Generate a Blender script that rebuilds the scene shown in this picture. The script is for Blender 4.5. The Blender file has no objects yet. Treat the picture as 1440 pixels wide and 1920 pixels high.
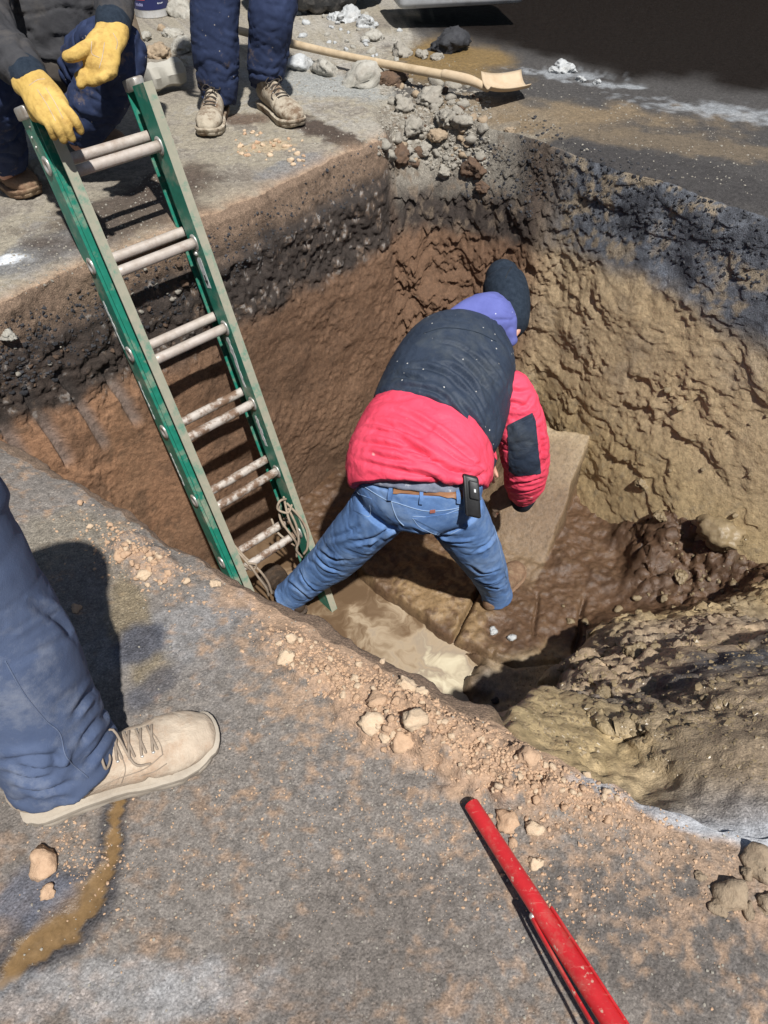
import bpy, bmesh, math, random
import numpy as np
from mathutils import Vector, Matrix
from mathutils.bvhtree import BVHTree

random.seed(7)
scene = bpy.context.scene
col = scene.collection

# ------------------------------------------------------------------ camera
PITCH = math.radians(47.0)          # degrees below the horizon
CAM_H = 1.10
FPX = 1380.0                        # focal length in pixels of the 1440 x 1920 photograph
cam_data = bpy.data.cameras.new('camera')
cam = bpy.data.objects.new('camera', cam_data)
col.objects.link(cam)
cam.location = (0, 0, CAM_H)
cam.rotation_euler = (math.radians(90) - PITCH, 0, 0)
cam_data.sensor_fit = 'VERTICAL'
cam_data.sensor_height = 36.0
cam_data.lens = 36.0 * FPX / 1920.0
cam_data.clip_start = 0.05
cam_data.clip_end = 300
scene.camera = cam

# ------------------------------------------------------------------ sky, key light, exposure
SUN_EL = math.radians(60)
SUN_DIR = Vector((-0.33, 0.944, 0)).normalized()      # horizontal direction in which the light travels
world = bpy.data.worlds.new('World')
scene.world = world
world.use_nodes = True
wn = world.node_tree.nodes
wl = world.node_tree.links
wn.clear()
sky = wn.new('ShaderNodeTexSky')
sky.sky_type = 'NISHITA'
sky.sun_disc = False
sky.sun_elevation = SUN_EL
sky.sun_rotation = math.atan2(-SUN_DIR.x, -SUN_DIR.y)
bg = wn.new('ShaderNodeBackground')
bg.inputs['Strength'].default_value = 0.05
wo = wn.new('ShaderNodeOutputWorld')
wl.new(sky.outputs[0], bg.inputs[0])
wl.new(bg.outputs[0], wo.inputs[0])
sd = bpy.data.lights.new('sun', 'SUN')
sd.energy = 5.0
sd.angle = math.radians(1.2)
sd.color = (1.0, 0.98, 0.945)
sun = bpy.data.objects.new('sun', sd)
col.objects.link(sun)
ldir = Vector((SUN_DIR.x * math.cos(SUN_EL), SUN_DIR.y * math.cos(SUN_EL), -math.sin(SUN_EL)))
sun.rotation_euler = ldir.to_track_quat('-Z', 'Y').to_euler()
sun.location = (3, -4, 6)
vs = scene.view_settings
vs.view_transform = 'Standard'
vs.look = 'None'
vs.exposure = 0.2
vs.gamma = 1.0
vs.use_curve_mapping = False

# ------------------------------------------------------------------ measuring helpers (pixel of the photograph -> place)
CP, SP = math.cos(PITCH), math.sin(PITCH)

def ray(px, py):
    rx = (px - 720) / FPX
    ry = (py - 960) / FPX
    return Vector((rx, CP - ry * SP, -SP - ry * CP))

def ground(px, py, z=0.0):
    d = ray(px, py)
    return Vector((0, 0, CAM_H)) + d * ((z - CAM_H) / d.z)

def at(px, py, depth):
    return Vector((0, 0, CAM_H)) + ray(px, py) * depth

# ------------------------------------------------------------------ naming helpers
def tag(o, label=None, cat=None, group=None, kind=None):
    if label: o['label'] = label
    if cat: o['category'] = cat
    if group: o['group'] = group
    if kind: o['kind'] = kind
    return o

def link(name, mesh, mat=None, parent=None):
    o = bpy.data.objects.new(name, mesh)
    mesh.name = name
    col.objects.link(o)
    if mat is not None:
        mats = mat if isinstance(mat, (list, tuple)) else [mat]
        if len(mesh.materials):
            mesh.materials.clear()
        for m in mats:
            mesh.materials.append(m)
    if parent is not None:
        o.parent = parent
        o.matrix_parent_inverse = parent.matrix_basis.inverted()
    return o

def empty(name, loc, label, cat, group=None):
    o = bpy.data.objects.new(name, None)
    col.objects.link(o)
    o.empty_display_size = 0.1
    o.location = loc
    return tag(o, label, cat, group)

def smooth_all(me):
    me.polygons.foreach_set('use_smooth', np.ones(len(me.polygons), dtype=bool))
    me.update()

# ------------------------------------------------------------------ numpy noise
def _hash(ix, iy, iz, seed):
    h = (ix.astype(np.uint32) * np.uint32(374761393) + iy.astype(np.uint32) * np.uint32(668265263)
         + iz.astype(np.uint32) * np.uint32(2147483647) + np.uint32(seed) * np.uint32(974634777))
    h = (h ^ (h >> np.uint32(13))) * np.uint32(1274126177)
    h = h ^ (h >> np.uint32(16))
    return (h & np.uint32(0xffff)).astype(np.float32) / 32767.5 - 1.0

def vnoise(p, freq, seed=0):
    q = (np.asarray(p, dtype=np.float32) * np.asarray(freq, dtype=np.float32))
    f0 = np.floor(q)
    i = f0.astype(np.int64)
    f = q - f0
    u = f * f * f * (f * (f * 6 - 15) + 10)
    ix, iy, iz = i[:, 0], i[:, 1], i[:, 2]
    r = 0
    for dx in (0, 1):
        wx = u[:, 0] if dx else 1 - u[:, 0]
        for dy in (0, 1):
            wy = u[:, 1] if dy else 1 - u[:, 1]
            for dz in (0, 1):
                wz = u[:, 2] if dz else 1 - u[:, 2]
                r = r + wx * wy * wz * _hash(ix + dx, iy + dy, iz + dz, seed)
    return r

def fbm(p, freq, octs=4, seed=0, gain=0.5, ridge=False):
    a, s, r = 1.0, 0.0, 0
    for k in range(octs):
        n = vnoise(p, np.asarray(freq) * (2.03 ** k), seed + 17 * k)
        if ridge:
            n = 1 - 2 * np.abs(n)
        r = r + a * n
        s += a
        a *= gain
    return r / s

def sstep(a, b, x):
    t = np.clip((x - a) / (b - a), 0, 1)
    return t * t * (3 - 2 * t)

# ------------------------------------------------------------------ materials
def new_mat(name):
    m = bpy.data.materials.new(name)
    m.use_nodes = True
    nt = m.node_tree
    nt.nodes.clear()
    out = nt.nodes.new('ShaderNodeOutputMaterial')
    b = nt.nodes.new('ShaderNodeBsdfPrincipled')
    nt.links.new(b.outputs[0], out.inputs[0])
    return m, nt, b

def n_noise(nt, scale, detail=4, rough=0.6, vec=None, dist=0.0):
    n = nt.nodes.new('ShaderNodeTexNoise')
    n.inputs['Scale'].default_value = scale
    n.inputs['Detail'].default_value = detail
    n.inputs['Roughness'].default_value = rough
    n.inputs['Distortion'].default_value = dist
    if vec is None:
        tc = nt.nodes.new('ShaderNodeTexCoord')
        vec = tc.outputs['Object']
    nt.links.new(vec, n.inputs['Vector'])
    return n

def n_ramp(nt, src, stops):
    r = nt.nodes.new('ShaderNodeValToRGB')
    e = r.color_ramp.elements
    while len(e) < len(stops):
        e.new(0.5)
    for k, (p, c) in enumerate(stops):
        e[k].position = p
        e[k].color = (c[0], c[1], c[2], 1) if hasattr(c, '__len__') else (c, c, c, 1)
    nt.links.new(src, r.inputs[0])
    return r

def n_mix(nt, a, b, fac, mode='MIX'):
    m = nt.nodes.new('ShaderNodeMix')
    m.data_type = 'RGBA'
    m.blend_type = mode
    for sock, val in ((6, a), (7, b), (0, fac)):
        if hasattr(val, 'is_output'):
            nt.links.new(val, m.inputs[sock])
        elif hasattr(val, '__len__'):
            m.inputs[sock].default_value = (val[0], val[1], val[2], 1)
        else:
            m.inputs[sock].default_value = val
    return m.outputs[2]

def n_math(nt, op, a, b=0.0):
    m = nt.nodes.new('ShaderNodeMath')
    m.operation = op
    for k, val in enumerate((a, b)):
        if hasattr(val, 'is_output'):
            nt.links.new(val, m.inputs[k])
        else:
            m.inputs[k].default_value = val
    return m.outputs[0]

def n_bump(nt, b, height, strength=0.5, dist=0.01, prev=None):
    n = nt.nodes.new('ShaderNodeBump')
    if hasattr(strength, 'is_output'):
        nt.links.new(strength, n.inputs['Strength'])
    else:
        n.inputs['Strength'].default_value = strength
    n.inputs['Distance'].default_value = dist
    nt.links.new(height, n.inputs['Height'])
    if prev is not None:
        nt.links.new(prev, n.inputs['Normal'])
    nt.links.new(n.outputs[0], b.inputs['Normal'])
    return n.outputs[0]

def simple_mat(name, c1, c2, scale=30, rough=0.7, bump=0.2, bdist=0.003, dirt=None, dirt_amt=0.5, dscale=9, metallic=0.0, bscale=None, dlo=0.48, dhi=0.66):
    """two-tone noise colour, optional dirt in patches, fine relief"""
    m, nt, b = new_mat(name)
    n1 = n_noise(nt, scale, 6, 0.65)
    r = n_ramp(nt, n1.outputs[0], [(0.3, c1), (0.7, c2)])
    c = r.outputs[0]
    if dirt is not None:
        n2 = n_noise(nt, dscale, 8, 0.7)
        r2 = n_ramp(nt, n2.outputs[0], [(dlo, 0.0), (dhi, dirt_amt)])
        c = n_mix(nt, c, dirt, r2.outputs[0])
    nt.links.new(c, b.inputs['Base Color'])
    b.inputs['Roughness'].default_value = rough
    b.inputs['Metallic'].default_value = metallic
    if bump:
        n3 = n_noise(nt, bscale or scale * 3, 5, 0.65)
        n_bump(nt, b, n3.outputs[0], bump, bdist)
    return m

# ================================================================== EXCAVATION AND ROAD (one continuous ground, split into its kinds)
SP_P0 = Vector((-0.858, 2.070, 0.254))          # ladder frame, measured from the photograph
# rim xy, toe xy, wall type   (v = vertical cut, r = right mud slope, s = soft soil bank, b = broken back corner)
RIM = [
    (-1.40, 1.50, -1.28, 1.62, 'v'), (-0.86, 1.238, -0.76, 1.42, 'v'), (-0.612, 1.071, -0.50, 1.26, 'v'),
    (-0.443, 0.954, -0.34, 1.14, 'v'), (-0.291, 0.854, -0.19, 1.06, 'v'), (-0.173, 0.768, -0.07, 0.97, 'v'),
    (-0.070, 0.712, 0.03, 0.93, 'v'), (0.036, 0.644, 0.12, 0.88, 'v'), (0.156, 0.570, 0.25, 0.86, 'v'),
    (0.240, 0.515, 0.52, 1.22, 'm'), (0.312, 0.472, 0.78, 1.56, 'm'), (0.385, 0.432, 0.98, 1.76, 'm'), (0.50, 0.385, 1.06, 1.80, 's'),
    (0.62, 0.365, 1.10, 1.82, 's'), (1.00, 0.40, 1.14, 1.82, 's'),
    (1.70, 0.55, 1.24, 1.84, 's'), (2.40, 1.10, 1.34, 1.90, 's'),
    (2.20, 1.48, 1.72, 1.18, 'q'), (1.62, 2.03, 1.24, 1.74, 'q'), (1.262, 2.36, 1.00, 2.12, 'q'),
    (1.013, 2.60, 0.86, 2.42, 'q'), (0.757, 2.84, 0.74, 2.68, 'q'), (0.55, 3.06, 0.57, 2.84, 'b'),
    (0.36, 3.20, 0.40, 2.93, 'b'), (0.16, 3.30, 0.24, 2.92, 'b'), (0.03, 3.20, 0.10, 2.86, 'b'),
    (0.0, 3.05, 0.035, 2.80, 'v'), (-0.307, 2.69, -0.25, 2.54, 'v'), (-0.532, 2.42, -0.47, 2.29, 'v'),
    (-0.706, 2.23, -0.63, 2.12, 'v'), (-0.91, 2.045, -0.84, 1.97, 'v'), (-1.075, 1.843, -1.0, 1.81, 'v'),
]
PROF = {   # (share of the way rim -> toe, height)
    'v': [(0, 0), (0.10, -0.03), (0.16, -0.14), (0.30, -0.17), (0.38, -0.33), (0.62, -0.50), (0.80, -0.9), (1, -1.52)],
    'r': [(0, 0), (0.12, -0.04), (0.32, -0.26), (0.42, -0.36), (0.34, -0.46), (0.22, -0.70), (0.20, -1.00), (0.20, -1.50)],
    'm': [(0, 0), (0.01, -0.10), (0.02, -0.30), (0.03, -0.55), (0.04, -0.80), (0.05, -1.05), (0.06, -1.25), (0.07, -1.50)],
    'q': [(0, 0), (0.10, -0.04), (0.30, -0.30), (0.36, -0.36), (0.42, -0.48), (0.60, -0.86), (0.80, -1.17), (1, -1.50)],
    's': [(0, 0), (0.01, -0.10), (0.02, -0.30), (0.03, -0.55), (0.04, -0.80), (0.05, -1.05), (0.06, -1.25), (0.07, -1.50)],
    'b': [(0, 0), (0.14, -0.05), (0.34, -0.15), (0.55, -0.26), (0.66, -0.42), (0.82, -0.80), (0.92, -1.1), (1, -1.52)],
}
CEN = np.array([0.40, 1.85])
WATER_Z = -1.43

def seg_density(a, b):
    m = 0.5 * (np.array(a[:2]) + np.array(b[:2]))
    return 0.35 if (m[0] > 1.35 or (m[0] > 0.75 and m[1] < 1.0)) else 1.0

def build_ground():
    K = len(RIM)
    rim = np.array([r[:2] for r in RIM]); toe = np.array([r[2:4] for r in RIM])
    prof = np.array([PROF[r[4]] for r in RIM])            # K x 8 x 2
    nxt = np.roll(np.arange(K), -1)
    seg = np.linalg.norm(rim[nxt] - rim, axis=1)
    w = np.array([seg[k] * seg_density(RIM[k], RIM[nxt[k]]) for k in range(K)])
    NA = 1560
    cum = np.concatenate([[0], np.cumsum(w)]); tot = cum[-1]
    tt = np.linspace(0, tot, NA, endpoint=False)
    k = np.clip(np.searchsorted(cum, tt, side='right') - 1, 0, K - 1)
    f = (tt - cum[k]) / w[k]
    f_s = f[:, None]
    ft = f_s * f_s * (3 - 2 * f_s)
    R = rim[k] * (1 - f_s) + rim[nxt[k]] * f_s
    T = toe[k] * (1 - f_s) + toe[nxt[k]] * f_s
    PR = prof[k] * (1 - ft[:, :, None]) + prof[nxt[k]] * ft[:, :, None]
    slope_t = np.array([{'v': 0, 'r': 1, 's': 2, 'b': 3, 'm': 4, 'q': 1}[r[4]] for r in RIM])
    def wt(v):
        o = (slope_t == v).astype(float)
        return o[k] * (1 - ft[:, 0]) + o[nxt[k]] * ft[:, 0]
    W_r, W_s, W_b, W_m = wt(1), wt(2), wt(3), wt(4)
    # smooth the polylines a little (circular)
    def csm(a, n):
        for _ in range(n):
            a = (np.roll(a, 1, 0) + 2 * a + np.roll(a, -1, 0)) / 4
        return a
    R = csm(R, 40); T = csm(T, 200)
    # uneven broken edge
    p3 = np.column_stack([R, np.zeros(NA)])
    out = R - CEN; out /= np.linalg.norm(out, axis=1)[:, None]
    jag = 0.022 * fbm(p3, 5, 3, 3) + 0.012 * fbm(p3, 22, 3, 5)
    R0 = R.copy()
    R = R + out * jag[:, None]
    # rows
    NW, NF, NG = 270, 64, 225
    rows = []; tag_rows = []
    # ground rows from far to the rim
    offs = np.concatenate([[0], np.cumsum(0.0042 * 1.0 * np.exp(np.linspace(0, 1, NG - 1) ** 2.2 * 4.3))])
    offs = offs / offs[-1] * 38.0
    base = np.linspace(0, 1, NG)
    offs = 0.9 * base * 1.15 + 37 * np.clip((base - 0.80) / 0.20, 0, 1) ** 3.0
    for o in offs[::-1]:
        xy = R + out * o
        rows.append(np.column_stack([xy, np.zeros(NA)])); tag_rows.append((0, o))
    # wall rows, equally spaced along the profile
    seg_l = np.linalg.norm(np.diff(PR, axis=1) * np.array([0.35, 1.0]), axis=2)
    cl = np.concatenate([np.zeros((NA, 1)), np.cumsum(seg_l, axis=1)], axis=1)
    s_all = np.linspace(0, 1, NW + 1)[1:]
    for s in s_all:
        L = s * cl[:, -1]
        idx = np.clip((cl[:, 1:] < L[:, None]).sum(axis=1), 0, 6)
        ar = np.arange(NA)
        g = (L - cl[ar, idx]) / np.maximum(cl[ar, idx + 1] - cl[ar, idx], 1e-6)
        c = PR[ar, idx] * (1 - g[:, None]) + PR[ar, idx + 1] * g[:, None]
        xy = R0 * (1 - c[:, :1]) + T * c[:, :1] + out * (jag * math.exp(-s * 16))[:, None]
        rows.append(np.column_stack([xy, c[:, 1]])); tag_rows.append((1, s))
    P = np.array(rows, dtype=np.float64)                    # rows x NA x 3
    NR = P.shape[0]
    kind = np.repeat(np.array([t[0] for t in tag_rows]), NA)
    tv = np.repeat(np.array([t[1] for t in tag_rows]), NA)
    P = P.reshape(-1, 3)
    Wr, Ws, Wb, Wm = np.tile(W_r, NR), np.tile(W_s, NR), np.tile(W_b, NR), np.tile(W_m, NR)
    Wv = 1 - Wr - Ws - Wb - Wm
    Rt = np.tile(R, (NR, 1)); OUT = np.tile(out, (NR, 1))
    gm, wm = kind == 0, kind == 1
    # wall rows get the toe's end blended to the floor height below
    X, Y, Z = P[:, 0], P[:, 1], P[:, 2]

    # ---------- the road surface outside
    dist = np.hypot(X - Rt[:, 0], Y - Rt[:, 1])
    near = Y < 1.6 - 0.62 * (X + 0.86) * 0 
    front = sstep(0.12, -0.12, (Y - 1.50) - 0.0 * X) * (X > -3)
    gz = 0.012 * fbm(P, 1.1, 3, 61) + 0.0035 * fbm(P, 14, 3, 63) + 0.0016 * fbm(P, 75, 2, 65)
    gz = gz - 0.02 * np.exp(-dist / 0.03) * 0.6
    # trodden clay dust heaped on the near edge
    def blob(px, py, rx, ry, rot=0.0, z=0.0, edge=0.35, seed=0, nz=0.55):
        c = np.array(ground(px, py, z))[:2]
        r = np.column_stack([X, Y]) - c
        ca, sa = math.cos(rot), math.sin(rot)
        d = np.hypot((r[:, 0] * ca + r[:, 1] * sa) / rx, (-r[:, 0] * sa + r[:, 1] * ca) / ry)
        d = d + nz * fbm(P, 1.6 / min(rx, ry) if min(rx, ry) > 0.04 else 22, 4, 71 + seed)
        return sstep(1 + edge, 1 - edge, d)
    nearg = gm & (Y < 1.45)
    heap = 0.030 * blob(880, 1425, 0.13, 0.05, -0.55, seed=1) + 0.022 * blob(740, 1350, 0.11, 0.05, -0.55, seed=2) \
        + 0.014 * blob(570, 1235, 0.07, 0.035, -0.6, seed=3) + 0.012 * blob(1050, 1450, 0.12, 0.035, -0.5, seed=4) \
        + 0.012 * blob(270, 1045, 0.08, 0.035, -0.6, seed=5)
    heap_rough = np.clip(heap * 60, 0, 1)
    gz = gz + np.where(nearg, heap * (1 + 0.5 * fbm(P, 30, 3, 81)) + heap_rough * 0.005 * fbm(P, 60, 2, 83), 0)
    # broken corner behind: the rubble there sinks into the cut
    gz = gz - np.where(gm, 0.05 * Wb * np.exp(-dist / 0.22), 0)
    # gutter behind the back-left slab
    P[:, 2] = np.where(gm, gz, P[:, 2])
    P[:, 2] += np.where(wm, gz * np.exp(-tv * 30) , 0)

    # ---------- wall relief, pushed along the outward direction and up
    dep = -P[:, 2]
    rough = np.where(wm, 1.0, 0.0)
    lumps = fbm(P, 9, 4, 91); lumps2 = fbm(P, 26, 3, 93); ridges = fbm(P, 16, 3, 95, ridge=True); fine = fbm(P, 70, 2, 97)
    black_band = sstep(0.15, 0.20, dep) * sstep(0.45, 0.38, dep + 0.05 * lumps)
    pv = sstep(-0.2, 0.35, fbm(P, 4.5, 2, 161))
    a_v = 0.030 * fbm(P, 2.8, 2, 163) + 0.011 * lumps + (0.0005 + 0.007 * pv) * lumps2 + (0.0005 + 0.0035 * pv) * fine + black_band * (0.014 * ridges + 0.006 * fine)
    wz = P + np.column_stack([fbm(P, 4, 2, 151), fbm(P, 4, 2, 153), fbm(P, 4, 2, 155)]) * 0.09
    patchy = sstep(-0.30, 0.30, fbm(wz, 4, 3, 98))
    ledge = fbm(wz, (3.5, 3.5, 9.0), 3, 157, ridge=True)
    a_r = 0.018 * lumps + (0.004 + 0.014 * patchy) * lumps2 + 0.006 * patchy * ridges + (0.002 + 0.004 * patchy) * fine + 0.050 * fbm(wz, 2.6, 3, 99) + 0.022 * ledge
    a_s = 0.022 * lumps + 0.016 * lumps2 + 0.010 * ridges * sstep(0.3, 0.6, dep) + 0.006 * fine
    a_b = 0.050 * lumps + 0.034 * lumps2 + 0.018 * ridges + 0.010 * fine + 0.04 * fbm(wz, 6, 2, 159)
    amp = Wv * a_v + (Wr + Wm) * a_r + Ws * a_s + Wb * a_b
    fade = np.where(wm, sstep(0.0, 0.03, tv), 0)
    # grooves left by the bucket teeth on the left wall
    dirL = np.array([0.66, 0.751]); s_ = (np.column_stack([X, Y]) - np.array([-1.075, 1.843])) @ dirL
    groove = np.zeros(len(P)); gmask = np.zeros(len(P))
    for (x0, y0, x1, y1) in ((118, 700, 200, 835), (60, 740, 130, 870), (200, 690, 255, 790), (15, 790, 60, 880)):
        # meet the wall plane
        def onwall(px, py):
            d = ray(px, py); n = Vector((dirL[1], -dirL[0], 0)); o = Vector((0, 0, CAM_H))
            t = (Vector((-1.03, 1.83, 0)) - o).dot(n) / d.dot(n)
            h = o + d * t
            return (np.array(h)[:2] - np.array([-1.075, 1.843])) @ dirL, -h.z
        sa, da = onwall(x0, y0); sb, db = onwall(x1, y1)
        ll = math.hypot(sb - sa, db - da)
        u_ = ((s_ - sa) * (sb - sa) + (dep - da) * (db - da)) / ll
        v_ = (-(s_ - sa) * (db - da) + (dep - da) * (sb - sa)) / ll
        g = np.exp(-(v_ / 0.020) ** 4) * sstep(-0.03, 0.02, u_) * sstep(ll + 0.02, ll - 0.03, u_)
        gmask = np.maximum(gmask, g)
    isl = np.where(wm & (Y > X + 1.6), 1.0, 0.0)
    gmask = gmask * isl
    amp = amp * (1 - 0.8 * gmask) + 0.014 * gmask
    d3 = np.column_stack([OUT * 0.8, np.zeros(len(P))])
    P[:, :2] += OUT * (amp * fade)[:, None] * (0.6 + 0.4 * Wv[:, None])
    P[:, 2] += amp * fade * (0.25 * Wv + 0.9 * (1 - Wv))
    # ---------- colour of the materials the ground is made of
    X, Y, Z = P[:, 0], P[:, 1], P[:, 2]; dep = -Z
    N0 = fbm(P, 3, 4, 111); N1 = fbm(P, 11, 4, 113); N2 = fbm(P, 45, 3, 115); N3 = fbm(P, 130, 2, 117)
    C = np.zeros((len(P), 3)); wet = np.zeros(len(P)); grain = np.zeros(len(P)); bum = np.full(len(P), 0.5)
    def c3(*v): return np.array(v)
    def lay(m, c, wv=None, gv=None):
        nonlocal C, wet, grain
        m = np.clip(m, 0, 1)
        C = C * (1 - m[:, None]) + np.asarray(c) * m[:, None]
        if wv is not None: wet = wet * (1 - m) + wv * m
        if gv is not None: grain = grain * (1 - m) + gv * m
    one = np.ones(len(P))
    # road: grey dusty asphalt
    lay(one * gm, c3(0.192, 0.170, 0.150), 0.0, 0.8)
    lay(gm * sstep(0.0, 0.5, N0 + 0.3 * N1) * 0.55, c3(0.125, 0.103, 0.086))
    lay(gm * sstep(0.1, 0.5, N1 + 0.5 * N2) * 0.35, c3(0.215, 0.205, 0.20))
    lay(gm * sstep(0.10, 0.6, N2 * 0.7 + 0.6 * N0 + 0.6 * N3 + 0.08) * 0.62, c3(0.255, 0.172, 0.115))
    fr = gm & (Y < 1.5)
    lay(fr * blob(1250, 1750, 0.22, 0.10, -0.3, seed=7) * 0.55, c3(0.070, 0.062, 0.058))  # a bystander's cast shadow painted into the asphalt colour
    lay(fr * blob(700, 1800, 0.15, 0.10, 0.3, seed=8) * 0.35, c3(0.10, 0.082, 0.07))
    lay(fr * blob(330, 1180, 0.16, 0.06, 0.5, seed=9) * 0.6, c3(0.24, 0.235, 0.235))
    # clay dust spilled over the near edge
    lim = 0.35 + 0.65 * sstep(-0.42, -0.12, X)
    ds = np.exp(-dist / (0.055 + 0.05 * N0)) * sstep(-0.45, -0.12, X) * sstep(0.75, 0.35, X)
    lay(fr * sstep(0.15, 0.6, ds + 0.35 * N1 + 0.2 * N2), c3(0.42, 0.285, 0.195), 0.0, 0.4)
    lay(fr * np.clip(heap * 70, 0, 1) * sstep(-0.35, 0.25, N2 + N1 * 0.5 + 0.2), c3(0.44, 0.295, 0.20), 0.0, 0.35)
    lay(fr * sstep(0.35, 0.75, np.exp(-dist / 0.22) * lim + 0.5 * N2 + 0.35 * N3) * 0.7, c3(0.37, 0.25, 0.165), 0.0, 0.5)
    # grey powder along the right end of the near edge
    lay(fr * blob(1330, 1535, 0.16, 0.022, -0.28, seed=10) * 0.85, c3(0.42, 0.43, 0.45), 0.0, 0.4)
    lay(fr * blob(1425, 1560, 0.10, 0.035, -0.2, seed=11) * 0.9, c3(0.50, 0.51, 0.53), 0.0, 0.3)
    # wet gravel and dark patch near the foot, brown puddle trickle
    lay(fr * blob(255, 1180, 0.035, 0.15, 0.45, seed=12) * 0.8, c3(0.20, 0.155, 0.09), 0.75, 1.0)
    lay(fr * blob(110, 1010, 0.12, 0.07, 0.3, seed=13) * 0.6, c3(0.22, 0.19, 0.14), 0.6, 1.0)
    lay(fr * blob(258, 1210, 0.055, 0.04, 0.8, seed=14) * 0.85, c3(0.055, 0.062, 0.085), 0.45, 1.0)
    lay(fr * blob(290, 1290, 0.045, 0.03, 0.8, seed=15) * 0.7, c3(0.06, 0.065, 0.085), 0.4, 1.0)
    pool = np.full(len(P), 9.0)
    trick = [(232, 1480, 0.010), (215, 1540, 0.013), (205, 1610, 0.013), (178, 1665, 0.018), (130, 1705, 0.030), (90, 1745, 0.030), (40, 1800, 0.022), (5, 1840, 0.012)]
    for (a, b) in zip(trick[:-1], trick[1:]):
        A = np.array(ground(a[0], a[1]))[:2]; B = np.array(ground(b[0], b[1]))[:2]
        d = B - A; L2 = d @ d
        r = np.column_stack([X, Y]) - A
        t = np.clip(r @ d / L2, 0, 1)
        dd = np.hypot(*(r - t[:, None] * d).T)
        pool = np.minimum(pool, dd / (a[2] * (1 - t) + b[2] * t))
    pool = pool * 1.15 + 0.75 * N2 + 0.6 * N1
    lay(fr * sstep(2.3, 1.4, pool) * 0.9, c3(0.045, 0.042, 0.045), 0.55, 0.8)
    pm = fr * sstep(1.08, 0.9, pool)
    lay(pm, c3(0.185, 0.115, 0.052), 1.0, 0.1)
    lay(fr * blob(60, 1690, 0.06, 0.04, 0.4, seed=16) * 0.8, c3(0.10, 0.105, 0.13), 0.6, 0.8)
    P[:, 2] -= pm * 0.004
    lay(fr * blob(330, 1870, 0.10, 0.03, 0.1, seed=17, nz=0.9) * 0.5, c3(0.36, 0.36, 0.365))
    lay(fr * blob(150, 1860, 0.09, 0.03, 0.1, seed=18, nz=0.9) * 0.4, c3(0.36, 0.36, 0.365))
    # back left pavement
    side_ = sstep(0.07, -0.07, X - 0.03 - 0.10 * np.clip(Y - 3.4, 0, 9) + 0.16 * N1 + 0.05 * N2)
    bl_ = (gm & (Y >= 1.5)) * side_
    lay(bl_ * one, c3(0.30, 0.265, 0.205), 0.0, 0.6)
    lay(bl_ * sstep(-0.05, 0.35, N1 + 0.4 * N2) * 0.5, c3(0.36, 0.33, 0.285))
    lay(bl_ * sstep(0.05, 0.45, N0 - 0.3 * N2) * 0.5, c3(0.20, 0.175, 0.15))
    bg = gm & (Y >= 1.5)
    lay(bl_ * sstep(0.05, 0.35, N1 * 0.7 + 0.6 * N2) * 0.6, c3(0.15, 0.125, 0.10), 0, 1.0)
    lay(bl_ * sstep(0.15, 0.5, -N0 + 0.5 * N2) * 0.5, c3(0.38, 0.36, 0.325), 0, 0.6)
    lay(bg * blob(100, 470, 0.20, 0.10, 0.8, seed=20) * 0.85, c3(0.17, 0.172, 0.175), 0, 1.0)
    lay(bg * blob(10, 490, 0.07, 0.035, 0.4, seed=21), c3(0.66, 0.68, 0.70), 0, 0.1)
    lay(bg * blob(250, 400, 0.30, 0.19, 0.8, seed=22) * 0.9, c3(0.075, 0.055, 0.042), 0.1, 0.8)  # dark soil, with the squatting man's shadow mixed into this colour and the next
    lay(bg * blob(330, 340, 0.16, 0.10, 0.7, seed=23) * 0.85, c3(0.085, 0.06, 0.045), 0.1, 0.8)
    lay(bg * blob(620, 160, 0.35, 0.16, -0.4, seed=24) * 0.8, c3(0.30, 0.31, 0.30), 0, 1.0)
    lay(bg * blob(600, 245, 0.24, 0.07, -0.75, seed=25) * 0.95, c3(0.060, 0.040, 0.030), 0.1, 0.9)  # shadow of the standing legs painted on the pavement in dark brown
    lay(bg * blob(460, 225, 0.10, 0.06, 0.0, seed=26) * 0.8, c3(0.10, 0.06, 0.04), 0.1, 0.8)
    lay(bg * blob(550, 310, 0.16, 0.06, 0.8, seed=27) * 0.8, c3(0.19, 0.195, 0.20), 0, 1.0)
    lay(bg * blob(500, 275, 0.11, 0.05, 0.3, seed=28, nz=0.8) * 0.85, c3(0.40, 0.31, 0.20), 0, 0.6)
    # dusty lip of the back-left slab
    lay(bg * (X < 0.05) * (X > -1.6) * np.exp(-dist / 0.035) * 0.9 * sstep(-0.4, 0.2, N1 + 0.5), c3(0.33, 0.225, 0.15), 0, 0.7)
    # back right road
    br = (gm & (Y >= 1.5)) * (1 - side_)
    lay(br * one, c3(0.062, 0.057, 0.054), 0.05, 1.0)
    lay(br * blob(930, 215, 0.75, 0.20, -0.12, seed=30) * 0.92, c3(0.205, 0.150, 0.090), 0.0, 0.8)
    lay(br * blob(1290, 275, 0.55, 0.10, -0.35, seed=31) * 0.8, c3(0.155, 0.118, 0.078), 0.0, 0.8)
    lay(br * blob(830, 110, 0.38, 0.28, -0.1, seed=32) * 0.9, c3(0.20, 0.128, 0.045), 0.5, 0.6)
    lay(br * blob(1280, 330, 0.5, 0.12, -0.6, seed=33) * 0.75, c3(0.045, 0.041, 0.040), 0.0, 1.0)
    lay(br * blob(1010, 285, 0.30, 0.06, -0.6, seed=34) * 0.9, c3(0.035, 0.030, 0.028), 0.2, 0.9)
    lay(br * sstep(0.0, 0.25, (Y - 3.72) - 0.28 * np.sin(X * 2.2 + 1.1) + 0.22 * N0 - 0.55 * np.maximum(0, 0.75 - X)) , c3(0.0125, 0.0095, 0.008), 0.4, 0.35)  # near-black wet road; the lack of light there is also put into the colour
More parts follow.
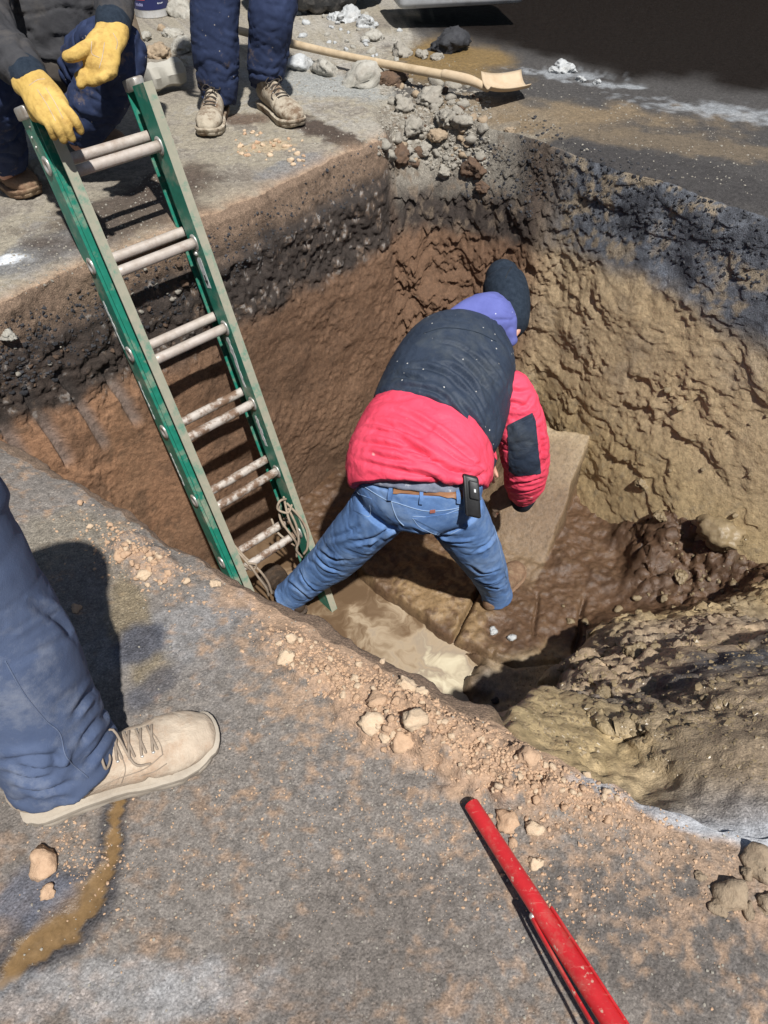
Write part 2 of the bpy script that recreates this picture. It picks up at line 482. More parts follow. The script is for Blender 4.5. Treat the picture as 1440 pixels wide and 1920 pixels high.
    wb_ = br * sstep(0.0, 0.25, (Y - 3.72) - 0.28 * np.sin(X * 2.2 + 1.1) + 0.22 * N0 - 0.55 * np.maximum(0, 0.75 - X)); bum = bum * (1 - wb_) + 0.06 * wb_
    lay(br * blob(1380, 215, 0.30, 0.07, -0.4, seed=35, nz=1.3, edge=0.8) * 0.75, c3(0.30, 0.315, 0.33), 0, 0.5)
    lay(br * blob(1060, 140, 0.16, 0.05, -0.2, seed=36, nz=1.3, edge=0.8) * 0.75, c3(0.30, 0.315, 0.33), 0, 0.5)
    lay(br * blob(1150, 160, 0.14, 0.03, -0.3, seed=37, nz=1.3, edge=0.8) * 0.75, c3(0.30, 0.315, 0.33), 0, 0.5)
    # walls
    brown = np.where(Y > X + 1.6, 1.0, 0.0)
    lay(wm * one, c3(0.165, 0.095, 0.056), 0.15, 0.5)
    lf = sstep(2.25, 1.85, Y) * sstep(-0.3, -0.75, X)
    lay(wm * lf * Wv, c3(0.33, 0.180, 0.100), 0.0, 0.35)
    lay(wm * Wv * sstep(0.0, 0.45, N1 + 0.5 * N2) * 0.5, c3(0.115, 0.068, 0.042))
    lay(wm * Wv * sstep(0.15, 0.5, N0 + 0.4 * N2) * 0.4, c3(0.20, 0.12, 0.07))
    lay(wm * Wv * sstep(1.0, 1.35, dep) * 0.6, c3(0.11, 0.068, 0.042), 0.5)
    lay(wm * gmask * 0.9, c3(0.225, 0.17, 0.14), 0.3, 0.1)
    # slab face and the black road base under it
    lay(wm * Wv * sstep(0.20, 0.12, dep + 0.03 * N1), c3(0.21, 0.145, 0.10), 0.0, 0.9)
    bb = sstep(0.10, 0.16, dep + 0.04 * N1) * sstep(0.44, 0.36, dep + 0.07 * N0 + 0.05 * N1)
    lay(wm * Wv * bb * 0.95, c3(0.035, 0.028, 0.024), 0.15, 0.9)
    lay(wm * Wv * bb * sstep(0.15, 0.5, N2 + 0.4 * N1) * 0.8, c3(0.14, 0.095, 0.065))
    lay(wm * Wv * bb * sstep(0.42, 0.65, N2 + 0.5 * N3) * 0.7, c3(0.30, 0.28, 0.26))
    # right mud slope
    lay(wm * Wr, c3(0.47, 0.355, 0.215), 0.5, 0.4)
    lay(wm * Wr * sstep(0.0, 0.5, N1 + 0.4 * N2) * 0.6, c3(0.38, 0.30, 0.205), 0.5)
    lay(wm * Wr * sstep(0.1, 0.5, N0 + 0.3 * N2) * 0.6, c3(0.52, 0.385, 0.22), 0.55)
    lay(wm * Wr * sstep(0.75, 1.0, dep + 0.1 * N0), c3(0.42, 0.315, 0.175), 0.8, 0.4)
    lay(wm * Wr * sstep(0.2, 0.5, N2 - 0.3 * N0) * 0.5 * sstep(0.8, 1.0, dep), c3(0.26, 0.215, 0.15), 0.75)
    bbr = sstep(0.42, 0.30, dep + 0.05 * N0 + 0.06 * N1)
    lay(wm * Wr * bbr, c3(0.105, 0.112, 0.128), 0.1, 1.0)
    lay(wm * Wr * bbr * sstep(0.0, 0.4, N1 + 0.4 * N2) * 0.8, c3(0.038, 0.040, 0.048))
    lay(wm * Wr * bbr * sstep(0.1, 0.4, -N1 + 0.5 * N2) * 0.8, c3(0.30, 0.235, 0.155))
    lay(wm * Wr * bbr * sstep(0.30, 0.55, N0 - 0.3 * N1) * 0.6, c3(0.22, 0.245, 0.285))
    # broken corner
    lay(wm * Wb * sstep(0.42, 0.34, dep + 0.06 * N1), c3(0.045, 0.034, 0.028), 0.1, 1.0)
    lay(wm * Wb * sstep(0.28, 0.16, dep + 0.06 * N1) * sstep(0.62, 0.42, X) * 0.9, c3(0.25, 0.225, 0.185), 0.0, 0.9)
    lay(wm * Wb * sstep(0.42, 0.36, dep + 0.06 * N1) * sstep(0.1, 0.4, N2) * 0.7, c3(0.16, 0.12, 0.085))
    lay(gm * Wb * np.exp(-dist / 0.16) * sstep(-0.3, 0.2, N1 + 0.2), c3(0.24, 0.22, 0.185), 0, 1.0)
    # soft soil bank on the right
    lay(wm * Ws, c3(0.30, 0.22, 0.145), 0.1, 0.7)
    lay(wm * Ws * sstep(0.0, 0.4, N1 + 0.5 * N2) * 0.6, c3(0.19, 0.145, 0.10), 0.05)
    lay(wm * Ws * sstep(0.10, 0.0, dep + 0.04 * N1) * 0.8, c3(0.20, 0.19, 0.185), 0.0, 1.0)
    lay(wm * Ws * sstep(0.12, 0.0, dep + 0.05 * N1) * sstep(0.5, 0.75, X) * 0.85, c3(0.26, 0.27, 0.295), 0.0, 1.0)
    lay(wm * Ws * sstep(0.30, 0.50, dep + 0.1 * N0 + 0.06 * N1), c3(0.33, 0.255, 0.140), 0.75, 0.5)
    # mud slope under the near edge
    lay(wm * Wm, c3(0.33, 0.255, 0.140), 0.75, 0.4)
    lay(wm * Wm * sstep(0.0, 0.4, N1 + 0.5 * N2) * 0.6, c3(0.23, 0.185, 0.115), 0.65)
    lay(wm * Wm * sstep(0.05, 0.0, dep + 0.02 * N1), c3(0.36, 0.235, 0.15), 0.0, 0.6)
    # ---------- meshes: road (outside), pit_wall, pit_floor
    def make(name, r0, r1, mat, close_centre=False):
        nr = r1 - r0
        V = P.reshape(NR, NA, 3)[r0:r1].reshape(-1, 3)
        CC = C.reshape(NR, NA, 3)[r0:r1].reshape(-1, 3)
        PA = np.column_stack([wet, grain, bum]).reshape(NR, NA, 3)[r0:r1].reshape(-1, 3)
        i = np.arange(nr - 1)[:, None]; j = np.arange(NA)[None, :]; j2 = (j + 1) % NA
        Q = np.stack([i * NA + j, i * NA + j2, (i + 1) * NA + j2, (i + 1) * NA + j], axis=-1).reshape(-1, 4)
        me = bpy.data.meshes.new(name)
        nv = len(V)
        extra = 0
        me.vertices.add(nv)
        me.vertices.foreach_set('co', V.astype(np.float32).ravel())
        me.loops.add(len(Q) * 4)
        me.loops.foreach_set('vertex_index', Q.astype(np.int32).ravel())
        me.polygons.add(len(Q))
        me.polygons.foreach_set('loop_start', np.arange(0, len(Q) * 4, 4, dtype=np.int32))
        me.polygons.foreach_set('use_smooth', np.ones(len(Q), dtype=bool))
        me.update(calc_edges=True)
        a = me.color_attributes.new('soil', 'FLOAT_COLOR', 'POINT')
        a.data.foreach_set('color', np.column_stack([CC, np.ones(nv)]).astype(np.float32).ravel())
        a = me.color_attributes.new('surface', 'FLOAT_COLOR', 'POINT')
        a.data.foreach_set('color', np.column_stack([PA, np.ones(nv)]).astype(np.float32).ravel())
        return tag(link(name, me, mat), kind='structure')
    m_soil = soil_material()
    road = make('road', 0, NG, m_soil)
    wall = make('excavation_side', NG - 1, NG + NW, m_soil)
    return road, wall

def soil_material():
    m, nt, b = new_mat('soil_and_asphalt')
    at1 = nt.nodes.new('ShaderNodeVertexColor'); at1.layer_name = 'soil'
    at2 = nt.nodes.new('ShaderNodeVertexColor'); at2.layer_name = 'surface'
    sep = nt.nodes.new('ShaderNodeSeparateColor')
    nt.links.new(at2.outputs[0], sep.inputs[0])
    wet, grain = sep.outputs[0], sep.outputs[1]
    # aggregate and dirt speckle
    n1 = n_noise(nt, 330, 3, 0.65)
    n2 = n_noise(nt, 55, 5, 0.7)
    vor = nt.nodes.new('ShaderNodeTexVoronoi'); vor.inputs['Scale'].default_value = 300
    tc = nt.nodes.new('ShaderNodeTexCoord'); nt.links.new(tc.outputs['Object'], vor.inputs['Vector'])
    sp = n_ramp(nt, vor.outputs['Color'], [(0.10, 0.55), (0.40, 0.92), (0.74, 1.05), (0.92, 1.6)])
    s1 = n_ramp(nt, n1.outputs[0], [(0.30, 0.55), (0.52, 1.0), (0.70, 1.45)])
    s2 = n_ramp(nt, n2.outputs[0], [(0.32, 0.62), (0.5, 1.0), (0.70, 1.32)])
    c = n_mix(nt, at1.outputs[0], s2.outputs[0], 0.85, 'MULTIPLY')
    g = n_math(nt, 'MULTIPLY', grain, 0.85)
    c = n_mix(nt, c, s1.outputs[0], g, 'MULTIPLY')
    g2 = n_math(nt, 'MULTIPLY', grain, 0.7)
    c = n_mix(nt, c, sp.outputs[0], g2, 'MULTIPLY')
    nt.links.new(c, b.inputs['Base Color'])
    # wet parts are smoother
    nr = n_noise(nt, 30, 4, 0.6)
    rr = n_ramp(nt, nr.outputs[0], [(0.35, 0.0), (0.65, 1.0)])
    rw = n_math(nt, 'MULTIPLY', wet, n_math(nt, 'ADD', n_math(nt, 'MULTIPLY', rr.outputs[0], 0.35), 0.65))
    rough = n_math(nt, 'SUBTRACT', 0.92, n_math(nt, 'MULTIPLY', rw, 0.73))
    nt.links.new(rough, b.inputs['Roughness'])
    nt.links.new(n_math(nt, 'MULTIPLY', sep.outputs[2], 0.8), b.inputs['Specular IOR Level'])
    # relief
    h1 = n_noise(nt, 42, 6, 0.68)
    dry0 = n_math(nt, 'SUBTRACT', 1.05, n_math(nt, 'MULTIPLY', wet, 0.45))
    flood = n_math(nt, 'MULTIPLY', n_math(nt, 'MAXIMUM', n_math(nt, 'SUBTRACT', wet, 0.9), 0.0), 5.2)
    dry = n_math(nt, 'MAXIMUM', n_math(nt, 'SUBTRACT', dry0, flood), 0.06)
    p = n_bump(nt, b, h1.outputs[0], n_math(nt, 'MULTIPLY', dry, n_math(nt, 'SUBTRACT', 0.75, n_math(nt, 'MULTIPLY', grain, 0.45))), 0.014)
    vb = nt.nodes.new('ShaderNodeTexVoronoi'); vb.inputs['Scale'].default_value = 260; vb.feature = 'F1'
    nt.links.new(tc.outputs['Object'], vb.inputs['Vector'])
    inv = n_math(nt, 'SUBTRACT', 1.0, vb.outputs['Distance'])
    p = n_bump(nt, b, inv, n_math(nt, 'MULTIPLY', grain, 0.45), 0.0035, p)
    h2 = n_noise(nt, 210, 4, 0.7)
    n_bump(nt, b, h2.outputs[0], n_math(nt, 'MULTIPLY', dry, 0.45), 0.004, p)
    return m

road, pit_side = build_ground()


# ------------------------------------------------------------------ the mud in the bottom: one uneven sheet that climbs the near and right sides
def worley(p, freq, seed=0):
    q = p[:, :2] * freq
    i = np.floor(q).astype(np.int64); f = q - i
    best = np.full(len(q), 9.0); val = np.zeros(len(q))
    zz = np.zeros(len(q), dtype=np.int64)
    for dx in (-1, 0, 1):
        for dy in (-1, 0, 1):
            cx, cy = i[:, 0] + dx, i[:, 1] + dy
            ox = 0.5 + 0.45 * _hash(cx, cy, zz, seed); oy = 0.5 + 0.45 * _hash(cx, cy, zz + 1, seed)
            hv = 0.5 + 0.5 * _hash(cx, cy, zz + 2, seed)
            d = np.hypot(dx + ox - f[:, 0], dy + oy - f[:, 1])
            m = d < best
            best = np.where(m, d, best); val = np.where(m, hv, val)
    return best, val

def poly_dist(x, y, pts):
    best = np.full(len(x), 99.0); px = np.zeros(len(x))
    for (a, b) in zip(pts[:-1], pts[1:]):
        dx, dy = b[0] - a[0], b[1] - a[1]
        t = np.clip(((x - a[0]) * dx + (y - a[1]) * dy) / (dx * dx + dy * dy), 0, 1)
        qx, qy = a[0] + dx * t, a[1] + dy * t
        d = np.hypot(x - qx, y - qy)
        m = d < best
        best = np.where(m, d, best); px = np.where(m, qx, px)
    return best, px

def build_floor(mat):
    x0, x1, y0, y1, h = -1.05, 2.35, 0.33, 3.10, 0.0066
    xs = np.arange(x0, x1, h); ys = np.arange(y0, y1, h)
    XX, YY = np.meshgrid(xs, ys)
    X, Y = XX.ravel(), YY.ravel()
    P = np.column_stack([X, Y, np.zeros(len(X))])
    # inside the rim?
    ins = np.zeros(len(X), dtype=bool)
    pl = [(r[0], r[1]) for r in RIM]
    for (a, b) in zip(pl, pl[1:] + pl[:1]):
        c = ((a[1] > Y) != (b[1] > Y)) & (X < (b[0] - a[0]) * (Y - a[1]) / (b[1] - a[1] + 1e-12) + a[0])
        ins ^= c
    near_line = pl[6:17]; right_line = pl[16:23]
    rim_d, _ = poly_dist(X, Y, pl + pl[:1])
    sd = np.where(ins, rim_d, -rim_d)
    n0 = fbm(P, 3, 3, 201); n1 = fbm(P, 9, 4, 203); n2 = fbm(P, 28, 3, 205); n3 = fbm(P, 80, 2, 207)
    w1, v1 = worley(P + np.column_stack([n2, fbm(P, 28, 2, 209), n2]) * 0.012, 12, 11)
    w2, v2 = worley(P + np.column_stack([n3, n2, n2]) * 0.006, 31, 13)
    w3, v3 = worley(P, 66, 15)
    # --- basin of water and mud ledge
    def gp(px, py, z): return np.array(ground(px, py, z))[:2]
    xy = np.column_stack([X, Y])
    pa, pb = gp(645, 1058, -1.40), gp(862, 1208, -1.40)
    dl = pb - pa; ln = np.array([dl[1], -dl[0]]) / np.linalg.norm(dl)
    if ((gp(640, 1170, -1.4) - pa) @ ln) < 0: ln = -ln
    side = (xy - pa) @ ln + 0.022 * n1 + 0.008 * n2
    basin = sstep(-0.01, 0.022, side)
    pr_ = gp(885, 1262, -1.4)
    basin = basin * sstep(0.07, -0.05, X - (pr_[0] + 0.35 * (Y - pr_[1])) + 0.09 * n1 + 0.02 * n2)
    fl = -1.375 + (1 - basin) * (0.022 * n1 + 0.010 * n2 + 0.003 * n3 + 0.010 * (0.6 - w1) * sstep(-0.2, 0.5, n0)) - 0.11 * basin
    fl += 0.02 * sstep(0.4, 1.0, X)
    # flat slab of hard mud behind the worker's hand
    s0, s1 = gp(1118, 792, -1.0), gp(1038, 1008, -1.27)
    sdv = (s1 - s0) / np.linalg.norm(s1 - s0); sn = np.array([-sdv[1], sdv[0]])
    if ((gp(980, 860, -1.15) - s0) @ sn) < 0: sn = -sn
    q = xy - s0
    sv, su = q @ sn, q @ sdv
    slab = sstep(-0.008, 0.010, sv + 0.012 * n1) * sstep(0.50, 0.22, sv) * sstep(-0.05, 0.04, su + 0.03 * n1) * sstep(0.75, 0.40, su + 0.05 * n1)
    def crack(p, q_, wd, dp):
        a, b = gp(*p), gp(*q_)
        d = b - a; L = np.linalg.norm(d); d = d / L
        r = xy - a
        u_ = r @ d; v_ = r @ np.array([-d[1], d[0]]) + 0.014 * n1 + 0.004 * n2
        return dp * np.exp(-(v_ / wd) ** 2) * sstep(-0.02, 0.02, u_) * sstep(L + 0.02, L - 0.02, u_)
    cr = crack((850, 1200, -1.38), (900, 1100, -1.38), 0.0085, 0.05) + crack((850, 1200, -1.38), (965, 1248, -1.38), 0.010, 0.06) \
        + crack((1000, 1190, -1.36), (1012, 1110, -1.36), 0.007, 0.03) + crack((1085, 1215, -1.33), (1100, 1110, -1.33), 0.009, 0.04) \
        + crack((965, 1248, -1.38), (1090, 1236, -1.36), 0.008, 0.03)
    fl = fl - cr
    # --- climbing mud
    d1, px1 = poly_dist(X, Y, near_line)
    zm = -0.02 - 1.12 * d1
    zs = -0.015 - 0.26 * np.minimum(d1, 0.20) - 0.70 * np.clip(d1 - 0.20, 0, 0.12) - 1.22 * np.maximum(0, d1 - 0.32)
    k1 = sstep(0.34, 0.62, X - 0.25 * (Y - 0.45) + 0.05 * n1)
    znear = zm * (1 - k1) + zs * k1
    znear = znear - 1.6 * sstep(0.20, 0.02, px1 + 0.03 * n1)
    d2, px2 = poly_dist(X, Y, right_line)
    zr = -0.98 - 0.80 * (np.maximum(d2, 0.20) - 0.20) + 0.05 * n0 - 0.75 * sstep(1.55, 0.80, px2 + 0.05 * n1)
    k = 0.10
    hq = np.clip(0.5 + 0.5 * (znear - zr) / k, 0, 1)
    slope = zr * (1 - hq) + znear * hq + k * hq * (1 - hq)
    zsl = -1.03 - 0.62 * np.clip(su, -0.2, 1) + 0.004 * n1 + 0.002 * n2
    hh = np.clip(0.5 + 0.5 * (slope - fl) / k, 0, 1)
    z = fl * (1 - hh) + slope * hh + k * hh * (1 - hh)
    slab = slab * (d2 > 0.05)
    z = z * (1 - slab) + np.maximum(zsl, fl) * slab
    mudz = sstep(0.0, 0.12, z + 1.36)
    dryb = k1 * sstep(0.5, 0.3, d1 + 0.06 * n1)                 # the dry soil of the near right bank
    rough = mudz * (1 - slab) * (0.017 * (0.55 - w1) * (0.4 + v1) + 0.013 * (0.55 - w2) * (0.3 + v2) + 0.006 * (0.5 - w3) * (0.3 + v3)) 
    rough = rough * (1 - 0.45 * dryb) + dryb * (0.010 * n1 + 0.006 * (0.5 - w3))
    smear = sstep(0.15, 0.45, n0 + 0.4 * n1) * mudz * (1 - dryb) * (1 - slab)
    z = z + rough * (1 - 0.6 * smear) * sstep(0.0, 0.05, d1)
    P[:, 2] = z
    # clods and smears stand out along the surface normal, also on the steep parts
    zg = z.reshape(len(ys), len(xs))
    gy, gx = np.gradient(zg, h)
    NN = np.column_stack([-np.clip(gx, -4, 4).ravel(), -np.clip(gy, -4, 4).ravel(), np.ones(len(X))])
    NN /= np.linalg.norm(NN, axis=1)[:, None]
    PW = P + np.column_stack([n1, fbm(P, 9, 2, 221), n2]) * 0.03
    a1 = fbm(PW, 7, 3, 223); a2 = fbm(PW, 19, 3, 225, ridge=True); a3 = fbm(PW, 50, 2, 227); a0 = fbm(PW, (3, 3, 4), 2, 229)
    rgh = sstep(-0.15, 0.30, fbm(PW, 5, 2, 231))
    amp = mudz * (1 - slab) * (0.045 * a0 + 0.028 * a1 + (0.005 + 0.017 * rgh) * a2 + (0.003 + 0.008 * rgh) * a3)
    amp = amp * (1 - 0.6 * dryb) * sstep(0.0, 0.05, d1)
    P = P + NN * amp[:, None]
    z = P[:, 2]
    # --- colours
    C = np.zeros((len(X), 3)); wet = np.zeros(len(X)); grain = np.zeros(len(X)); spec = np.full(len(X), 0.5)
    def lay(m, c, wv=None, gv=None):
        nonlocal C, wet, grain
        m = np.clip(m, 0, 1)
        C = C * (1 - m[:, None]) + np.asarray(c) * m[:, None]
        if wv is not None: wet = wet * (1 - m) + wv * m
        if gv is not None: grain = grain * (1 - m) + gv * m
    one = np.ones(len(X))
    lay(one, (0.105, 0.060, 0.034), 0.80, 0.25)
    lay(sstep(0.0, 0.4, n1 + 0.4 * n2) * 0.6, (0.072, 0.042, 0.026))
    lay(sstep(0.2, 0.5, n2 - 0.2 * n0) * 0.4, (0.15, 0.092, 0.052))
    up = sstep(-1.05, -0.93, z + 0.10 * n0 + 0.05 * n1)  # brown clay below this height; on the slope its colour also carries a cast shadow
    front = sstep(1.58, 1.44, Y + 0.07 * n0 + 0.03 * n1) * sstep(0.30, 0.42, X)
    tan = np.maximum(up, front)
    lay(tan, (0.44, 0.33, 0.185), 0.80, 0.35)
    lay(tan * sstep(-0.05, 0.35, n1 + 0.3 * n2) * 0.75, (0.34, 0.27, 0.17), 0.65)
    lay(tan * sstep(0.05, 0.45, -n1 + 0.5 * n2) * 0.6, (0.49, 0.365, 0.19), 0.9)
    lay(tan * sstep(0.55, 0.8, w1) * 0.5, (0.24, 0.185, 0.11))
    hi_ = tan * sstep(-0.95, -0.75, z + 0.12 * n0) * (1 - dryb) * sstep(0.9, 0.6, sstep(0.5, 0.2, d1))
    lay(hi_, (0.385, 0.295, 0.200), 0.35, 0.4)
    lay(hi_ * sstep(-0.05, 0.35, a1 + 0.3 * n2) * 0.7, (0.29, 0.235, 0.175), 0.3)
    lay(hi_ * sstep(0.05, 0.4, a0 - 0.2 * n2) * 0.6, (0.45, 0.325, 0.205), 0.3, 0.1)
    lay(hi_ * sstep(0.1, 0.6, -a2) * 0.6, (0.22, 0.165, 0.115))
    bnd = hi_ * sstep(-0.50, -0.42, z + 0.06 * a1)
    lay(bnd, (0.075, 0.076, 0.084), 0.1, 0.9)
    lay(bnd * sstep(0.0, 0.4, n2 + a1), (0.20, 0.165, 0.12))
    lay(smear * tan * (1 - hi_) * 0.7, (0.41, 0.31, 0.165), 0.95, 0.1)
    lay(dryb, (0.30, 0.225, 0.150), 0.05, 0.7)
    lay(dryb * sstep(0.0, 0.35, n1 + 0.4 * n2) * 0.6, (0.22, 0.165, 0.11))
    lay(dryb * sstep(0.15, 0.03, d1 + 0.04 * n1 - 0.10 * sstep(0.6, 0.9, X)), (0.235, 0.235, 0.245), 0, 1.0)
    lay(dryb * sstep(0.05, 0.015, d1 + 0.02 * n1), (0.45, 0.46, 0.48), 0, 0.5)
    led = (1 - basin) * (1 - tan) * sstep(0.52, 0.36, X + 0.08 * n1) * sstep(2.25, 1.95, Y)
    lay(led * sstep(-0.35, 0.2, n1 + 0.3 * n2), (0.25, 0.165, 0.085), 0.8)
    lay(led * sstep(0.1, 0.4, n2 + 0.3 * n3), (0.13, 0.078, 0.042), 0.7)
    lay(slab, (0.31, 0.235, 0.145), 0.65, 0.15)
    lay(slab * sstep(0.0, 0.4, n1 + 0.4 * n2) * 0.5, (0.24, 0.175, 0.105), 0.6)
    lay(slab * sstep(0.02, 0.32, su + 0.06 * n1) * 0.85, (0.15, 0.095, 0.055), 0.7)
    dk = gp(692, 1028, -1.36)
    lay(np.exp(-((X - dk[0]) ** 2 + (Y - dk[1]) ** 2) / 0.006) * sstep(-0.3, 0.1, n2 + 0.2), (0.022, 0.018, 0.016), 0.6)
    dg = gp(930, 1292, -1.35)
    lay(np.exp(-((X - dg[0]) ** 2 + (Y - dg[1]) ** 2) / 0.009) * sstep(-0.3, 0.1, n1 + 0.2) * 0.85, (0.115, 0.12, 0.13), 0.5, 0.6)
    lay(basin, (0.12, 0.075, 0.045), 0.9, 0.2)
    # --- mesh
    nx, ny = len(xs), len(ys)
    keep = ((sd > -0.004) & (z > -1.9)).reshape(ny, nx)
    fq = keep[:-1, :-1] & keep[:-1, 1:] & keep[1:, 1:] & keep[1:, :-1]
    j, i = np.nonzero(fq)
    Q = np.column_stack([j * nx + i, j * nx + i + 1, (j + 1) * nx + i + 1, (j + 1) * nx + i])
    used = np.unique(Q); remap = np.full(nx * ny, -1); remap[used] = np.arange(len(used))
    Q = remap[Q]
    me = bpy.data.meshes.new('mud')
    me.vertices.add(len(used)); me.vertices.foreach_set('co', P[used].astype(np.float32).ravel())
    me.loops.add(len(Q) * 4); me.loops.foreach_set('vertex_index', Q.astype(np.int32).ravel())
    me.polygons.add(len(Q)); me.polygons.foreach_set('loop_start', np.arange(0, len(Q) * 4, 4, dtype=np.int32))
    me.polygons.foreach_set('use_smooth', np.ones(len(Q), dtype=bool))
    me.update(calc_edges=True)
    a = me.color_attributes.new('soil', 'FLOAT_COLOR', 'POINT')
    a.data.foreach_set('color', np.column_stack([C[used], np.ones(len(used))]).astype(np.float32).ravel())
    a = me.color_attributes.new('surface', 'FLOAT_COLOR', 'POINT')
    a.data.foreach_set('color', np.column_stack([wet[used], grain[used], spec[used], np.ones(len(used))]).astype(np.float32).ravel())
    return tag(link('mud_floor', me, mat), kind='structure')
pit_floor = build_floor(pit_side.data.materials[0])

# ------------------------------------------------------------------ muddy water in the bottom
def build_water():
    m, nt, b = new_mat('muddy_water')
    tc = nt.nodes.new('ShaderNodeTexCoord')
    warp = n_noise(nt, 5, 3, 0.55, tc.outputs['Object'])
    vm = nt.nodes.new('ShaderNodeVectorMath'); vm.operation = 'MULTIPLY_ADD'
    nt.links.new(warp.outputs['Color'], vm.inputs[0]); vm.inputs[1].default_value = (0.30, 0.30, 0.0)
    nt.links.new(tc.outputs['Object'], vm.inputs[2])
    n1 = n_noise(nt, 7, 5, 0.55, vm.outputs[0], 1.2)
    a = nt.nodes.new('ShaderNodeVertexColor'); a.layer_name = 'milk'
    s = n_math(nt, 'ADD', a.outputs[0], n_math(nt, 'MULTIPLY', n_math(nt, 'SUBTRACT', n1.outputs[0], 0.5), 1.25))
    r = n_ramp(nt, s, [(0.10, (0.125, 0.080, 0.046)), (0.22, (0.165, 0.110, 0.066)), (0.34, (0.27, 0.20, 0.13)), (0.46, (0.37, 0.29, 0.20)), (0.58, (0.31, 0.25, 0.185)), (0.72, (0.50, 0.43, 0.305)), (0.92, (0.66, 0.60, 0.44))])
    nt.links.new(r.outputs[0], b.inputs['Base Color'])
    b.inputs['Roughness'].default_value = 0.06
    b.inputs['IOR'].default_value = 1.33
    h = n_noise(nt, 26, 2, 0.4, vm.outputs[0])
    n_bump(nt, b, h.outputs[0], 0.10, 0.006)
    nx, ny = 90, 90
    x0, x1, y0, y1 = -1.1, 0.75, 0.75, 2.5
    V, F = [], []
    for j in range(ny + 1):
        for i in range(nx + 1):
            V.append((x0 + (x1 - x0) * i / nx, y0 + (y1 - y0) * j / ny, WATER_Z))
    for j in range(ny):
        for i in range(nx):
            k = j * (nx + 1) + i
            F.append((k, k + 1, k + nx + 2, k + nx + 1))
    me = bpy.data.meshes.new('water')
    me.from_pydata(V, [], F)
    vv = np.array(V)
    mk = np.full(len(V), 0.08)
    wob = fbm(vv, 7, 4, 77) * 1.5
    for (px, py, r_, k_) in [(740, 1190, 0.17, 0.42), (690, 1150, 0.08, 0.34), (800, 1230, 0.17, 0.52), (850, 1275, 0.15, 0.66)]:
        c = np.array(ground(px, py, WATER_Z))
        dd = np.hypot(vv[:, 0] - c[0], vv[:, 1] - c[1]) / r_ + 0.35 * wob
        mk = np.maximum(mk, k_ * sstep(1.4, 0.6, dd))
    at_ = me.color_attributes.new('milk', 'FLOAT_COLOR', 'POINT')
    at_.data.foreach_set('color', np.column_stack([mk, mk, mk, np.ones(len(V))]).astype(np.float32).ravel())
    return tag(link('water', me, m), kind='structure')
water = build_water()

# ================================================================== MESH BUILDERS
def finish(bm, name, mat, parent=None, smooth=True):
    me = bpy.data.meshes.new(name)
    bm.normal_update()
    bm.to_mesh(me)
    bm.free()
    if smooth:
        smooth_all(me)
    return link(name, me, mat, parent)

def sharp(o, ang=35):
    me = o.data
    bm = bmesh.new(); bm.from_mesh(me)
    for e in bm.edges:
        if len(e.link_faces) == 2 and e.calc_face_angle(0) > math.radians(ang):
            e.smooth = False
    bm.to_mesh(me); bm.free()
    return o

def catmull(pts, sub):
    """pts: list of tuples of numbers/Vectors flattened to np rows"""
    a = np.array(pts, dtype=float)
    if len(a) < 3 or sub <= 1:
        if len(a) == 2 and sub > 1:
            t = np.linspace(0, 1, sub + 1)[:, None]
            return a[0] * (1 - t) + a[1] * t
        return a
    ext = np.vstack([2 * a[0] - a[1], a, 2 * a[-1] - a[-2]])
    out = []
    for i in range(1, len(ext) - 2):
        p0, p1, p2, p3 = ext[i - 1], ext[i], ext[i + 1], ext[i + 2]
        for k in range(sub):
            t = k / sub
            out.append(0.5 * ((2 * p1) + (-p0 + p2) * t + (2 * p0 - 5 * p1 + 4 * p2 - p3) * t * t + (-p0 + 3 * p1 - 3 * p2 + p3) * t ** 3))
    out.append(a[-1])
    return np.array(out)

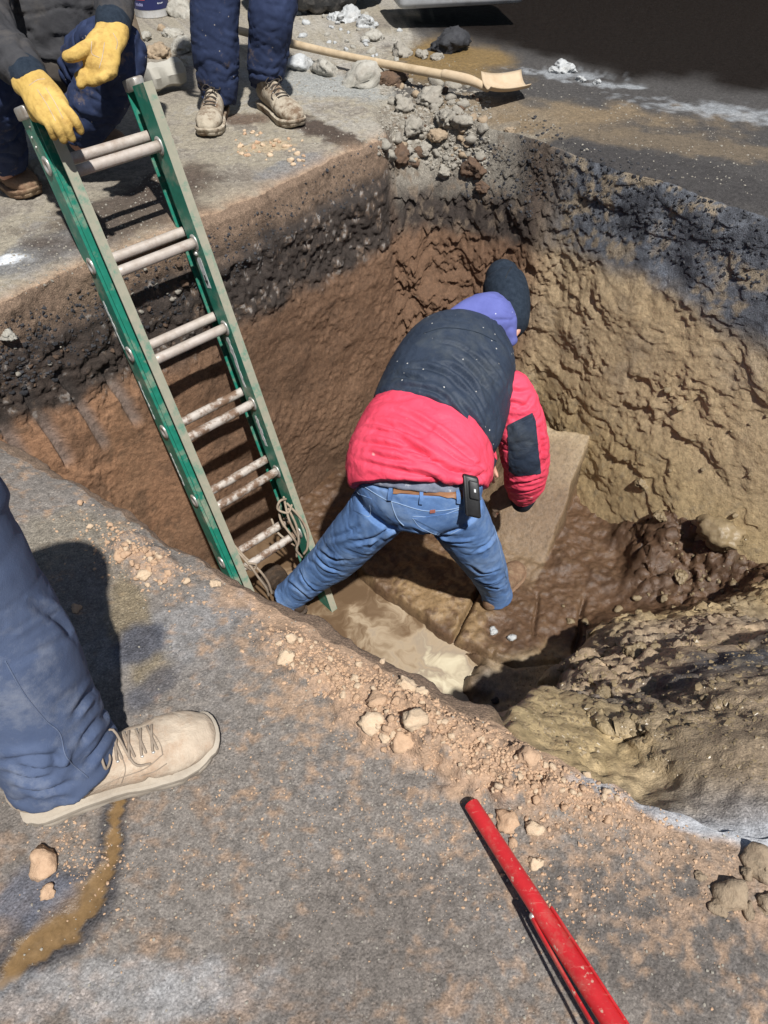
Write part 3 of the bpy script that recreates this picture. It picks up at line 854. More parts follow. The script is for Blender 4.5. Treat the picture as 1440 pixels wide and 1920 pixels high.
def tube(bm, pts, side=None, ring=14, sub=4, caps=True, flat_caps=False):
    """pts: [(Vector, ra, rb)] or [(Vector, r)], optional 4th item: side vector of that station"""
    rows = []
    for p in pts:
        P = p[0]; ra = p[1]; rb = p[2] if len(p) > 2 and p[2] is not None else ra
        s = p[3] if len(p) > 3 else side
        s = Vector((0.0, 0.0, 0.0)) if s is None else s
        rows.append([P[0], P[1], P[2], ra, rb, s[0], s[1], s[2]])
    a = catmull(rows, sub)
    C = [Vector(r[:3]) for r in a]
    n = len(C)
    T = []
    for i in range(n):
        t = C[min(i + 1, n - 1)] - C[max(i - 1, 0)]
        T.append(t.normalized() if t.length > 1e-9 else Vector((0, 0, 1)))
    frames = []
    prev = None
    for i in range(n):
        s = Vector(a[i][5:8])
        if s.length < 1e-6:
            s = prev if prev is not None else T[i].orthogonal()
        s = (s - T[i] * s.dot(T[i]))
        if s.length < 1e-6:
            s = T[i].orthogonal()
        s.normalize()
        prev = s
        frames.append((s, T[i].cross(s)))
    st = []
    if caps and not flat_caps:
        ra, rb = a[0][3], a[0][4]
        m = min(ra, rb)
        for k in (0.98, 0.8, 0.45):
            q = math.sqrt(max(0, 1 - k * k))
            st.append((C[0] - T[0] * m * k, ra * q, rb * q, frames[0]))
    for i in range(n):
        st.append((C[i], a[i][3], a[i][4], frames[i]))
    if caps and not flat_caps:
        ra, rb = a[-1][3], a[-1][4]
        m = min(ra, rb)
        for k in (0.45, 0.8, 0.98):
            q = math.sqrt(max(0, 1 - k * k))
            st.append((C[-1] + T[-1] * m * k, ra * q, rb * q, frames[-1]))
    rings = []
    for (c, ra, rb, (s, b)) in st:
        rings.append([bm.verts.new(c + s * (ra * math.cos(2 * math.pi * j / ring)) + b * (rb * math.sin(2 * math.pi * j / ring))) for j in range(ring)])
    for r0, r1 in zip(rings[:-1], rings[1:]):
        for j in range(ring):
            bm.faces.new((r0[j], r0[(j + 1) % ring], r1[(j + 1) % ring], r1[j]))
    if caps:
        bm.faces.new(rings[0][::-1])
        bm.faces.new(rings[-1])
    return rings

def ball(bm, c, rx, ry, rz, rot=None, seg=20):
    M = Matrix.Translation(c) @ (rot.to_4x4() if rot is not None else Matrix.Identity(4)) @ Matrix.Diagonal((rx, ry, rz, 1))
    bmesh.ops.create_uvsphere(bm, u_segments=seg, v_segments=seg // 2 + 2, radius=1, matrix=M)

def box(bm, M, sx, sy, sz, bevel=0.0):
    b2 = bmesh.new()
    bmesh.ops.create_cube(b2, size=1, matrix=Matrix.Diagonal((sx, sy, sz, 1)))
    if bevel > 0:
        bmesh.ops.bevel(b2, geom=b2.edges[:], offset=bevel, segments=2, affect='EDGES', profile=0.5)
    bmesh.ops.transform(b2, matrix=M, verts=b2.verts[:])
    tmp = bpy.data.meshes.new('t'); b2.to_mesh(tmp); b2.free()
    bm.from_mesh(tmp); bpy.data.meshes.remove(tmp)

def fuse(bm, voxel, smooth=5, factor=0.5):
    """one continuous skin around everything in bm"""
    bmesh.ops.recalc_face_normals(bm, faces=bm.faces[:])
    me = bpy.data.meshes.new('fuse_source'); bm.to_mesh(me); bm.free()
    o = bpy.data.objects.new('fuse_source', me); col.objects.link(o)
    m = o.modifiers.new('r', 'REMESH'); m.mode = 'VOXEL'; m.voxel_size = voxel; m.use_smooth_shade = True
    if smooth:
        s = o.modifiers.new('s', 'SMOOTH'); s.factor = factor; s.iterations = smooth
    dg = bpy.context.evaluated_depsgraph_get()
    me2 = bpy.data.meshes.new_from_object(o.evaluated_get(dg))
    bpy.data.objects.remove(o); bpy.data.meshes.remove(me)
    return me2

def verts_of(me):
    a = np.empty(len(me.vertices) * 3, dtype=np.float32); me.vertices.foreach_get('co', a)
    n = np.empty(len(me.vertices) * 3, dtype=np.float32); me.vertices.foreach_get('normal', n)
    return a.reshape(-1, 3).astype(np.float64), n.reshape(-1, 3).astype(np.float64)

def set_verts(me, v):
    me.vertices.foreach_set('co', v.astype(np.float32).ravel()); me.update()

def wrinkle(me, amp, across, f_across=26, f_along=7, seed=0, warp=0.03, mask=None):
    """folds that repeat in the direction `across`"""
    v, n = verts_of(me)
    a = np.array(Vector(across).normalized()); b = np.array(Vector(across).normalized().orthogonal()); c = np.cross(a, b)
    w = np.column_stack([fbm(v, 9, 2, seed + 3), fbm(v, 9, 2, seed + 5), fbm(v, 9, 2, seed + 9)]) * warp
    p = v + w
    q = np.column_stack([p @ a * f_across, p @ b * f_along, p @ c * f_along])
    r = fbm(q, 1.0, 2, seed, gain=0.4, ridge=True)
    d = amp * (0.45 * fbm(q * 0.5, 1.0, 2, seed + 40) - 1.0 * sstep(0.25, 0.95, r) + 0.25)
    if mask is not None:
        d = d * mask(v)
    set_verts(me, v + n * d[:, None])
    return me

def creases(me, paths, width=0.011, amp=0.007):
    """folds pulled along given lines (pixels of the photograph, met on the cloth)"""
    o_ = [vv.co.copy() for vv in me.vertices]
    b = BVHTree.FromPolygons(o_, [tuple(p.vertices) for p in me.polygons])
    v, n = verts_of(me)
    disp = np.zeros(len(v))
    cpos = np.array([0, 0, CAM_H])
    front = ((cpos - v) * n).sum(1) > 0
    for path in paths:
        k = path[2] if len(path) > 2 and not hasattr(path[2], '__len__') else 1.0
        pts = [q for q in path if hasattr(q, '__len__')]
        px = catmull([(q[0], q[1], 0) for q in pts], 5)
        h3 = [np.array(hit(b, q[0], q[1])[0]) for q in px]
        best = np.full(len(v), 9.0); tpar = np.zeros(len(v)); sgn = np.zeros(len(v))
        m = len(h3) - 1
        for j in range(m):
            a, c = h3[j], h3[j + 1]
            d = c - a; L2 = max(d @ d, 1e-9)
            t = np.clip(((v - a) @ d) / L2, 0, 1)
            r = v - (a + t[:, None] * d)
            dist = np.linalg.norm(r, axis=1)
            mm = dist < best
            best = np.where(mm, dist, best); tpar = np.where(mm, (j + t) / m, tpar)
            s_ = np.sign((np.cross(np.broadcast_to(d, r.shape), r) * n).sum(1)); sgn = np.where(mm, s_, sgn)
        fade = np.sin(np.pi * np.clip(tpar, 0.02, 0.98)) ** 0.6
        x = best * sgn
        f = -np.exp(-(x / width) ** 2) + 0.85 * np.exp(-((x - 1.7 * width) / (1.25 * width)) ** 2) + 0.35 * np.exp(-((x + 1.9 * width) / (1.4 * width)) ** 2)
        disp += amp * f * fade * (best < width * 5)
    set_verts(me, v + n * (disp * front)[:, None])
    return me

def mesh_from(bm, name, mat, parent, voxel, smooth=5, wr=(), folds=None):
    me = fuse(bm, voxel, smooth)
    if folds:
        for f_ in folds:
            creases(me, *f_)
    for w in wr:
        wrinkle(me, **w)
    smooth_all(me)
    return link(name, me, mat, parent)

def bvh_of(o):
    me = o.data
    vs_ = [v.co.copy() for v in me.vertices]
    ps = [tuple(p.vertices) for p in me.polygons]
    return BVHTree.FromPolygons(vs_, ps)

def hit(bvh, px, py):
    o = Vector((0, 0, CAM_H)); d = ray(px, py).normalized()
    loc, nor, idx, dist = bvh.ray_cast(o, d)
    if loc is None:
        loc, nor, idx, dist = bvh.find_nearest(at(px, py, 2.3))
    if nor.dot(d) > 0:
        nor = -nor
    return loc, nor

def patch(bvh, corners, nu, nv, off, thick, name, mat, parent, rnd=0.0):
    """a piece of cloth or leather lying on a body: corners are places on it, counted round"""
    bm = bmesh.new()
    c = [np.array(k, dtype=float) for k in corners]
    top = {}
    for j in range(nv + 1):
        for i in range(nu + 1):
            u, v = i / nu, j / nv
            p = (c[0] * (1 - u) + c[1] * u) * (1 - v) + (c[3] * (1 - u) + c[2] * u) * v
            loc, nor = hit(bvh, p[0], p[1])
            e = min(u, 1 - u) * nu, min(v, 1 - v) * nv
            o_ = off
            top[i, j] = (bm.verts.new(loc + nor * o_), loc, nor)
    for j in range(nv):
        for i in range(nu):
            bm.faces.new((top[i, j][0], top[i, j + 1][0], top[i + 1, j + 1][0], top[i + 1, j][0]))
    rim = [(i, 0) for i in range(nu)] + [(nu, j) for j in range(nv)] + [(i, nv) for i in range(nu, 0, -1)] + [(0, j) for j in range(nv, 0, -1)]
    low = {k: bm.verts.new(top[k][0].co - top[k][2] * thick) for k in rim}
    for a, b in zip(rim, rim[1:] + rim[:1]):
        bm.faces.new((top[a][0], top[b][0], low[b], low[a]))
    bmesh.ops.recalc_face_normals(bm, faces=bm.faces[:])
    return sharp(finish(bm, name, mat, parent), 50)

def seam(bvh, path, r, name, mat, parent, off=0.0, sub=6):
    pts = catmull([(p[0], p[1], 0) for p in path], sub)
    bm = bmesh.new()
    P = []
    for p in pts:
        loc, nor = hit(bvh, p[0], p[1])
        P.append((loc + nor * off, r))
    tube(bm, P, ring=6, sub=1)
    return finish(bm, name, mat, parent)

def rock_mesh(name, seed, sub=3, jag=0.28, flat=1.0, cuts=6):
    rnd = random.Random(seed)
    bm = bmesh.new()
    bmesh.ops.create_icosphere(bm, subdivisions=sub, radius=1)
    planes = []
    for k in range(cuts):
        d = Vector((rnd.uniform(-1, 1), rnd.uniform(-1, 1), rnd.uniform(-1, 1))).normalized()
        planes.append((d, rnd.uniform(0.45, 0.8)))
    for v in bm.verts:
        for d, h in planes:
            t = v.co.dot(d)
            if t > h:
                v.co -= d * (t - h) * 0.9
    me = bpy.data.meshes.new(name); bm.to_mesh(me); bm.free()
    v, n = verts_of(me)
    v = v + n * (jag * 0.75 * fbm(v, 1.7, 3, seed) + jag * 0.55 * fbm(v, 4.0, 3, seed + 2, ridge=True) + jag * 0.22 * fbm(v, 10.0, 2, seed + 4))[:, None]
    v[:, 2] *= flat
    set_verts(me, v)
    smooth_all(me)
    return me

# ================================================================== MATERIALS OF THINGS
M = {}
M['green'] = simple_mat('green_fibreglass', (0.012, 0.150, 0.100), (0.018, 0.215, 0.150), 45, 0.42, 0.12, 0.002, dirt=(0.36, 0.33, 0.25), dirt_amt=0.85, dscale=13, dlo=0.50, dhi=0.72)
M['green_dusty'] = simple_mat('dusty_green_fibreglass', (0.36, 0.33, 0.25), (0.27, 0.28, 0.21), 30, 0.75, 0.2, 0.002, dirt=(0.05, 0.23, 0.16), dirt_amt=0.8, dscale=18, dlo=0.52, dhi=0.68)
M['rung'] = simple_mat('dusty_aluminium', (0.40, 0.34, 0.285), (0.54, 0.48, 0.43), 40, 0.5, 0.2, 0.002, dirt=(0.22, 0.14, 0.09), dirt_amt=0.6, dscale=16, metallic=0.15, dlo=0.52, dhi=0.70)
M['rung_mud'] = simple_mat('muddy_aluminium', (0.42, 0.37, 0.32), (0.55, 0.50, 0.45), 40, 0.5, 0.3, 0.002, dirt=(0.17, 0.10, 0.06), dirt_amt=0.95, dscale=22, metallic=0.1, dlo=0.44, dhi=0.56)
M['metal'] = simple_mat('worn_steel', (0.42, 0.40, 0.37), (0.56, 0.54, 0.50), 60, 0.4, 0.1, 0.001, dirt=(0.30, 0.22, 0.15), dirt_amt=0.6, dscale=40, metallic=0.5)
M['sticker'] = simple_mat('worn_white_sticker', (0.60, 0.60, 0.60), (0.75, 0.75, 0.75), 60, 0.5, 0.05, 0.001, dirt=(0.30, 0.36, 0.33), dirt_amt=0.8, dscale=50)
M['black'] = simple_mat('black_plastic', (0.012, 0.012, 0.013), (0.022, 0.022, 0.023), 60, 0.45, 0.1, 0.001)
M['rubber'] = simple_mat('black_rubber', (0.018, 0.018, 0.018), (0.035, 0.034, 0.033), 50, 0.8, 0.3, 0.002, dirt=(0.18, 0.16, 0.14), dirt_amt=0.6, dscale=14)
M['rope'] = simple_mat('muddy_rope', (0.27, 0.21, 0.15), (0.38, 0.31, 0.235), 120, 0.9, 0.6, 0.002, dirt=(0.19, 0.12, 0.08), dirt_amt=0.7, dscale=30)
M['red_paint'] = simple_mat('red_painted_steel', (0.46, 0.018, 0.022), (0.60, 0.030, 0.034), 25, 0.34, 0.08, 0.001, dirt=(0.50, 0.22, 0.17), dirt_amt=0.55, dscale=26, dlo=0.56, dhi=0.74)
def scratched_red():
    m, nt, b = new_mat('scratched_red_paint')
    tc = nt.nodes.new('ShaderNodeTexCoord')
    n1 = n_noise(nt, 12, 6, 0.7)
    c = n_ramp(nt, n1.outputs[0], [(0.3, (0.42, 0.016, 0.020)), (0.7, (0.60, 0.030, 0.034))]).outputs[0]
    mp = nt.nodes.new('ShaderNodeMapping'); mp.inputs['Rotation'].default_value = (0, 0, math.radians(60)); mp.inputs['Scale'].default_value = (14, 210, 120)
    nt.links.new(tc.outputs['Object'], mp.inputs[0])
    n2 = n_noise(nt, 1.0, 4, 0.7, mp.outputs[0])
    c = n_mix(nt, c, (0.62, 0.22, 0.18), n_ramp(nt, n2.outputs[0], [(0.60, 0.0), (0.72, 0.75)]).outputs[0])
    n3 = n_noise(nt, 90, 3, 0.6)
    c = n_mix(nt, c, (0.55, 0.40, 0.30), n_ramp(nt, n3.outputs[0], [(0.64, 0.0), (0.70, 0.8)]).outputs[0])
    n4 = n_noise(nt, 22, 8, 0.75)
    f4 = n_ramp(nt, n4.outputs[0], [(0.50, 0.0), (0.72, 0.5)]).outputs[0]
    c = n_mix(nt, c, (0.40, 0.20, 0.14), f4)
    nt.links.new(c, b.inputs['Base Color'])
    nt.links.new(n_math(nt, 'ADD', 0.36, n_math(nt, 'MULTIPLY', f4, 0.8)), b.inputs['Roughness'])
    n_bump(nt, b, n2.outputs[0], 0.12, 0.002)
    return m
M['red_paint'] = scratched_red()
M['wood'] = simple_mat('dusty_wood', (0.44, 0.33, 0.205), (0.55, 0.43, 0.285), 30, 0.7, 0.2, 0.002, dirt=(0.30, 0.22, 0.13), dirt_amt=0.5, dscale=14)
M['blade'] = simple_mat('clay_caked_steel', (0.47, 0.355, 0.235), (0.56, 0.44, 0.30), 18, 0.85, 0.3, 0.003, dirt=(0.42, 0.29, 0.16), dirt_amt=0.6, dscale=12)
M['clay'] = simple_mat('tan_clay', (0.44, 0.285, 0.18), (0.56, 0.385, 0.25), 2.2, 0.95, 0.8, 0.002, dirt=(0.28, 0.165, 0.095), dirt_amt=0.4, dscale=1.3, bscale=4.5)
M['pale_clay'] = simple_mat('pale_clay', (0.52, 0.385, 0.255), (0.66, 0.51, 0.36), 2.2, 0.95, 0.8, 0.002, dirt=(0.34, 0.23, 0.14), dirt_amt=0.4, dscale=1.3, bscale=4.5)
M['stone'] = simple_mat('dusty_stone', (0.27, 0.20, 0.135), (0.42, 0.325, 0.22), 2.2, 0.95, 0.8, 0.004, dirt=(0.16, 0.12, 0.085), dirt_amt=0.4, dscale=1.3, bscale=4.5)
M['concrete'] = simple_mat('dirty_concrete', (0.33, 0.31, 0.26), (0.46, 0.44, 0.39), 2.2, 0.95, 0.8, 0.008, dirt=(0.15, 0.11, 0.075), dirt_amt=0.4, dscale=1.3, bscale=4.5)
M['ice'] = simple_mat('dirty_ice', (0.36, 0.37, 0.37), (0.52, 0.53, 0.53), 2.2, 0.45, 0.5, 0.008, dirt=(0.33, 0.31, 0.27), dirt_amt=0.4, dscale=1.3, bscale=4.5)
M['rubble'] = simple_mat('grey_rubble', (0.24, 0.22, 0.185), (0.37, 0.34, 0.285), 2.2, 0.95, 0.9, 0.004, dirt=(0.09, 0.065, 0.05), dirt_amt=0.4, dscale=1.3, bscale=4.5)
M['brown_lump'] = simple_mat('brown_soil_lump', (0.10, 0.060, 0.038), (0.16, 0.10, 0.062), 2.2, 0.9, 0.9, 0.006, dirt=(0.035, 0.03, 0.028), dirt_amt=0.7, dscale=1.3, bscale=4.5)
M['tar'] = simple_mat('black_asphalt_lump', (0.018, 0.018, 0.021), (0.045, 0.046, 0.052), 2.2, 0.75, 1.0, 0.008, bscale=4.5)
M['mud'] = simple_mat('wet_mud', (0.20, 0.150, 0.085), (0.285, 0.215, 0.125), 2.2, 0.38, 0.8, 0.005, dirt=(0.14, 0.10, 0.06), dirt_amt=0.4, dscale=1.3, bscale=4.5)

# ================================================================== LADDER
def build_ladder():
    k = 0.92
    W = 0.298 * k; S = 0.3048 * k
    v = Vector((0.730, 0.683, 0)).normalized()
    u = Vector((0.2311, -0.2466, -0.9412)).normalized()
    nrm = u.cross(v).normalized()                       # towards the pit
    if nrm.y > 0: nrm = -nrm
    B = Matrix((v, u, nrm)).transposed().to_4x4()
    T = Matrix.Translation(Vector((-0.858, 2.070, 0.254))) @ B
    root = empty('ladder', T @ Vector((W / 2, 5 * S + 0.42, -0.03)),
                 'muddy green extension ladder standing in the pit against its left side', 'ladder')
    def rail(sx, section):
        # profile in (x, z): C channel; front section opens outward, rear section opens inward
        t = 0.0045
        if section == 0:
            x0, d, fl, z0 = (0.0 if sx < 0 else W), 0.038, 0.029 * sx, 0.0
        else:
            x0, d, fl, z0 = ((-0.036) if sx < 0 else W + 0.036), 0.036, -0.024 * sx, -0.082
        tt = t * (1 if fl > 0 else -1)
        prof = [(x0, -d), (x0 + fl, -d), (x0 + fl, -d + t), (x0 + tt, -d + t), (x0 + tt, d - t), (x0 + fl, d - t), (x0 + fl, d), (x0, d)]
        bm = bmesh.new()
        y0, y1 = -0.160, 5 * S + 0.46
        if section == 1: y0, y1 = -0.170, 5 * S + 0.30
        NS = 30
        rings = []
        for q in range(NS + 1):
            y = y0 + (y1 - y0) * q / NS
            rings.append([bm.verts.new(T @ Vector((a, y, z0 + b))) for a, b in prof])
        for r0, r1 in zip(rings[:-1], rings[1:]):
            for j in range(8):
                f = bm.faces.new((r0[j], r0[(j + 1) % 8], r1[(j + 1) % 8], r1[j]))
                if section == 0 and j in (5, 6):
                    f.material_index = 1
        bm.faces.new(rings[0][::-1]); bm.faces.new(rings[-1])
        bmesh.ops.recalc_face_normals(bm, faces=bm.faces[:])
        o = finish(bm, 'rail', [M['green'], M['green_dusty']], root, smooth=False)
        return o
    rails = {}
    for section in (0, 1):
        for sx in (-1, 1):
            rails[section, sx] = rail(sx, section)
    for section in (0, 1):
        for i in range(6):
            x0, x1 = (0.0, W) if section == 0 else (-0.036, W + 0.036)
            z = 0.0 if section == 0 else -0.070
            y = i * S + (0 if section == 0 else -0.030)
            bm = bmesh.new()
            nseg, R = 20, 0.0158
            rings = []
            for q in range(13):
                x = x0 + (x1 - x0) * q / 12
                ring = []
                for j in range(nseg):
                    a = 2 * math.pi * j / nseg
                    r = R * (1.0 + (0.06 if (j % 2 and 3 < j < 12) else 0))
                    ring.append(bm.verts.new(T @ Vector((x, y + r * math.cos(a) * 1.0, z + r * math.sin(a) * 0.88))))
                rings.append(ring)
            for r0, r1 in zip(rings[:-1], rings[1:]):
                for j in range(nseg):
                    bm.faces.new((r0[j], r0[(j + 1) % nseg], r1[(j + 1) % nseg], r1[j]))
            bm.faces.new(rings[0][::-1]); bm.faces.new(rings[-1])
            bmesh.ops.recalc_face_normals(bm, faces=bm.faces[:])
            rg = finish(bm, 'rung', M['rung_mud'] if i >= 3 else M['rung'], root)
            # flared ends: outside the rear rails, inside the front rails
            for sx in (-1, 1):
                bm = bmesh.new()
                xc = (x0 if sx < 0 else x1)
                xo = xc + (sx * 0.004 if section == 1 else -sx * 0.004)
                rr = []
                for (dx, r) in ((0, 0.0235), (0.5, 0.0235), (1.0, 0.018), (0.6, 0.0125), (0.1, 0.011)):
                    xx = xc + (xo - xc) * dx * (1.6 if section == 1 else 1.2)
                    rr.append([bm.verts.new(T @ Vector((xx, y + r * 1.12 * math.cos(2 * math.pi * j / 18), z + r * 0.9 * math.sin(2 * math.pi * j / 18)))) for j in range(18)])
                for r0, r1 in zip(rr[:-1], rr[1:]):
                    for j in range(18):
                        bm.faces.new((r0[j], r0[(j + 1) % 18], r1[(j + 1) % 18], r1[j]))
                bm.faces.new(rr[-1])
                bmesh.ops.recalc_face_normals(bm, faces=bm.faces[:])
                finish(bm, 'rung_collar', M['metal'], rg)
    # grey caps on the tops of the rear rails, rivets on the rear left rail
    for sx in (-1, 1):
        bm = bmesh.new()
        xc = -0.028 if sx < 0 else W + 0.028
        box(bm, T @ Matrix.Translation((xc, -0.165, -0.082)), 0.034, 0.034, 0.082, 0.006)
        finish(bm, 'rail_cap', M['metal'], root)
    for y in (-0.13, -0.105, -0.08):
        bm = bmesh.new()
        ball(bm, T @ Vector((-0.036, y, -0.082 + (0.012 if y < -0.12 else -0.012))), 0.004, 0.004, 0.004, seg=8)
        finish(bm, 'rivet', M['metal'], root)
    # stickers on the inner faces of the right rail, one with a black arrow
    def stick(y0, y1, z0, z1, sect=0, mat='sticker', lift=0.0008, jag=True, nm='sticker', sx=1):
        bm = bmesh.new()
        x = (W - lift) if sect == 0 else (-0.036 - lift)
        n = 14
        a = []; b = []
        rr = random.Random(int(y0 * 1000))
        for q in range(n + 1):
            y = y0 + (y1 - y0) * q / n
            j1 = rr.uniform(0, 0.010) if jag else 0
            j2 = rr.uniform(0, 0.008) if jag else 0
            a.append((y, z0 + j1)); b.append((y, z1 - j2))
        pts = a + b[::-1]
        top = [bm.verts.new(T @ Vector((x, p[0], p[1]))) for p in pts]
        bot = [bm.verts.new(T @ Vector((x + (lift + 0.001) * (1 if sect == 0 else 1), p[0], p[1]))) for p in pts]
        for q in range(n):
            bm.faces.new((top[q], top[q + 1], top[2 * n - q], top[2 * n + 1 - q]))
        m_ = len(pts)
        for q in range(m_):
            bm.faces.new((top[q], bot[q], bot[(q + 1) % m_], top[(q + 1) % m_]))
        bmesh.ops.recalc_face_normals(bm, faces=bm.faces[:])
        return finish(bm, nm, M[mat], root, smooth=False)
    s = stick(S * 1.17, S * 1.52, -0.024, 0.002, jag=False)
    # arrow printed on it
    bm = bmesh.new()
    c0 = S * 1.43
    pts = [(-0.004, c0 - 0.018), (0.004, c0 - 0.018), (0.004, c0), (0.010, c0), (0.0, c0 + 0.018), (-0.010, c0), (-0.004, c0)]
    top = [bm.verts.new(T @ Vector((W - 0.0016, q, p - 0.011))) for p, q in pts]
    bm.faces.new(top)
    bmesh.ops.recalc_face_normals(bm, faces=bm.faces[:])
    ar = finish(bm, 'arrow', M['black'], root, smooth=False)
    bmx = bmesh.new(); ball(bmx, T @ Vector((W - 0.002, S * 1.12, -0.012)), 0.008, 0.008, 0.008, seg=12)
    finish(bmx, 'rivet', M['metal'], root)
    stick(S * 2.12, S * 2.78, -0.026, 0.0)
    stick(S * 3.18, S * 3.62, -0.026, 0.0)
    stick(S * 1.28, S * 1.85, -0.115, -0.098, sect=1)
    stick(S * 2.25, S * 2.75, -0.115, -0.100, sect=1)
    stick(S * 3.22, S * 3.7, -0.115, -0.100, sect=1)
    # rope tied round the lowest rungs on both sides
    def rope(pts, name_label):
        bm = bmesh.new()
        for strand in pts:
            tube(bm, [(T @ Vector(p), 0.0047) for p in strand], ring=7, sub=5)
        me_o = finish(bm, 'rope', M['rope'])
        tag(me_o, name_label, 'rope')
    y5 = 5 * S
    rope([[(W - 0.01, y5 - 0.17, 0.0), (W - 0.035, y5 - 0.10, 0.03), (W - 0.03, y5 - 0.03, 0.03), (W - 0.02, y5 + 0.02, 0.02), (W - 0.03, y5 + 0.05, -0.01), (W - 0.05, y5, -0.08), (W - 0.05, y5 - 0.06, -0.09)],
          [(W - 0.015, y5 - 0.15, 0.02), (W + 0.005, y5 - 0.08, 0.045), (W + 0.01, y5 - 0.01, 0.05), (W - 0.005, y5 + 0.06, 0.035), (W - 0.02, y5 + 0.085, 0.02)],
          [(W - 0.03, y5 - 0.16, -0.01), (W - 0.05, y5 - 0.09, -0.01), (W - 0.045, y5 - 0.02, 0.022), (W - 0.035, y5 + 0.03, 0.018), (W - 0.045, y5 + 0.09, 0.0)],
          [(W - 0.01, y5 - 0.165, 0.01), (W - 0.04, y5 - 0.175, 0.018), (W - 0.055, y5 - 0.145, 0.01), (W - 0.03, y5 - 0.12, 0.03), (W - 0.005, y5 - 0.14, 0.03)],
          [(W - 0.02, y5 - 0.13, 0.025), (W - 0.02, y5 - 0.06, 0.04), (W - 0.03, y5 + 0.01, 0.035), (W - 0.045, y5 + 0.05, 0.02), (W - 0.03, y5 + 0.10, 0.01)]],
         'muddy rope knotted round the right end of the lowest ladder rungs')
    rope([[(0.02, y5 - 0.09, -0.06), (0.025, y5 - 0.04, -0.01), (0.03, y5, 0.024), (0.04, y5 + 0.06, 0.03), (0.055, y5 + 0.12, 0.02), (0.06, y5 + 0.17, 0.0)],
          [(0.03, y5 - 0.08, -0.07), (0.04, y5 - 0.02, -0.02), (0.055, y5 + 0.03, 0.02), (0.07, y5 + 0.10, 0.02), (0.075, y5 + 0.17, 0.0)],
          [(0.01, y5 - 0.02, 0.02), (0.035, y5 + 0.022, 0.012), (0.05, y5 + 0.0, 0.026), (0.03, y5 - 0.02, 0.024)]],
         'thin muddy rope looped over the left end of the lowest ladder rungs')
    return root, T, W, S
ladder, LT, LW, LS = build_ladder()

# ================================================================== TOOLS AND ROADSIDE THINGS
def build_pole():
    root = empty('red_pole', ground(890, 1508), 'long red steel tool handle lying on the grey asphalt at the bottom of the picture', 'tool handle')
    a = ground(884, 1508, 0.024); b = at(1150, 1920, 0.845); 
    d = (b - a)
    far = a + d * 1.75
    bm = bmesh.new()
    P = [(a + d * t, 0.0112 + 0.0020 * min(t, 1.1)) for t in np.linspace(0, 1.72, 30)]
    tube(bm, P, ring=28, sub=1, flat_caps=True)
    o = finish(bm, 'tube', M['red_paint'], root); sharp(o, 50)
    ax = d.normalized(); sd_ = ax.cross(Vector((0, 0, 1))).normalized()     # to the right of the pole
    if sd_.x > 0: sd_ = -sd_
    # black disc on the closed end, imitating the shade inside an open tube
    bm = bmesh.new(); tube(bm, [(a - ax * 0.0012, 0.0090), (a - ax * 0.0002, 0.0090)], ring=24, sub=1, flat_caps=True)
    finish(bm, 'bore_shade_disc', M['black'], root, smooth=False)
    # hinged side bar with its pivot bolt
    q0 = a + d * 0.545
    bm = bmesh.new()
    up = sd_.cross(ax).normalized()
    if up.z < 0: up = -up
    for t0, t1 in ((0, 1),):
        pts = []
        for t in np.linspace(0, 1, 16):
            c = q0 + d * (t * 0.95) + sd_ * (0.0135 + 0.013 * t ** 0.8) - up * 0.004
            pts.append((c, 0.0024, 0.0060, sd_))
        tube(bm, pts, ring=10, sub=1)
    finish(bm, 'side_bar', M['red_paint'], root)
    bm = bmesh.new(); ball(bm, q0 + sd_ * 0.0125 - up * 0.001, 0.0042, 0.0042, 0.0042, seg=14)
    finish(bm, 'pivot_bolt', M['metal'], root)
    bm = bmesh.new()
    pts = []
    for t in np.linspace(0, 1, 12):
        pts.append((q0 + d * (0.02 + t * 0.55) - sd_ * (0.0125 - 0.001 * t) + up * 0.006, 0.0022, 0.006, sd_))
    tube(bm, pts, ring=8, sub=1)
    finish(bm, 'lock_strip', M['red_paint'], root)
    # the heavy foot outside the picture on which the handle rests
    f = far
    bm = bmesh.new()
    box(bm, Matrix.Translation((f.x, f.y, f.z / 2)) @ Matrix.Rotation(math.atan2(ax.y, ax.x), 4, 'Z'), 0.09, 0.10, max(f.z + 0.03, 0.05), 0.012)
    finish(bm, 'foot', M['red_paint'], root)
    return root
build_pole()

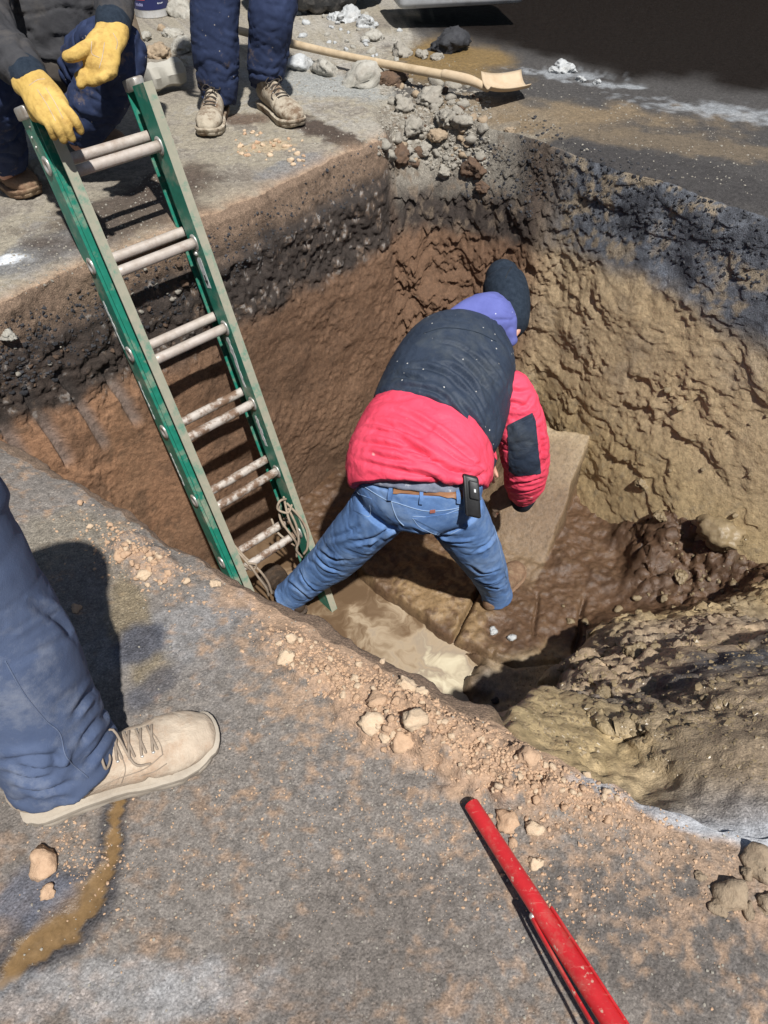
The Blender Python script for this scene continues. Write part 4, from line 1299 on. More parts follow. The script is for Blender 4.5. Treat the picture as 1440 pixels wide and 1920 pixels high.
def build_shovel():
    s0 = ground(905, 170, 0.045)
    root = empty('shovel', ground(905, 172), 'square shovel with a long wooden handle lying on the road above the pit', 'shovel')
    a = ground(450, 58, 0.075); b = ground(872, 148, 0.075)
    bm = bmesh.new()
    n = 24
    tube(bm, [(a + (b - a) * t + Vector((0, 0, -0.010 * math.sin(math.pi * t))), 0.0175 + 0.0012 * math.sin(9 * t)) for t in np.linspace(0, 1, n)], ring=16, sub=1)
    finish(bm, 'handle', M['wood'], root)
    ax = (b - a).normalized()
    c1 = ground(905, 163, 0.05)
    bm = bmesh.new()
    tube(bm, [(b - ax * 0.10, 0.0205), (b, 0.0205), (b + (c1 - b) * 0.6 + Vector((0, 0, 0.005)), 0.018), (c1 + (c1 - b) * 0.25, 0.013)], ring=16, sub=4)
    finish(bm, 'socket', M['blade'], root)
    # dished blade with turned-up sides
    e0, e1 = ground(900, 158, 0.05), ground(918, 186, 0.045)       # rear corners
    f0, f1 = ground(958, 146, 0.035), ground(987, 160, 0.028)
    f0 = e0 + (ground(975, 150, 0.03) - e0); f1 = e1 + (f0 - e0) * 0.98
    bm = bmesh.new()
    nu, nv = 12, 14
    g = {}
    for i in range(nu + 1):
        for j in range(nv + 1):
            u_, v_ = i / nu, j / nv
            p = (e0 * (1 - u_) + f0 * u_) * (1 - v_) + (e1 * (1 - u_) + f1 * u_) * v_
            w = 2 * v_ - 1
            p = p + Vector((0, 0, 0.030 * abs(w) ** 3 + 0.02 * (1 - u_) ** 3 + 0.012 * u_ ** 2))
            g[i, j, 0] = bm.verts.new(p); g[i, j, 1] = bm.verts.new(p + Vector((0, 0, -0.0045)))
    for i in range(nu):
        for j in range(nv):
            bm.faces.new((g[i, j, 0], g[i + 1, j, 0], g[i + 1, j + 1, 0], g[i, j + 1, 0]))
            bm.faces.new((g[i, j, 1], g[i, j + 1, 1], g[i + 1, j + 1, 1], g[i + 1, j, 1]))
    for i in range(nu):
        for j in (0, nv):
            bm.faces.new((g[i, j, 0], g[i, j, 1], g[i + 1, j, 1], g[i + 1, j, 0]))
    for j in range(nv):
        for i in (0, nu):
            bm.faces.new((g[i, j, 0], g[i, j + 1, 0], g[i, j + 1, 1], g[i, j, 1]))
    bmesh.ops.recalc_face_normals(bm, faces=bm.faces[:])
    finish(bm, 'blade', M['blade'], root)
build_shovel()

def build_hammer():
    c = ground(308, 140, 0.062)
    root = empty('sledgehammer', ground(308, 150), 'sledgehammer with a blunt grey head lying on the pavement beside the kneeling man', 'hammer')
    ax = Vector((0.75, 0.66, 0)).normalized()
    bm = bmesh.new()
    L = 0.082
    pts = [(-1, .048), (-.93, .054), (-.6, .057), (-.35, .050), (0, .048), (.35, .050), (.6, .057), (.93, .054), (1, .048)]
    tube(bm, [(c + ax * L * t, r) for t, r in pts], ring=8, sub=2, flat_caps=True)
    me = bpy.data.meshes.new('h'); bm.to_mesh(me); bm.free()
    v, n = verts_of(me); set_verts(me, v + n * (0.0035 * fbm(v, 30, 3, 3))[:, None]); smooth_all(me)
    h = link('head', me, M['concrete'], root); sharp(h, 40)
    p1 = ground(150, 118, 0.05)
    bm = bmesh.new()
    tube(bm, [(c, 0.016), (c + (p1 - c) * 0.3, 0.0165), (p1, 0.019)], ring=14, sub=5)
    finish(bm, 'handle', simple_mat('yellow_tool_handle', (0.52, 0.36, 0.12), (0.62, 0.45, 0.18), 50, 0.5, 0.3, 0.002), root)
build_hammer()

def build_bucket(px, py, r, h, label, colours, scribble):
    c = ground(px, py)
    root = empty('bucket', c, label, 'bucket')
    def lathe(name, prof, mat, th0=0.0, th1=2 * math.pi, n=48, parent=root, close=True):
        bm = bmesh.new()
        full = abs(th1 - th0 - 2 * math.pi) < 1e-6
        cnt = n if full else n + 1
        rings = [[bm.verts.new(c + Vector((rr * math.cos(th0 + (th1 - th0) * j / n), rr * math.sin(th0 + (th1 - th0) * j / n), zz))) for j in range(cnt)] for rr, zz in prof]
        for r0, r1 in zip(rings[:-1], rings[1:]):
            for j in range(n):
                bm.faces.new((r0[j], r0[(j + 1) % cnt], r1[(j + 1) % cnt], r1[j]))
        if close:
            bm.faces.new(rings[0][::-1])
        bmesh.ops.recalc_face_normals(bm, faces=bm.faces[:])
        return finish(bm, name, mat, parent)
    white = simple_mat('white_bucket_plastic', (0.62, 0.62, 0.62), (0.72, 0.72, 0.71), 20, 0.4, 0.05, 0.001, dirt=(0.42, 0.38, 0.31), dirt_amt=0.7, dscale=14)
    body = lathe('body', [(r * 0.93, 0), (r * 0.95, 0.006), (r * 1.04, h * 0.86), (r * 1.09, h * 0.865), (r * 1.09, h * 0.89), (r * 1.05, h * 0.895), (r * 1.06, h), (r * 1.03, h), (r * 1.01, h * 0.88), (r * 0.91, 0.012), (0.002, 0.012)], white)
    base = -math.pi / 2
    def band(z0, z1, cm, a0, a1, name, lift=0.0012):
        pr = []
        for t in np.linspace(0, 1, 5):
            z = z0 + (z1 - z0) * t
            pr.append(((r * (0.95 + 0.09 * z / (h * 0.86))) + lift, z))
        m_, nt, b = new_mat(name + '_print'); b.inputs['Base Color'].default_value = (*cm, 1); b.inputs['Roughness'].default_value = 0.4
        return lathe(name, pr, m_, base + a0, base + a1, 24, body, False)
    for args in colours:
        band(*args)
    # rows of small unreadable lettering
    for (z, a0, a1, hgt, cm) in scribble:
        a = a0; rr = random.Random(int(z * 5000))
        while a < a1:
            w_ = rr.uniform(0.02, 0.045)
            band(z + rr.uniform(-.001, .001), z + hgt * rr.uniform(0.6, 1), cm, a, a + w_, 'lettering', 0.0026)
            a += w_ + 0.02
    bm = bmesh.new()
    tube(bm, [(c + Vector((r * 1.07 * math.cos(t), r * 1.07 * math.sin(t) * 0.4 - r * 0.5 * math.sin(t) , h * 0.86 - 0.10 * math.sin(t))), 0.0025) for t in np.linspace(0, math.pi, 16)], ring=6, sub=1)
    finish(bm, 'wire_handle', M['metal'], root)
    return root
NAVY = (0.016, 0.022, 0.095); TEAL = (0.03, 0.30, 0.35)
build_bucket(287, 27, 0.100, 0.36, 'white bucket with a navy and teal label standing on the rubble behind the kneeling man', [
    (0.040, 0.33, NAVY, -1.5, 1.5, 'label', 0.0012), (0.120, 0.30, TEAL, -1.2, 0.75, 'label_panel', 0.0019),
    (0.086, 0.135, (0.55, 0.06, 0.08), -0.75, -0.05, 'red_box', 0.0019), (0.096, 0.128, (0.012, 0.012, 0.03), 0.0, 0.55, 'dark_box', 0.0022)],
    [(0.096, -0.7, -0.1, 0.016, (0.75, 0.4, 0.4)), (0.100, 0.06, 0.5, 0.012, (0.7, 0.72, 0.75)), (0.117, 0.2, 0.35, 0.012, (0.7, 0.72, 0.75)),
     (0.058, -0.65, -0.2, 0.016, (0.35, 0.36, 0.6)), (0.066, 0.6, 0.95, 0.007, (0.6, 0.62, 0.7)), (0.17, -0.6, 0.5, 0.03, (0.55, 0.7, 0.72))])
build_bucket(200, 22, 0.105, 0.36, 'white bucket with a blue edged label half hidden behind the brown post', [
    (0.03, 0.33, (0.68, 0.69, 0.71), -1.5, 1.6, 'label', 0.0012), (0.03, 0.33, (0.03, 0.05, 0.38), 0.55, 0.85, 'blue_stripe', 0.0019), (0.03, 0.33, (0.03, 0.05, 0.38), 1.2, 1.4, 'blue_stripe', 0.0019)], [])

def build_post():
    base = ground(262, 95)
    bm = bmesh.new()
    a = base; b = base + Vector((-0.125, 0.02, 1.0))
    rt = (b - a).normalized()
    Mx = Matrix.Translation((a + b) / 2) @ Vector((0, 0, 1)).rotation_difference(rt).to_matrix().to_4x4() @ Matrix.Rotation(0.3, 4, 'Z')
    box(bm, Mx, 0.062, 0.03, 1.0, 0.004)
    o = finish(bm, 'wooden_stake', simple_mat('weathered_board', (0.13, 0.10, 0.07), (0.20, 0.155, 0.11), 24, 0.85, 0.4, 0.002), smooth=False)
    tag(o, 'brown wooden stake standing upright behind the knee of the kneeling man', 'stake')
build_post()

# ------------------------------------------------------------------ truck at the top edge: one wheel, a steel step and the body above them
def build_truck():
    g = ground(602, 30)
    root = empty('truck', Vector((0.3, 5.4, 0)), 'parked truck whose dirty tyre and low steel step show at the top edge', 'truck')
    body_m = simple_mat('white_truck_paint', (0.62, 0.62, 0.61), (0.70, 0.70, 0.69), 12, 0.35, 0.03, 0.001, dirt=(0.30, 0.26, 0.21), dirt_amt=0.6, dscale=5)
    def wheel(c, R, w):
        bm = bmesh.new()
        ax = Vector((0.30, -0.95, 0)).normalized()
        perp = Vector((ax.y, -ax.x, 0))
        n = 72
        prof = [(0.56, -0.42), (0.62, -0.5), (0.86, -0.52), (0.95, -0.46), (0.985, -0.36), (1.0, -0.2), (1.0, 0.2), (0.985, 0.36), (0.95, 0.46), (0.86, 0.52), (0.62, 0.5), (0.56, 0.42)]
        rings = []
        for j in range(n):
            t = 2 * math.pi * j / n
            dirv = perp * math.cos(t) + Vector((0, 0, 1)) * math.sin(t)
            rg = []
            for q, (rr, ww) in enumerate(prof):
                k_ = rr
                if rr > 0.94 and j % 3 == 0: k_ = rr - 0.045
                rg.append(bm.verts.new(c + dirv * (R * k_) + ax * (w * ww)))
            rings.append(rg)
        m_ = len(prof)
        for j in range(n):
            r0, r1 = rings[j], rings[(j + 1) % n]
            for q in range(m_):
                bm.faces.new((r0[q], r0[(q + 1) % m_], r1[(q + 1) % m_], r1[q]))
        bmesh.ops.recalc_face_normals(bm, faces=bm.faces[:])
        wroot = finish(bm, 'wheel', M['rubber'], root); sharp(wroot, 30)
        bm = bmesh.new()
        rr = []
        for (k_, ww) in ((0.60, 0.44), (0.57, 0.50), (0.52, 0.30), (0.30, 0.22), (0.22, 0.40), (0.05, 0.42)):
            rr.append([bm.verts.new(c + (perp * math.cos(2 * math.pi * j / 36) + Vector((0, 0, 1)) * math.sin(2 * math.pi * j / 36)) * R * k_ + ax * w * ww) for j in range(36)])
        for r0, r1 in zip(rr[:-1], rr[1:]):
            for j in range(36):
                bm.faces.new((r0[j], r0[(j + 1) % 36], r1[(j + 1) % 36], r1[j]))
        bm.faces.new(rr[-1])
        bmesh.ops.recalc_face_normals(bm, faces=bm.faces[:])
        finish(bm, 'rim', simple_mat('pale_rim_paint', (0.36, 0.36, 0.35), (0.46, 0.46, 0.44), 20, 0.6, 0.1, 0.001, dirt=(0.22, 0.19, 0.15), dirt_amt=0.7, dscale=10), wroot)
    R = 0.40
    wheel(Vector((g.x, g.y + 0.12, R - 0.01)), R, 0.24)
    wheel(Vector((g.x + 3.0, g.y + 0.95, R - 0.01)), R, 0.24)
    # low step plate with rounded lower corner
    a = ground(736, 20, 0.10); b = ground(972, 8, 0.10)
    bm = bmesh.new()
    d = b - a
    Mx = Matrix.Translation((a + b) / 2 + Vector((0, 0.16, 0.075))) @ Matrix.Rotation(math.atan2(d.y, d.x), 4, 'Z')
    box(bm, Mx, d.length, 0.34, 0.15, 0.03)
    st = finish(bm, 'step', simple_mat('worn_grey_steel', (0.34, 0.35, 0.36), (0.46, 0.47, 0.48), 14, 0.5, 0.1, 0.001, dirt=(0.20, 0.17, 0.13), dirt_amt=0.7, dscale=8), root)
    bm = bmesh.new()
    box(bm, Mx @ Matrix.Translation((0.36 * 0 + d.length / 2 - 0.06, -0.173, 0.0)), 0.06, 0.012, 0.05, 0.004)
    finish(bm, 'lamp_lens', simple_mat('clear_lens', (0.75, 0.75, 0.75), (0.82, 0.82, 0.82), 30, 0.2, 0), st)
    # body and cab above
    Mb = Matrix.Translation((1.0, 6.05, 0)) @ Matrix.Rotation(0.28, 4, 'Z')
    bm = bmesh.new(); box(bm, Mb @ Matrix.Translation((0.3, 0.15, 0.62)), 4.6, 1.2, 0.18, 0.02)
    finish(bm, 'chassis', M['rubber'], root)
    bm = bmesh.new(); box(bm, Mb @ Matrix.Translation((-0.5, 0.15, 1.45)), 2.9, 1.9, 1.45, 0.06)
    finish(bm, 'box_body', body_m, root)
    bm = bmesh.new(); box(bm, Mb @ Matrix.Translation((1.85, 0.15, 1.35)), 1.6, 1.8, 1.25, 0.14)
    cab = finish(bm, 'cab', body_m, root)
    bm = bmesh.new(); box(bm, Mb @ Matrix.Translation((1.85, -0.753, 1.62)), 0.85, 0.012, 0.5, 0.004)
    finish(bm, 'window', simple_mat('dark_glass', (0.02, 0.02, 0.022), (0.03, 0.03, 0.032), 10, 0.08, 0), cab)
build_truck()

# ================================================================== PEOPLE
def cloth_mat(name, c1, c2, scale=16, rough=0.85, weave=700, bump=0.35, dirt=None, dirt_amt=0.5, dscale=9, wr=9, wr_amt=0.14, dlo=0.50, dhi=0.68, specks=None):
    m, nt, b = new_mat(name)
    n1 = n_noise(nt, scale, 6, 0.7)
    c = n_ramp(nt, n1.outputs[0], [(0.32, c1), (0.68, c2)]).outputs[0]
    if dirt is not None:
        n2 = n_noise(nt, dscale, 9, 0.72)
        c = n_mix(nt, c, dirt, n_ramp(nt, n2.outputs[0], [(dlo, 0.0), (dhi, dirt_amt)]).outputs[0])
    if specks is not None:
        vo = nt.nodes.new('ShaderNodeTexVoronoi'); vo.inputs['Scale'].default_value = specks[1]
        tc = nt.nodes.new('ShaderNodeTexCoord'); nt.links.new(tc.outputs['Object'], vo.inputs['Vector'])
        c = n_mix(nt, c, specks[0], n_ramp(nt, vo.outputs['Distance'], [(specks[2], 0.9), (specks[2] + 0.04, 0.0)]).outputs[0])
    nt.links.new(c, b.inputs['Base Color'])
    b.inputs['Roughness'].default_value = rough
    b.inputs['Specular IOR Level'].default_value = 0.25
    h = n_noise(nt, wr, 5, 0.55, None, 0.6)
    p = n_bump(nt, b, h.outputs[0], wr_amt, 0.02)
    w = n_noise(nt, weave, 2, 0.5)
    n_bump(nt, b, w.outputs[0], bump, 0.0012, p)
    return m

M['denim'] = cloth_mat('blue_denim', (0.075, 0.150, 0.330), (0.140, 0.250, 0.480), 14, 0.85, 900, 0.5, dirt=(0.24, 0.31, 0.42), dirt_amt=0.5, dscale=7)
M['denim_seam'] = simple_mat('denim_stitching', (0.20, 0.30, 0.47), (0.30, 0.40, 0.55), 300, 0.9, 0.5, 0.001)
M['dark_denim'] = cloth_mat('dark_work_denim', (0.017, 0.026, 0.064), (0.032, 0.047, 0.105), 14, 0.85, 800, 0.5, dirt=(0.19, 0.14, 0.10), dirt_amt=0.75, dscale=11, dlo=0.57, dhi=0.70, specks=((0.34, 0.30, 0.26), 30, 0.045))
M['work_trousers'] = cloth_mat('blue_work_trousers', (0.060, 0.085, 0.155), (0.095, 0.125, 0.205), 10, 0.85, 800, 0.5, dirt=(0.26, 0.28, 0.33), dirt_amt=0.7, dscale=8, dlo=0.52, dhi=0.72)
M['navy'] = cloth_mat('navy_quilted_nylon', (0.022, 0.032, 0.052), (0.036, 0.050, 0.078), 8, 0.62, 500, 0.15, wr=24, wr_amt=0.35, specks=((0.62, 0.60, 0.56), 26, 0.045), dirt=(0.10, 0.11, 0.11), dirt_amt=0.4, dscale=6)
M['red_nylon'] = cloth_mat('red_jacket_nylon', (0.72, 0.058, 0.110), (0.84, 0.085, 0.145), 6, 0.62, 500, 0.12, wr=22, wr_amt=0.3, specks=((0.85, 0.42, 0.40), 9, 0.035))
M['hood'] = cloth_mat('blue_violet_fleece', (0.105, 0.120, 0.345), (0.140, 0.160, 0.430), 10, 0.95, 400, 0.4, wr=10, wr_amt=0.3, specks=((0.7, 0.7, 0.75), 34, 0.045))
M['beanie'] = cloth_mat('dark_navy_knit', (0.010, 0.017, 0.028), (0.026, 0.037, 0.054), 60, 0.95, 210, 1.0, wr=14, wr_amt=0.3)
M['undershirt'] = cloth_mat('grey_blue_shirt', (0.12, 0.14, 0.20), (0.22, 0.24, 0.30), 40, 0.95, 400, 0.3, dirt=(0.55, 0.56, 0.58), dirt_amt=0.8, dscale=45, dlo=0.56, dhi=0.66)
M['hoodie'] = cloth_mat('charcoal_fleece', (0.036, 0.036, 0.040), (0.060, 0.059, 0.062), 12, 0.95, 400, 0.4, wr=12, wr_amt=0.5, dirt=(0.14, 0.12, 0.10), dirt_amt=0.5, dscale=5)
M['skin'] = simple_mat('skin', (0.48, 0.24, 0.17), (0.58, 0.32, 0.23), 30, 0.55, 0.1, 0.001)
M['leather_belt'] = simple_mat('brown_leather', (0.22, 0.10, 0.045), (0.32, 0.16, 0.08), 30, 0.5, 0.2, 0.001)
M['glove'] = cloth_mat('yellow_work_leather', (0.50, 0.325, 0.085), (0.63, 0.43, 0.135), 14, 0.8, 300, 0.3, dirt=(0.30, 0.17, 0.05), dirt_amt=0.75, dscale=16, wr=40, wr_amt=0.2)
M['glove_dark'] = cloth_mat('muddy_glove', (0.16, 0.11, 0.08), (0.25, 0.18, 0.13), 18, 0.8, 300, 0.3, wr=34, wr_amt=0.4)
M['boot_tan'] = cloth_mat('pale_dusty_suede', (0.40, 0.315, 0.235), (0.58, 0.485, 0.375), 22, 0.9, 500, 0.5, dirt=(0.36, 0.225, 0.14), dirt_amt=0.8, dscale=13, wr=30, wr_amt=0.3)
M['boot_sole'] = simple_mat('dusty_boot_sole', (0.33, 0.28, 0.22), (0.45, 0.395, 0.32), 20, 0.9, 0.4, 0.003, dirt=(0.24, 0.20, 0.16), dirt_amt=0.6, dscale=14)
M['boot_brown'] = cloth_mat('muddy_brown_boot', (0.15, 0.090, 0.055), (0.24, 0.15, 0.095), 20, 0.85, 300, 0.4, dirt=(0.40, 0.31, 0.20), dirt_amt=0.7, dscale=12, wr=30, wr_amt=0.4)
M['boot_dark'] = cloth_mat('dark_wet_boot', (0.035, 0.026, 0.020), (0.065, 0.048, 0.036), 20, 0.6, 300, 0.4, dirt=(0.16, 0.10, 0.06), dirt_amt=0.6, dscale=12, wr=30, wr_amt=0.4)
M['boot_grey'] = cloth_mat('muddy_grey_boot', (0.33, 0.28, 0.21), (0.48, 0.42, 0.33), 20, 0.85, 300, 0.4, dirt=(0.14, 0.085, 0.05), dirt_amt=0.9, dscale=13, wr=30, wr_amt=0.4, dlo=0.48, dhi=0.60)
M['trouser_seam'] = simple_mat('trouser_seam', (0.085, 0.115, 0.19), (0.13, 0.16, 0.24), 200, 0.9, 0.3, 0.001)
M['lace'] = simple_mat('dusty_lace', (0.22, 0.17, 0.13), (0.32, 0.26, 0.20), 80, 0.9, 0.3, 0.001)
M['dark_lace'] = simple_mat('dark_lace', (0.03, 0.025, 0.02), (0.07, 0.055, 0.045), 80, 0.9, 0.3, 0.001)
M['hair'] = simple_mat('brown_hair', (0.05, 0.032, 0.02), (0.09, 0.06, 0.04), 60, 0.7, 0.4, 0.002)
M['eye'] = simple_mat('eye_white', (0.7, 0.7, 0.7), (0.75, 0.75, 0.75), 10, 0.2, 0)

V3 = Vector
IMG_R = V3((1, 0, 0)); IMG_D = V3((0, -SP, -CP)); IMG_F = V3((0, CP, -SP))

def lateral(r, d):
    return (IMG_R * r + IMG_D * d).normalized()

def outline_sole(x, L):
    """half width of a boot sole at distance x from the heel (0..1)"""
    pts = [(0.0, 0.0), (0.03, 0.55), (0.10, 0.72), (0.28, 0.70), (0.45, 0.74), (0.62, 0.92), (0.76, 1.0), (0.86, 0.92), (0.93, 0.72), (1.0, 0.0)]
    for (a, b), (c, d) in zip(pts[:-1], pts[1:]):
        if x <= c:
            t = (x - a) / (c - a)
            if a == 0.0: return d * math.sqrt(max(0.0, 1 - (1 - t) ** 2))
            if c == 1.0: return b * math.sqrt(max(0.0, 1 - t * t))
            t = t * t * (3 - 2 * t)
            return b + (d - b) * t
    return 0.0

def boot(heel, toe, parent, mat, sole_mat, lace_mat, scale=1.0, voxel=0.005, shaft_dir=None, lugs=True, laces=True, shaft=0.15, lace_x=0.34):
    """a laced work boot standing on the ground from heel to toe"""
    ax = (toe - heel); L = ax.length; ax = ax.normalized()
    zz = V3((0, 0, 1))
    zz = (zz - ax * zz.dot(ax)).normalized()
    yy = zz.cross(ax)
    T = Matrix((ax, yy, zz)).transposed().to_4x4(); T.translation = heel
    Wd = 0.054 * L / 0.30
    def P(x, y, z): return T @ V3((x * L, y, z))
    # sole with a welt ridge and lugs along its edge
    bm = bmesh.new()
    N = 56
    ring = []
    for k in range(N):
        t = k / N * 2
        x = (t if t < 1 else 2 - t); sgn = 1 if t < 1 else -1
        xx = 0.5 - 0.5 * math.cos(math.pi * x)
        w = outline_sole(xx, L) * Wd
        ring.append((xx, w * sgn))
    sth = 0.026 * scale
    levels = [(0.93, 0.0), (0.985, 0.004), (1.0, sth * 0.45), (0.985, sth * 0.52), (1.0, sth * 0.60), (1.045, sth * 0.80), (1.045, sth), (0.97, sth + 0.003)]
    rows = []
    for q, (f, z) in enumerate(levels):
        row = []
        for k, (x, y) in enumerate(ring):
            ff = f
            if lugs and q <= 2 and (k % 4 == 0): ff = f - 0.055
            xc = 0.5 + (x - 0.5) * (1 + (ff - 1) * 0.5)
            arch = 0.008 * scale if (q == 0 and 0.30 < x < 0.46) else 0
            spring = 0.010 * scale * max(0, (x - 0.80) / 0.2) ** 1.6
            row.append(bm.verts.new(P(xc, y * ff, z + arch + spring)))
        rows.append(row)
    for r0, r1 in zip(rows[:-1], rows[1:]):
        for k in range(N):
            try: bm.faces.new((r0[k], r0[(k + 1) % N], r1[(k + 1) % N], r1[k]))
            except ValueError: pass
    bm.faces.new(rows[0][::-1]); bm.faces.new(rows[-1])
    bmesh.ops.recalc_face_normals(bm, faces=bm.faces[:])
    # upper
    bu = bmesh.new()
    s = L / 0.30
    st = [(0.075, .030, .040, .060), (0.16, .037, .048, .066), (0.30, .037, .050, .066), (0.45, .039, .044, .058), (0.60, .045, .036, .050), (0.75, .050, .030, .046), (0.86, .046, .027, .043), (0.925, .036, .022, .039)]
    tube(bu, [(P(x, 0, z * s), ra * s, rb * s) for x, ra, rb, z in st], side=yy, ring=24, sub=3)
    an = P(0.22, 0, 0.085 * s)
    sdv = shaft_dir if shaft_dir is not None else zz
    tube(bu, [(an, 0.040 * s, 0.050 * s), (an + sdv * 0.06 * s, 0.042 * s, 0.050 * s), (an + sdv * shaft * s, 0.048 * s, 0.054 * s)], side=yy, ring=24, sub=3)
    tube(bu, [(P(0.30, 0, 0.115 * s), 0.022 * s, 0.016 * s), (P(0.48, 0, 0.092 * s), 0.022 * s, 0.014 * s)], side=yy, ring=14, sub=3)
    me = fuse(bu, voxel, 4)
    v, n = verts_of(me)
    Ti = np.array(T.inverted()); loc = v @ Ti[:3, :3].T + Ti[:3, 3]
    # flat underside, creases over the toes, stitched toe-cap ridge
    lo = loc[:, 2] < sth * 0.9
    loc[lo, 2] = sth * 0.9
    x_ = loc[:, 0] / L
    ridge = 0.0018 * s * np.exp(-((x_ - 0.70 - 0.6 * np.abs(loc[:, 1])) / 0.008) ** 2)
    crease = -0.0025 * s * np.exp(-((x_ - 0.58 + 1.0 * loc[:, 1]) / 0.018) ** 2) - 0.002 * s * np.exp(-((x_ - 0.63 - 0.4 * loc[:, 1]) / 0.014) ** 2)
    nl = n @ Ti[:3, :3].T
    loc = loc + nl * ((ridge + crease + 0.0012 * fbm(loc, 40, 3, 7)) * (loc[:, 2] > sth))[:, None]
    Tn = np.array(T)
    set_verts(me, loc @ Tn[:3, :3].T + Tn[:3, 3]); smooth_all(me)
    up = link('boot', me, mat, parent)
    so = finish(bm, 'sole', sole_mat, up, smooth=True); sharp(so, 40)
    if laces:
        b = bvh_of(up)
        def on(x, y):
            o = P(x, y, 0.3 * s)
            loc_, nor, i, d = b.ray_cast(o, -zz)
            return (loc_ if loc_ is not None else P(x, y, 0.1 * s))
        lb = bmesh.new()
        s = s * 1.0
        for k in range(5):
            x = lace_x + 0.055 * k
            w = 0.021 * s
            for sg in (1, -1):
                pts = [(on(x + (0.012 if t > 0 else 0) * 0 + 0.022 * t, sg * w * (1 - 2 * t)) + zz * 0.0022, 0.0021 * s) for t in np.linspace(0, 1, 7)]
                tube(lb, pts, ring=6, sub=1)
        c0 = on(lace_x + 0.005, 0.0) + zz * 0.004
        tube(lb, [(c0, .002 * s), (c0 + yy * 0.020 + zz * 0.012, .002 * s), (c0 + yy * 0.036 - zz * 0.004, .002 * s), (c0 + yy * 0.020 - zz * 0.006 + ax * 0.008, .002 * s), (c0, .002 * s)], ring=6, sub=5)
        tube(lb, [(c0, .002 * s), (c0 - yy * 0.020 + zz * 0.010, .002 * s), (c0 - yy * 0.036 - zz * 0.006, .002 * s), (c0 - yy * 0.020 - zz * 0.008 + ax * 0.008, .002 * s), (c0, .002 * s)], ring=6, sub=5)
        tube(lb, [(c0, .002 * s), (c0 + yy * 0.016 + ax * 0.02, .002 * s), (on(lace_x + 0.12, -0.030 * s) + zz * 0.002, .002 * s), (on(lace_x + 0.19, -0.036 * s) + zz * 0.002, .002 * s)], ring=6, sub=5)
        finish(lb, 'laces', lace_mat, up)
        eb = bmesh.new()
        for k in range(5):
            for sg in (1, -1):
                c = on(lace_x + 0.055 * k, sg * 0.0225 * s)
                ball(eb, c, 0.0030 * s, 0.0030 * s, 0.0020 * s, seg=8)
        tag(finish(eb, 'eyelets', M['metal'], up), kind='stuff')
    return up

def head(bm, c, up, face, r=0.078):
    """skull, jaw, nose and ears; face = direction it looks"""
    face = (face - up * face.dot(up)).normalized(); sx = up.cross(face).normalized()
    R = Matrix((sx, face, up)).transposed()
    ball(bm, c + up * 0.02, r, r * 1.22, r * 1.2, R)
    ball(bm, c - up * 0.055 + face * 0.025, r * 0.76, r * 0.85, r * 0.85, R)
    tube(bm, [(c + face * 0.088 + up * 0.022, 0.010), (c + face * 0.108 - up * 0.012, 0.015), (c + face * 0.096 - up * 0.022, 0.014)], ring=10, sub=3)
    tube(bm, [(c + face * 0.086 - up * 0.058 - sx * 0.018, 0.008), (c + face * 0.094 - up * 0.058, 0.009), (c + face * 0.086 - up * 0.058 + sx * 0.018, 0.008)], ring=8, sub=3)
    for s in (1, -1):
        ball(bm, c + sx * s * r * 1.02 - face * 0.005, 0.010, 0.020, 0.032, R, 12)
        tube(bm, [(c + face * 0.090 + sx * s * 0.016 + up * 0.042, 0.008), (c + face * 0.080 + sx * s * 0.045 + up * 0.042, 0.008)], ring=8, sub=2)

def eyes(c, up, face, parent):
    face = (face - up * face.dot(up)).normalized(); sx = up.cross(face).normalized()
    for s in (1, -1):
        bm = bmesh.new(); ball(bm, c + face * 0.079 + sx * s * 0.031 + up * 0.022, 0.012, 0.012, 0.012, seg=12)
        e = finish(bm, 'eye', M['eye'], parent)
        bm = bmesh.new(); ball(bm, c + face * 0.089 + sx * s * 0.031 + up * 0.022, 0.005, 0.005, 0.005, seg=8)
        finish(bm, 'pupil', M['black'], e)

def hand(bm, wrist, dirv, palm_n, sx, curl=0.5, scale=1.0, thumb_side=1):
    """palm, four unequal bent fingers and a thumb leaving the side of the palm"""
    d = dirv.normalized(); n = (palm_n - d * palm_n.dot(d)).normalized(); s = d.cross(n).normalized() * thumb_side
    k = scale
    tube(bm, [(wrist - d * 0.03 * k, 0.030 * k, 0.022 * k), (wrist + d * 0.02 * k, 0.036 * k, 0.019 * k), (wrist + d * 0.075 * k, 0.043 * k, 0.016 * k), (wrist + d * 0.092 * k, 0.040 * k, 0.013 * k)], side=s, ring=16, sub=3)
    for i, (off, ln) in enumerate(((0.031, 0.072), (0.0105, 0.082), (-0.0105, 0.076), (-0.031, 0.060))):
        a = wrist + d * (0.082 - 0.006 * abs(i - 1.3)) * k + s * off * k
        fd = (d + s * off * 2.2).normalized()
        p = a; pts = [(p - fd * 0.03 * k, 0.0100 * k), (p, 0.0102 * k)]
        ang = 0.0
        for j, fr in enumerate((0.45, 0.32, 0.23)):
            ang += curl * (0.75, 0.9, 0.6)[j]
            v = fd * math.cos(ang) + n * math.sin(ang)
            p = p + v * ln * fr * k
            pts.append((p, (0.0098, 0.0092, 0.0080)[j] * k))
        tube(bm, pts, ring=10, sub=3)
    a = wrist + d * 0.028 * k + s * 0.030 * k
    tube(bm, [(a - s * 0.012 * k, 0.015 * k), (a + s * 0.016 * k + d * 0.018 * k + n * 0.006 * k, 0.0125 * k), (a + s * 0.026 * k + d * 0.045 * k + n * 0.014 * k * (1 + curl), 0.011 * k), (a + s * 0.026 * k + d * 0.068 * k + n * 0.024 * k * (1 + curl), 0.009 * k)], ring=10, sub=3)

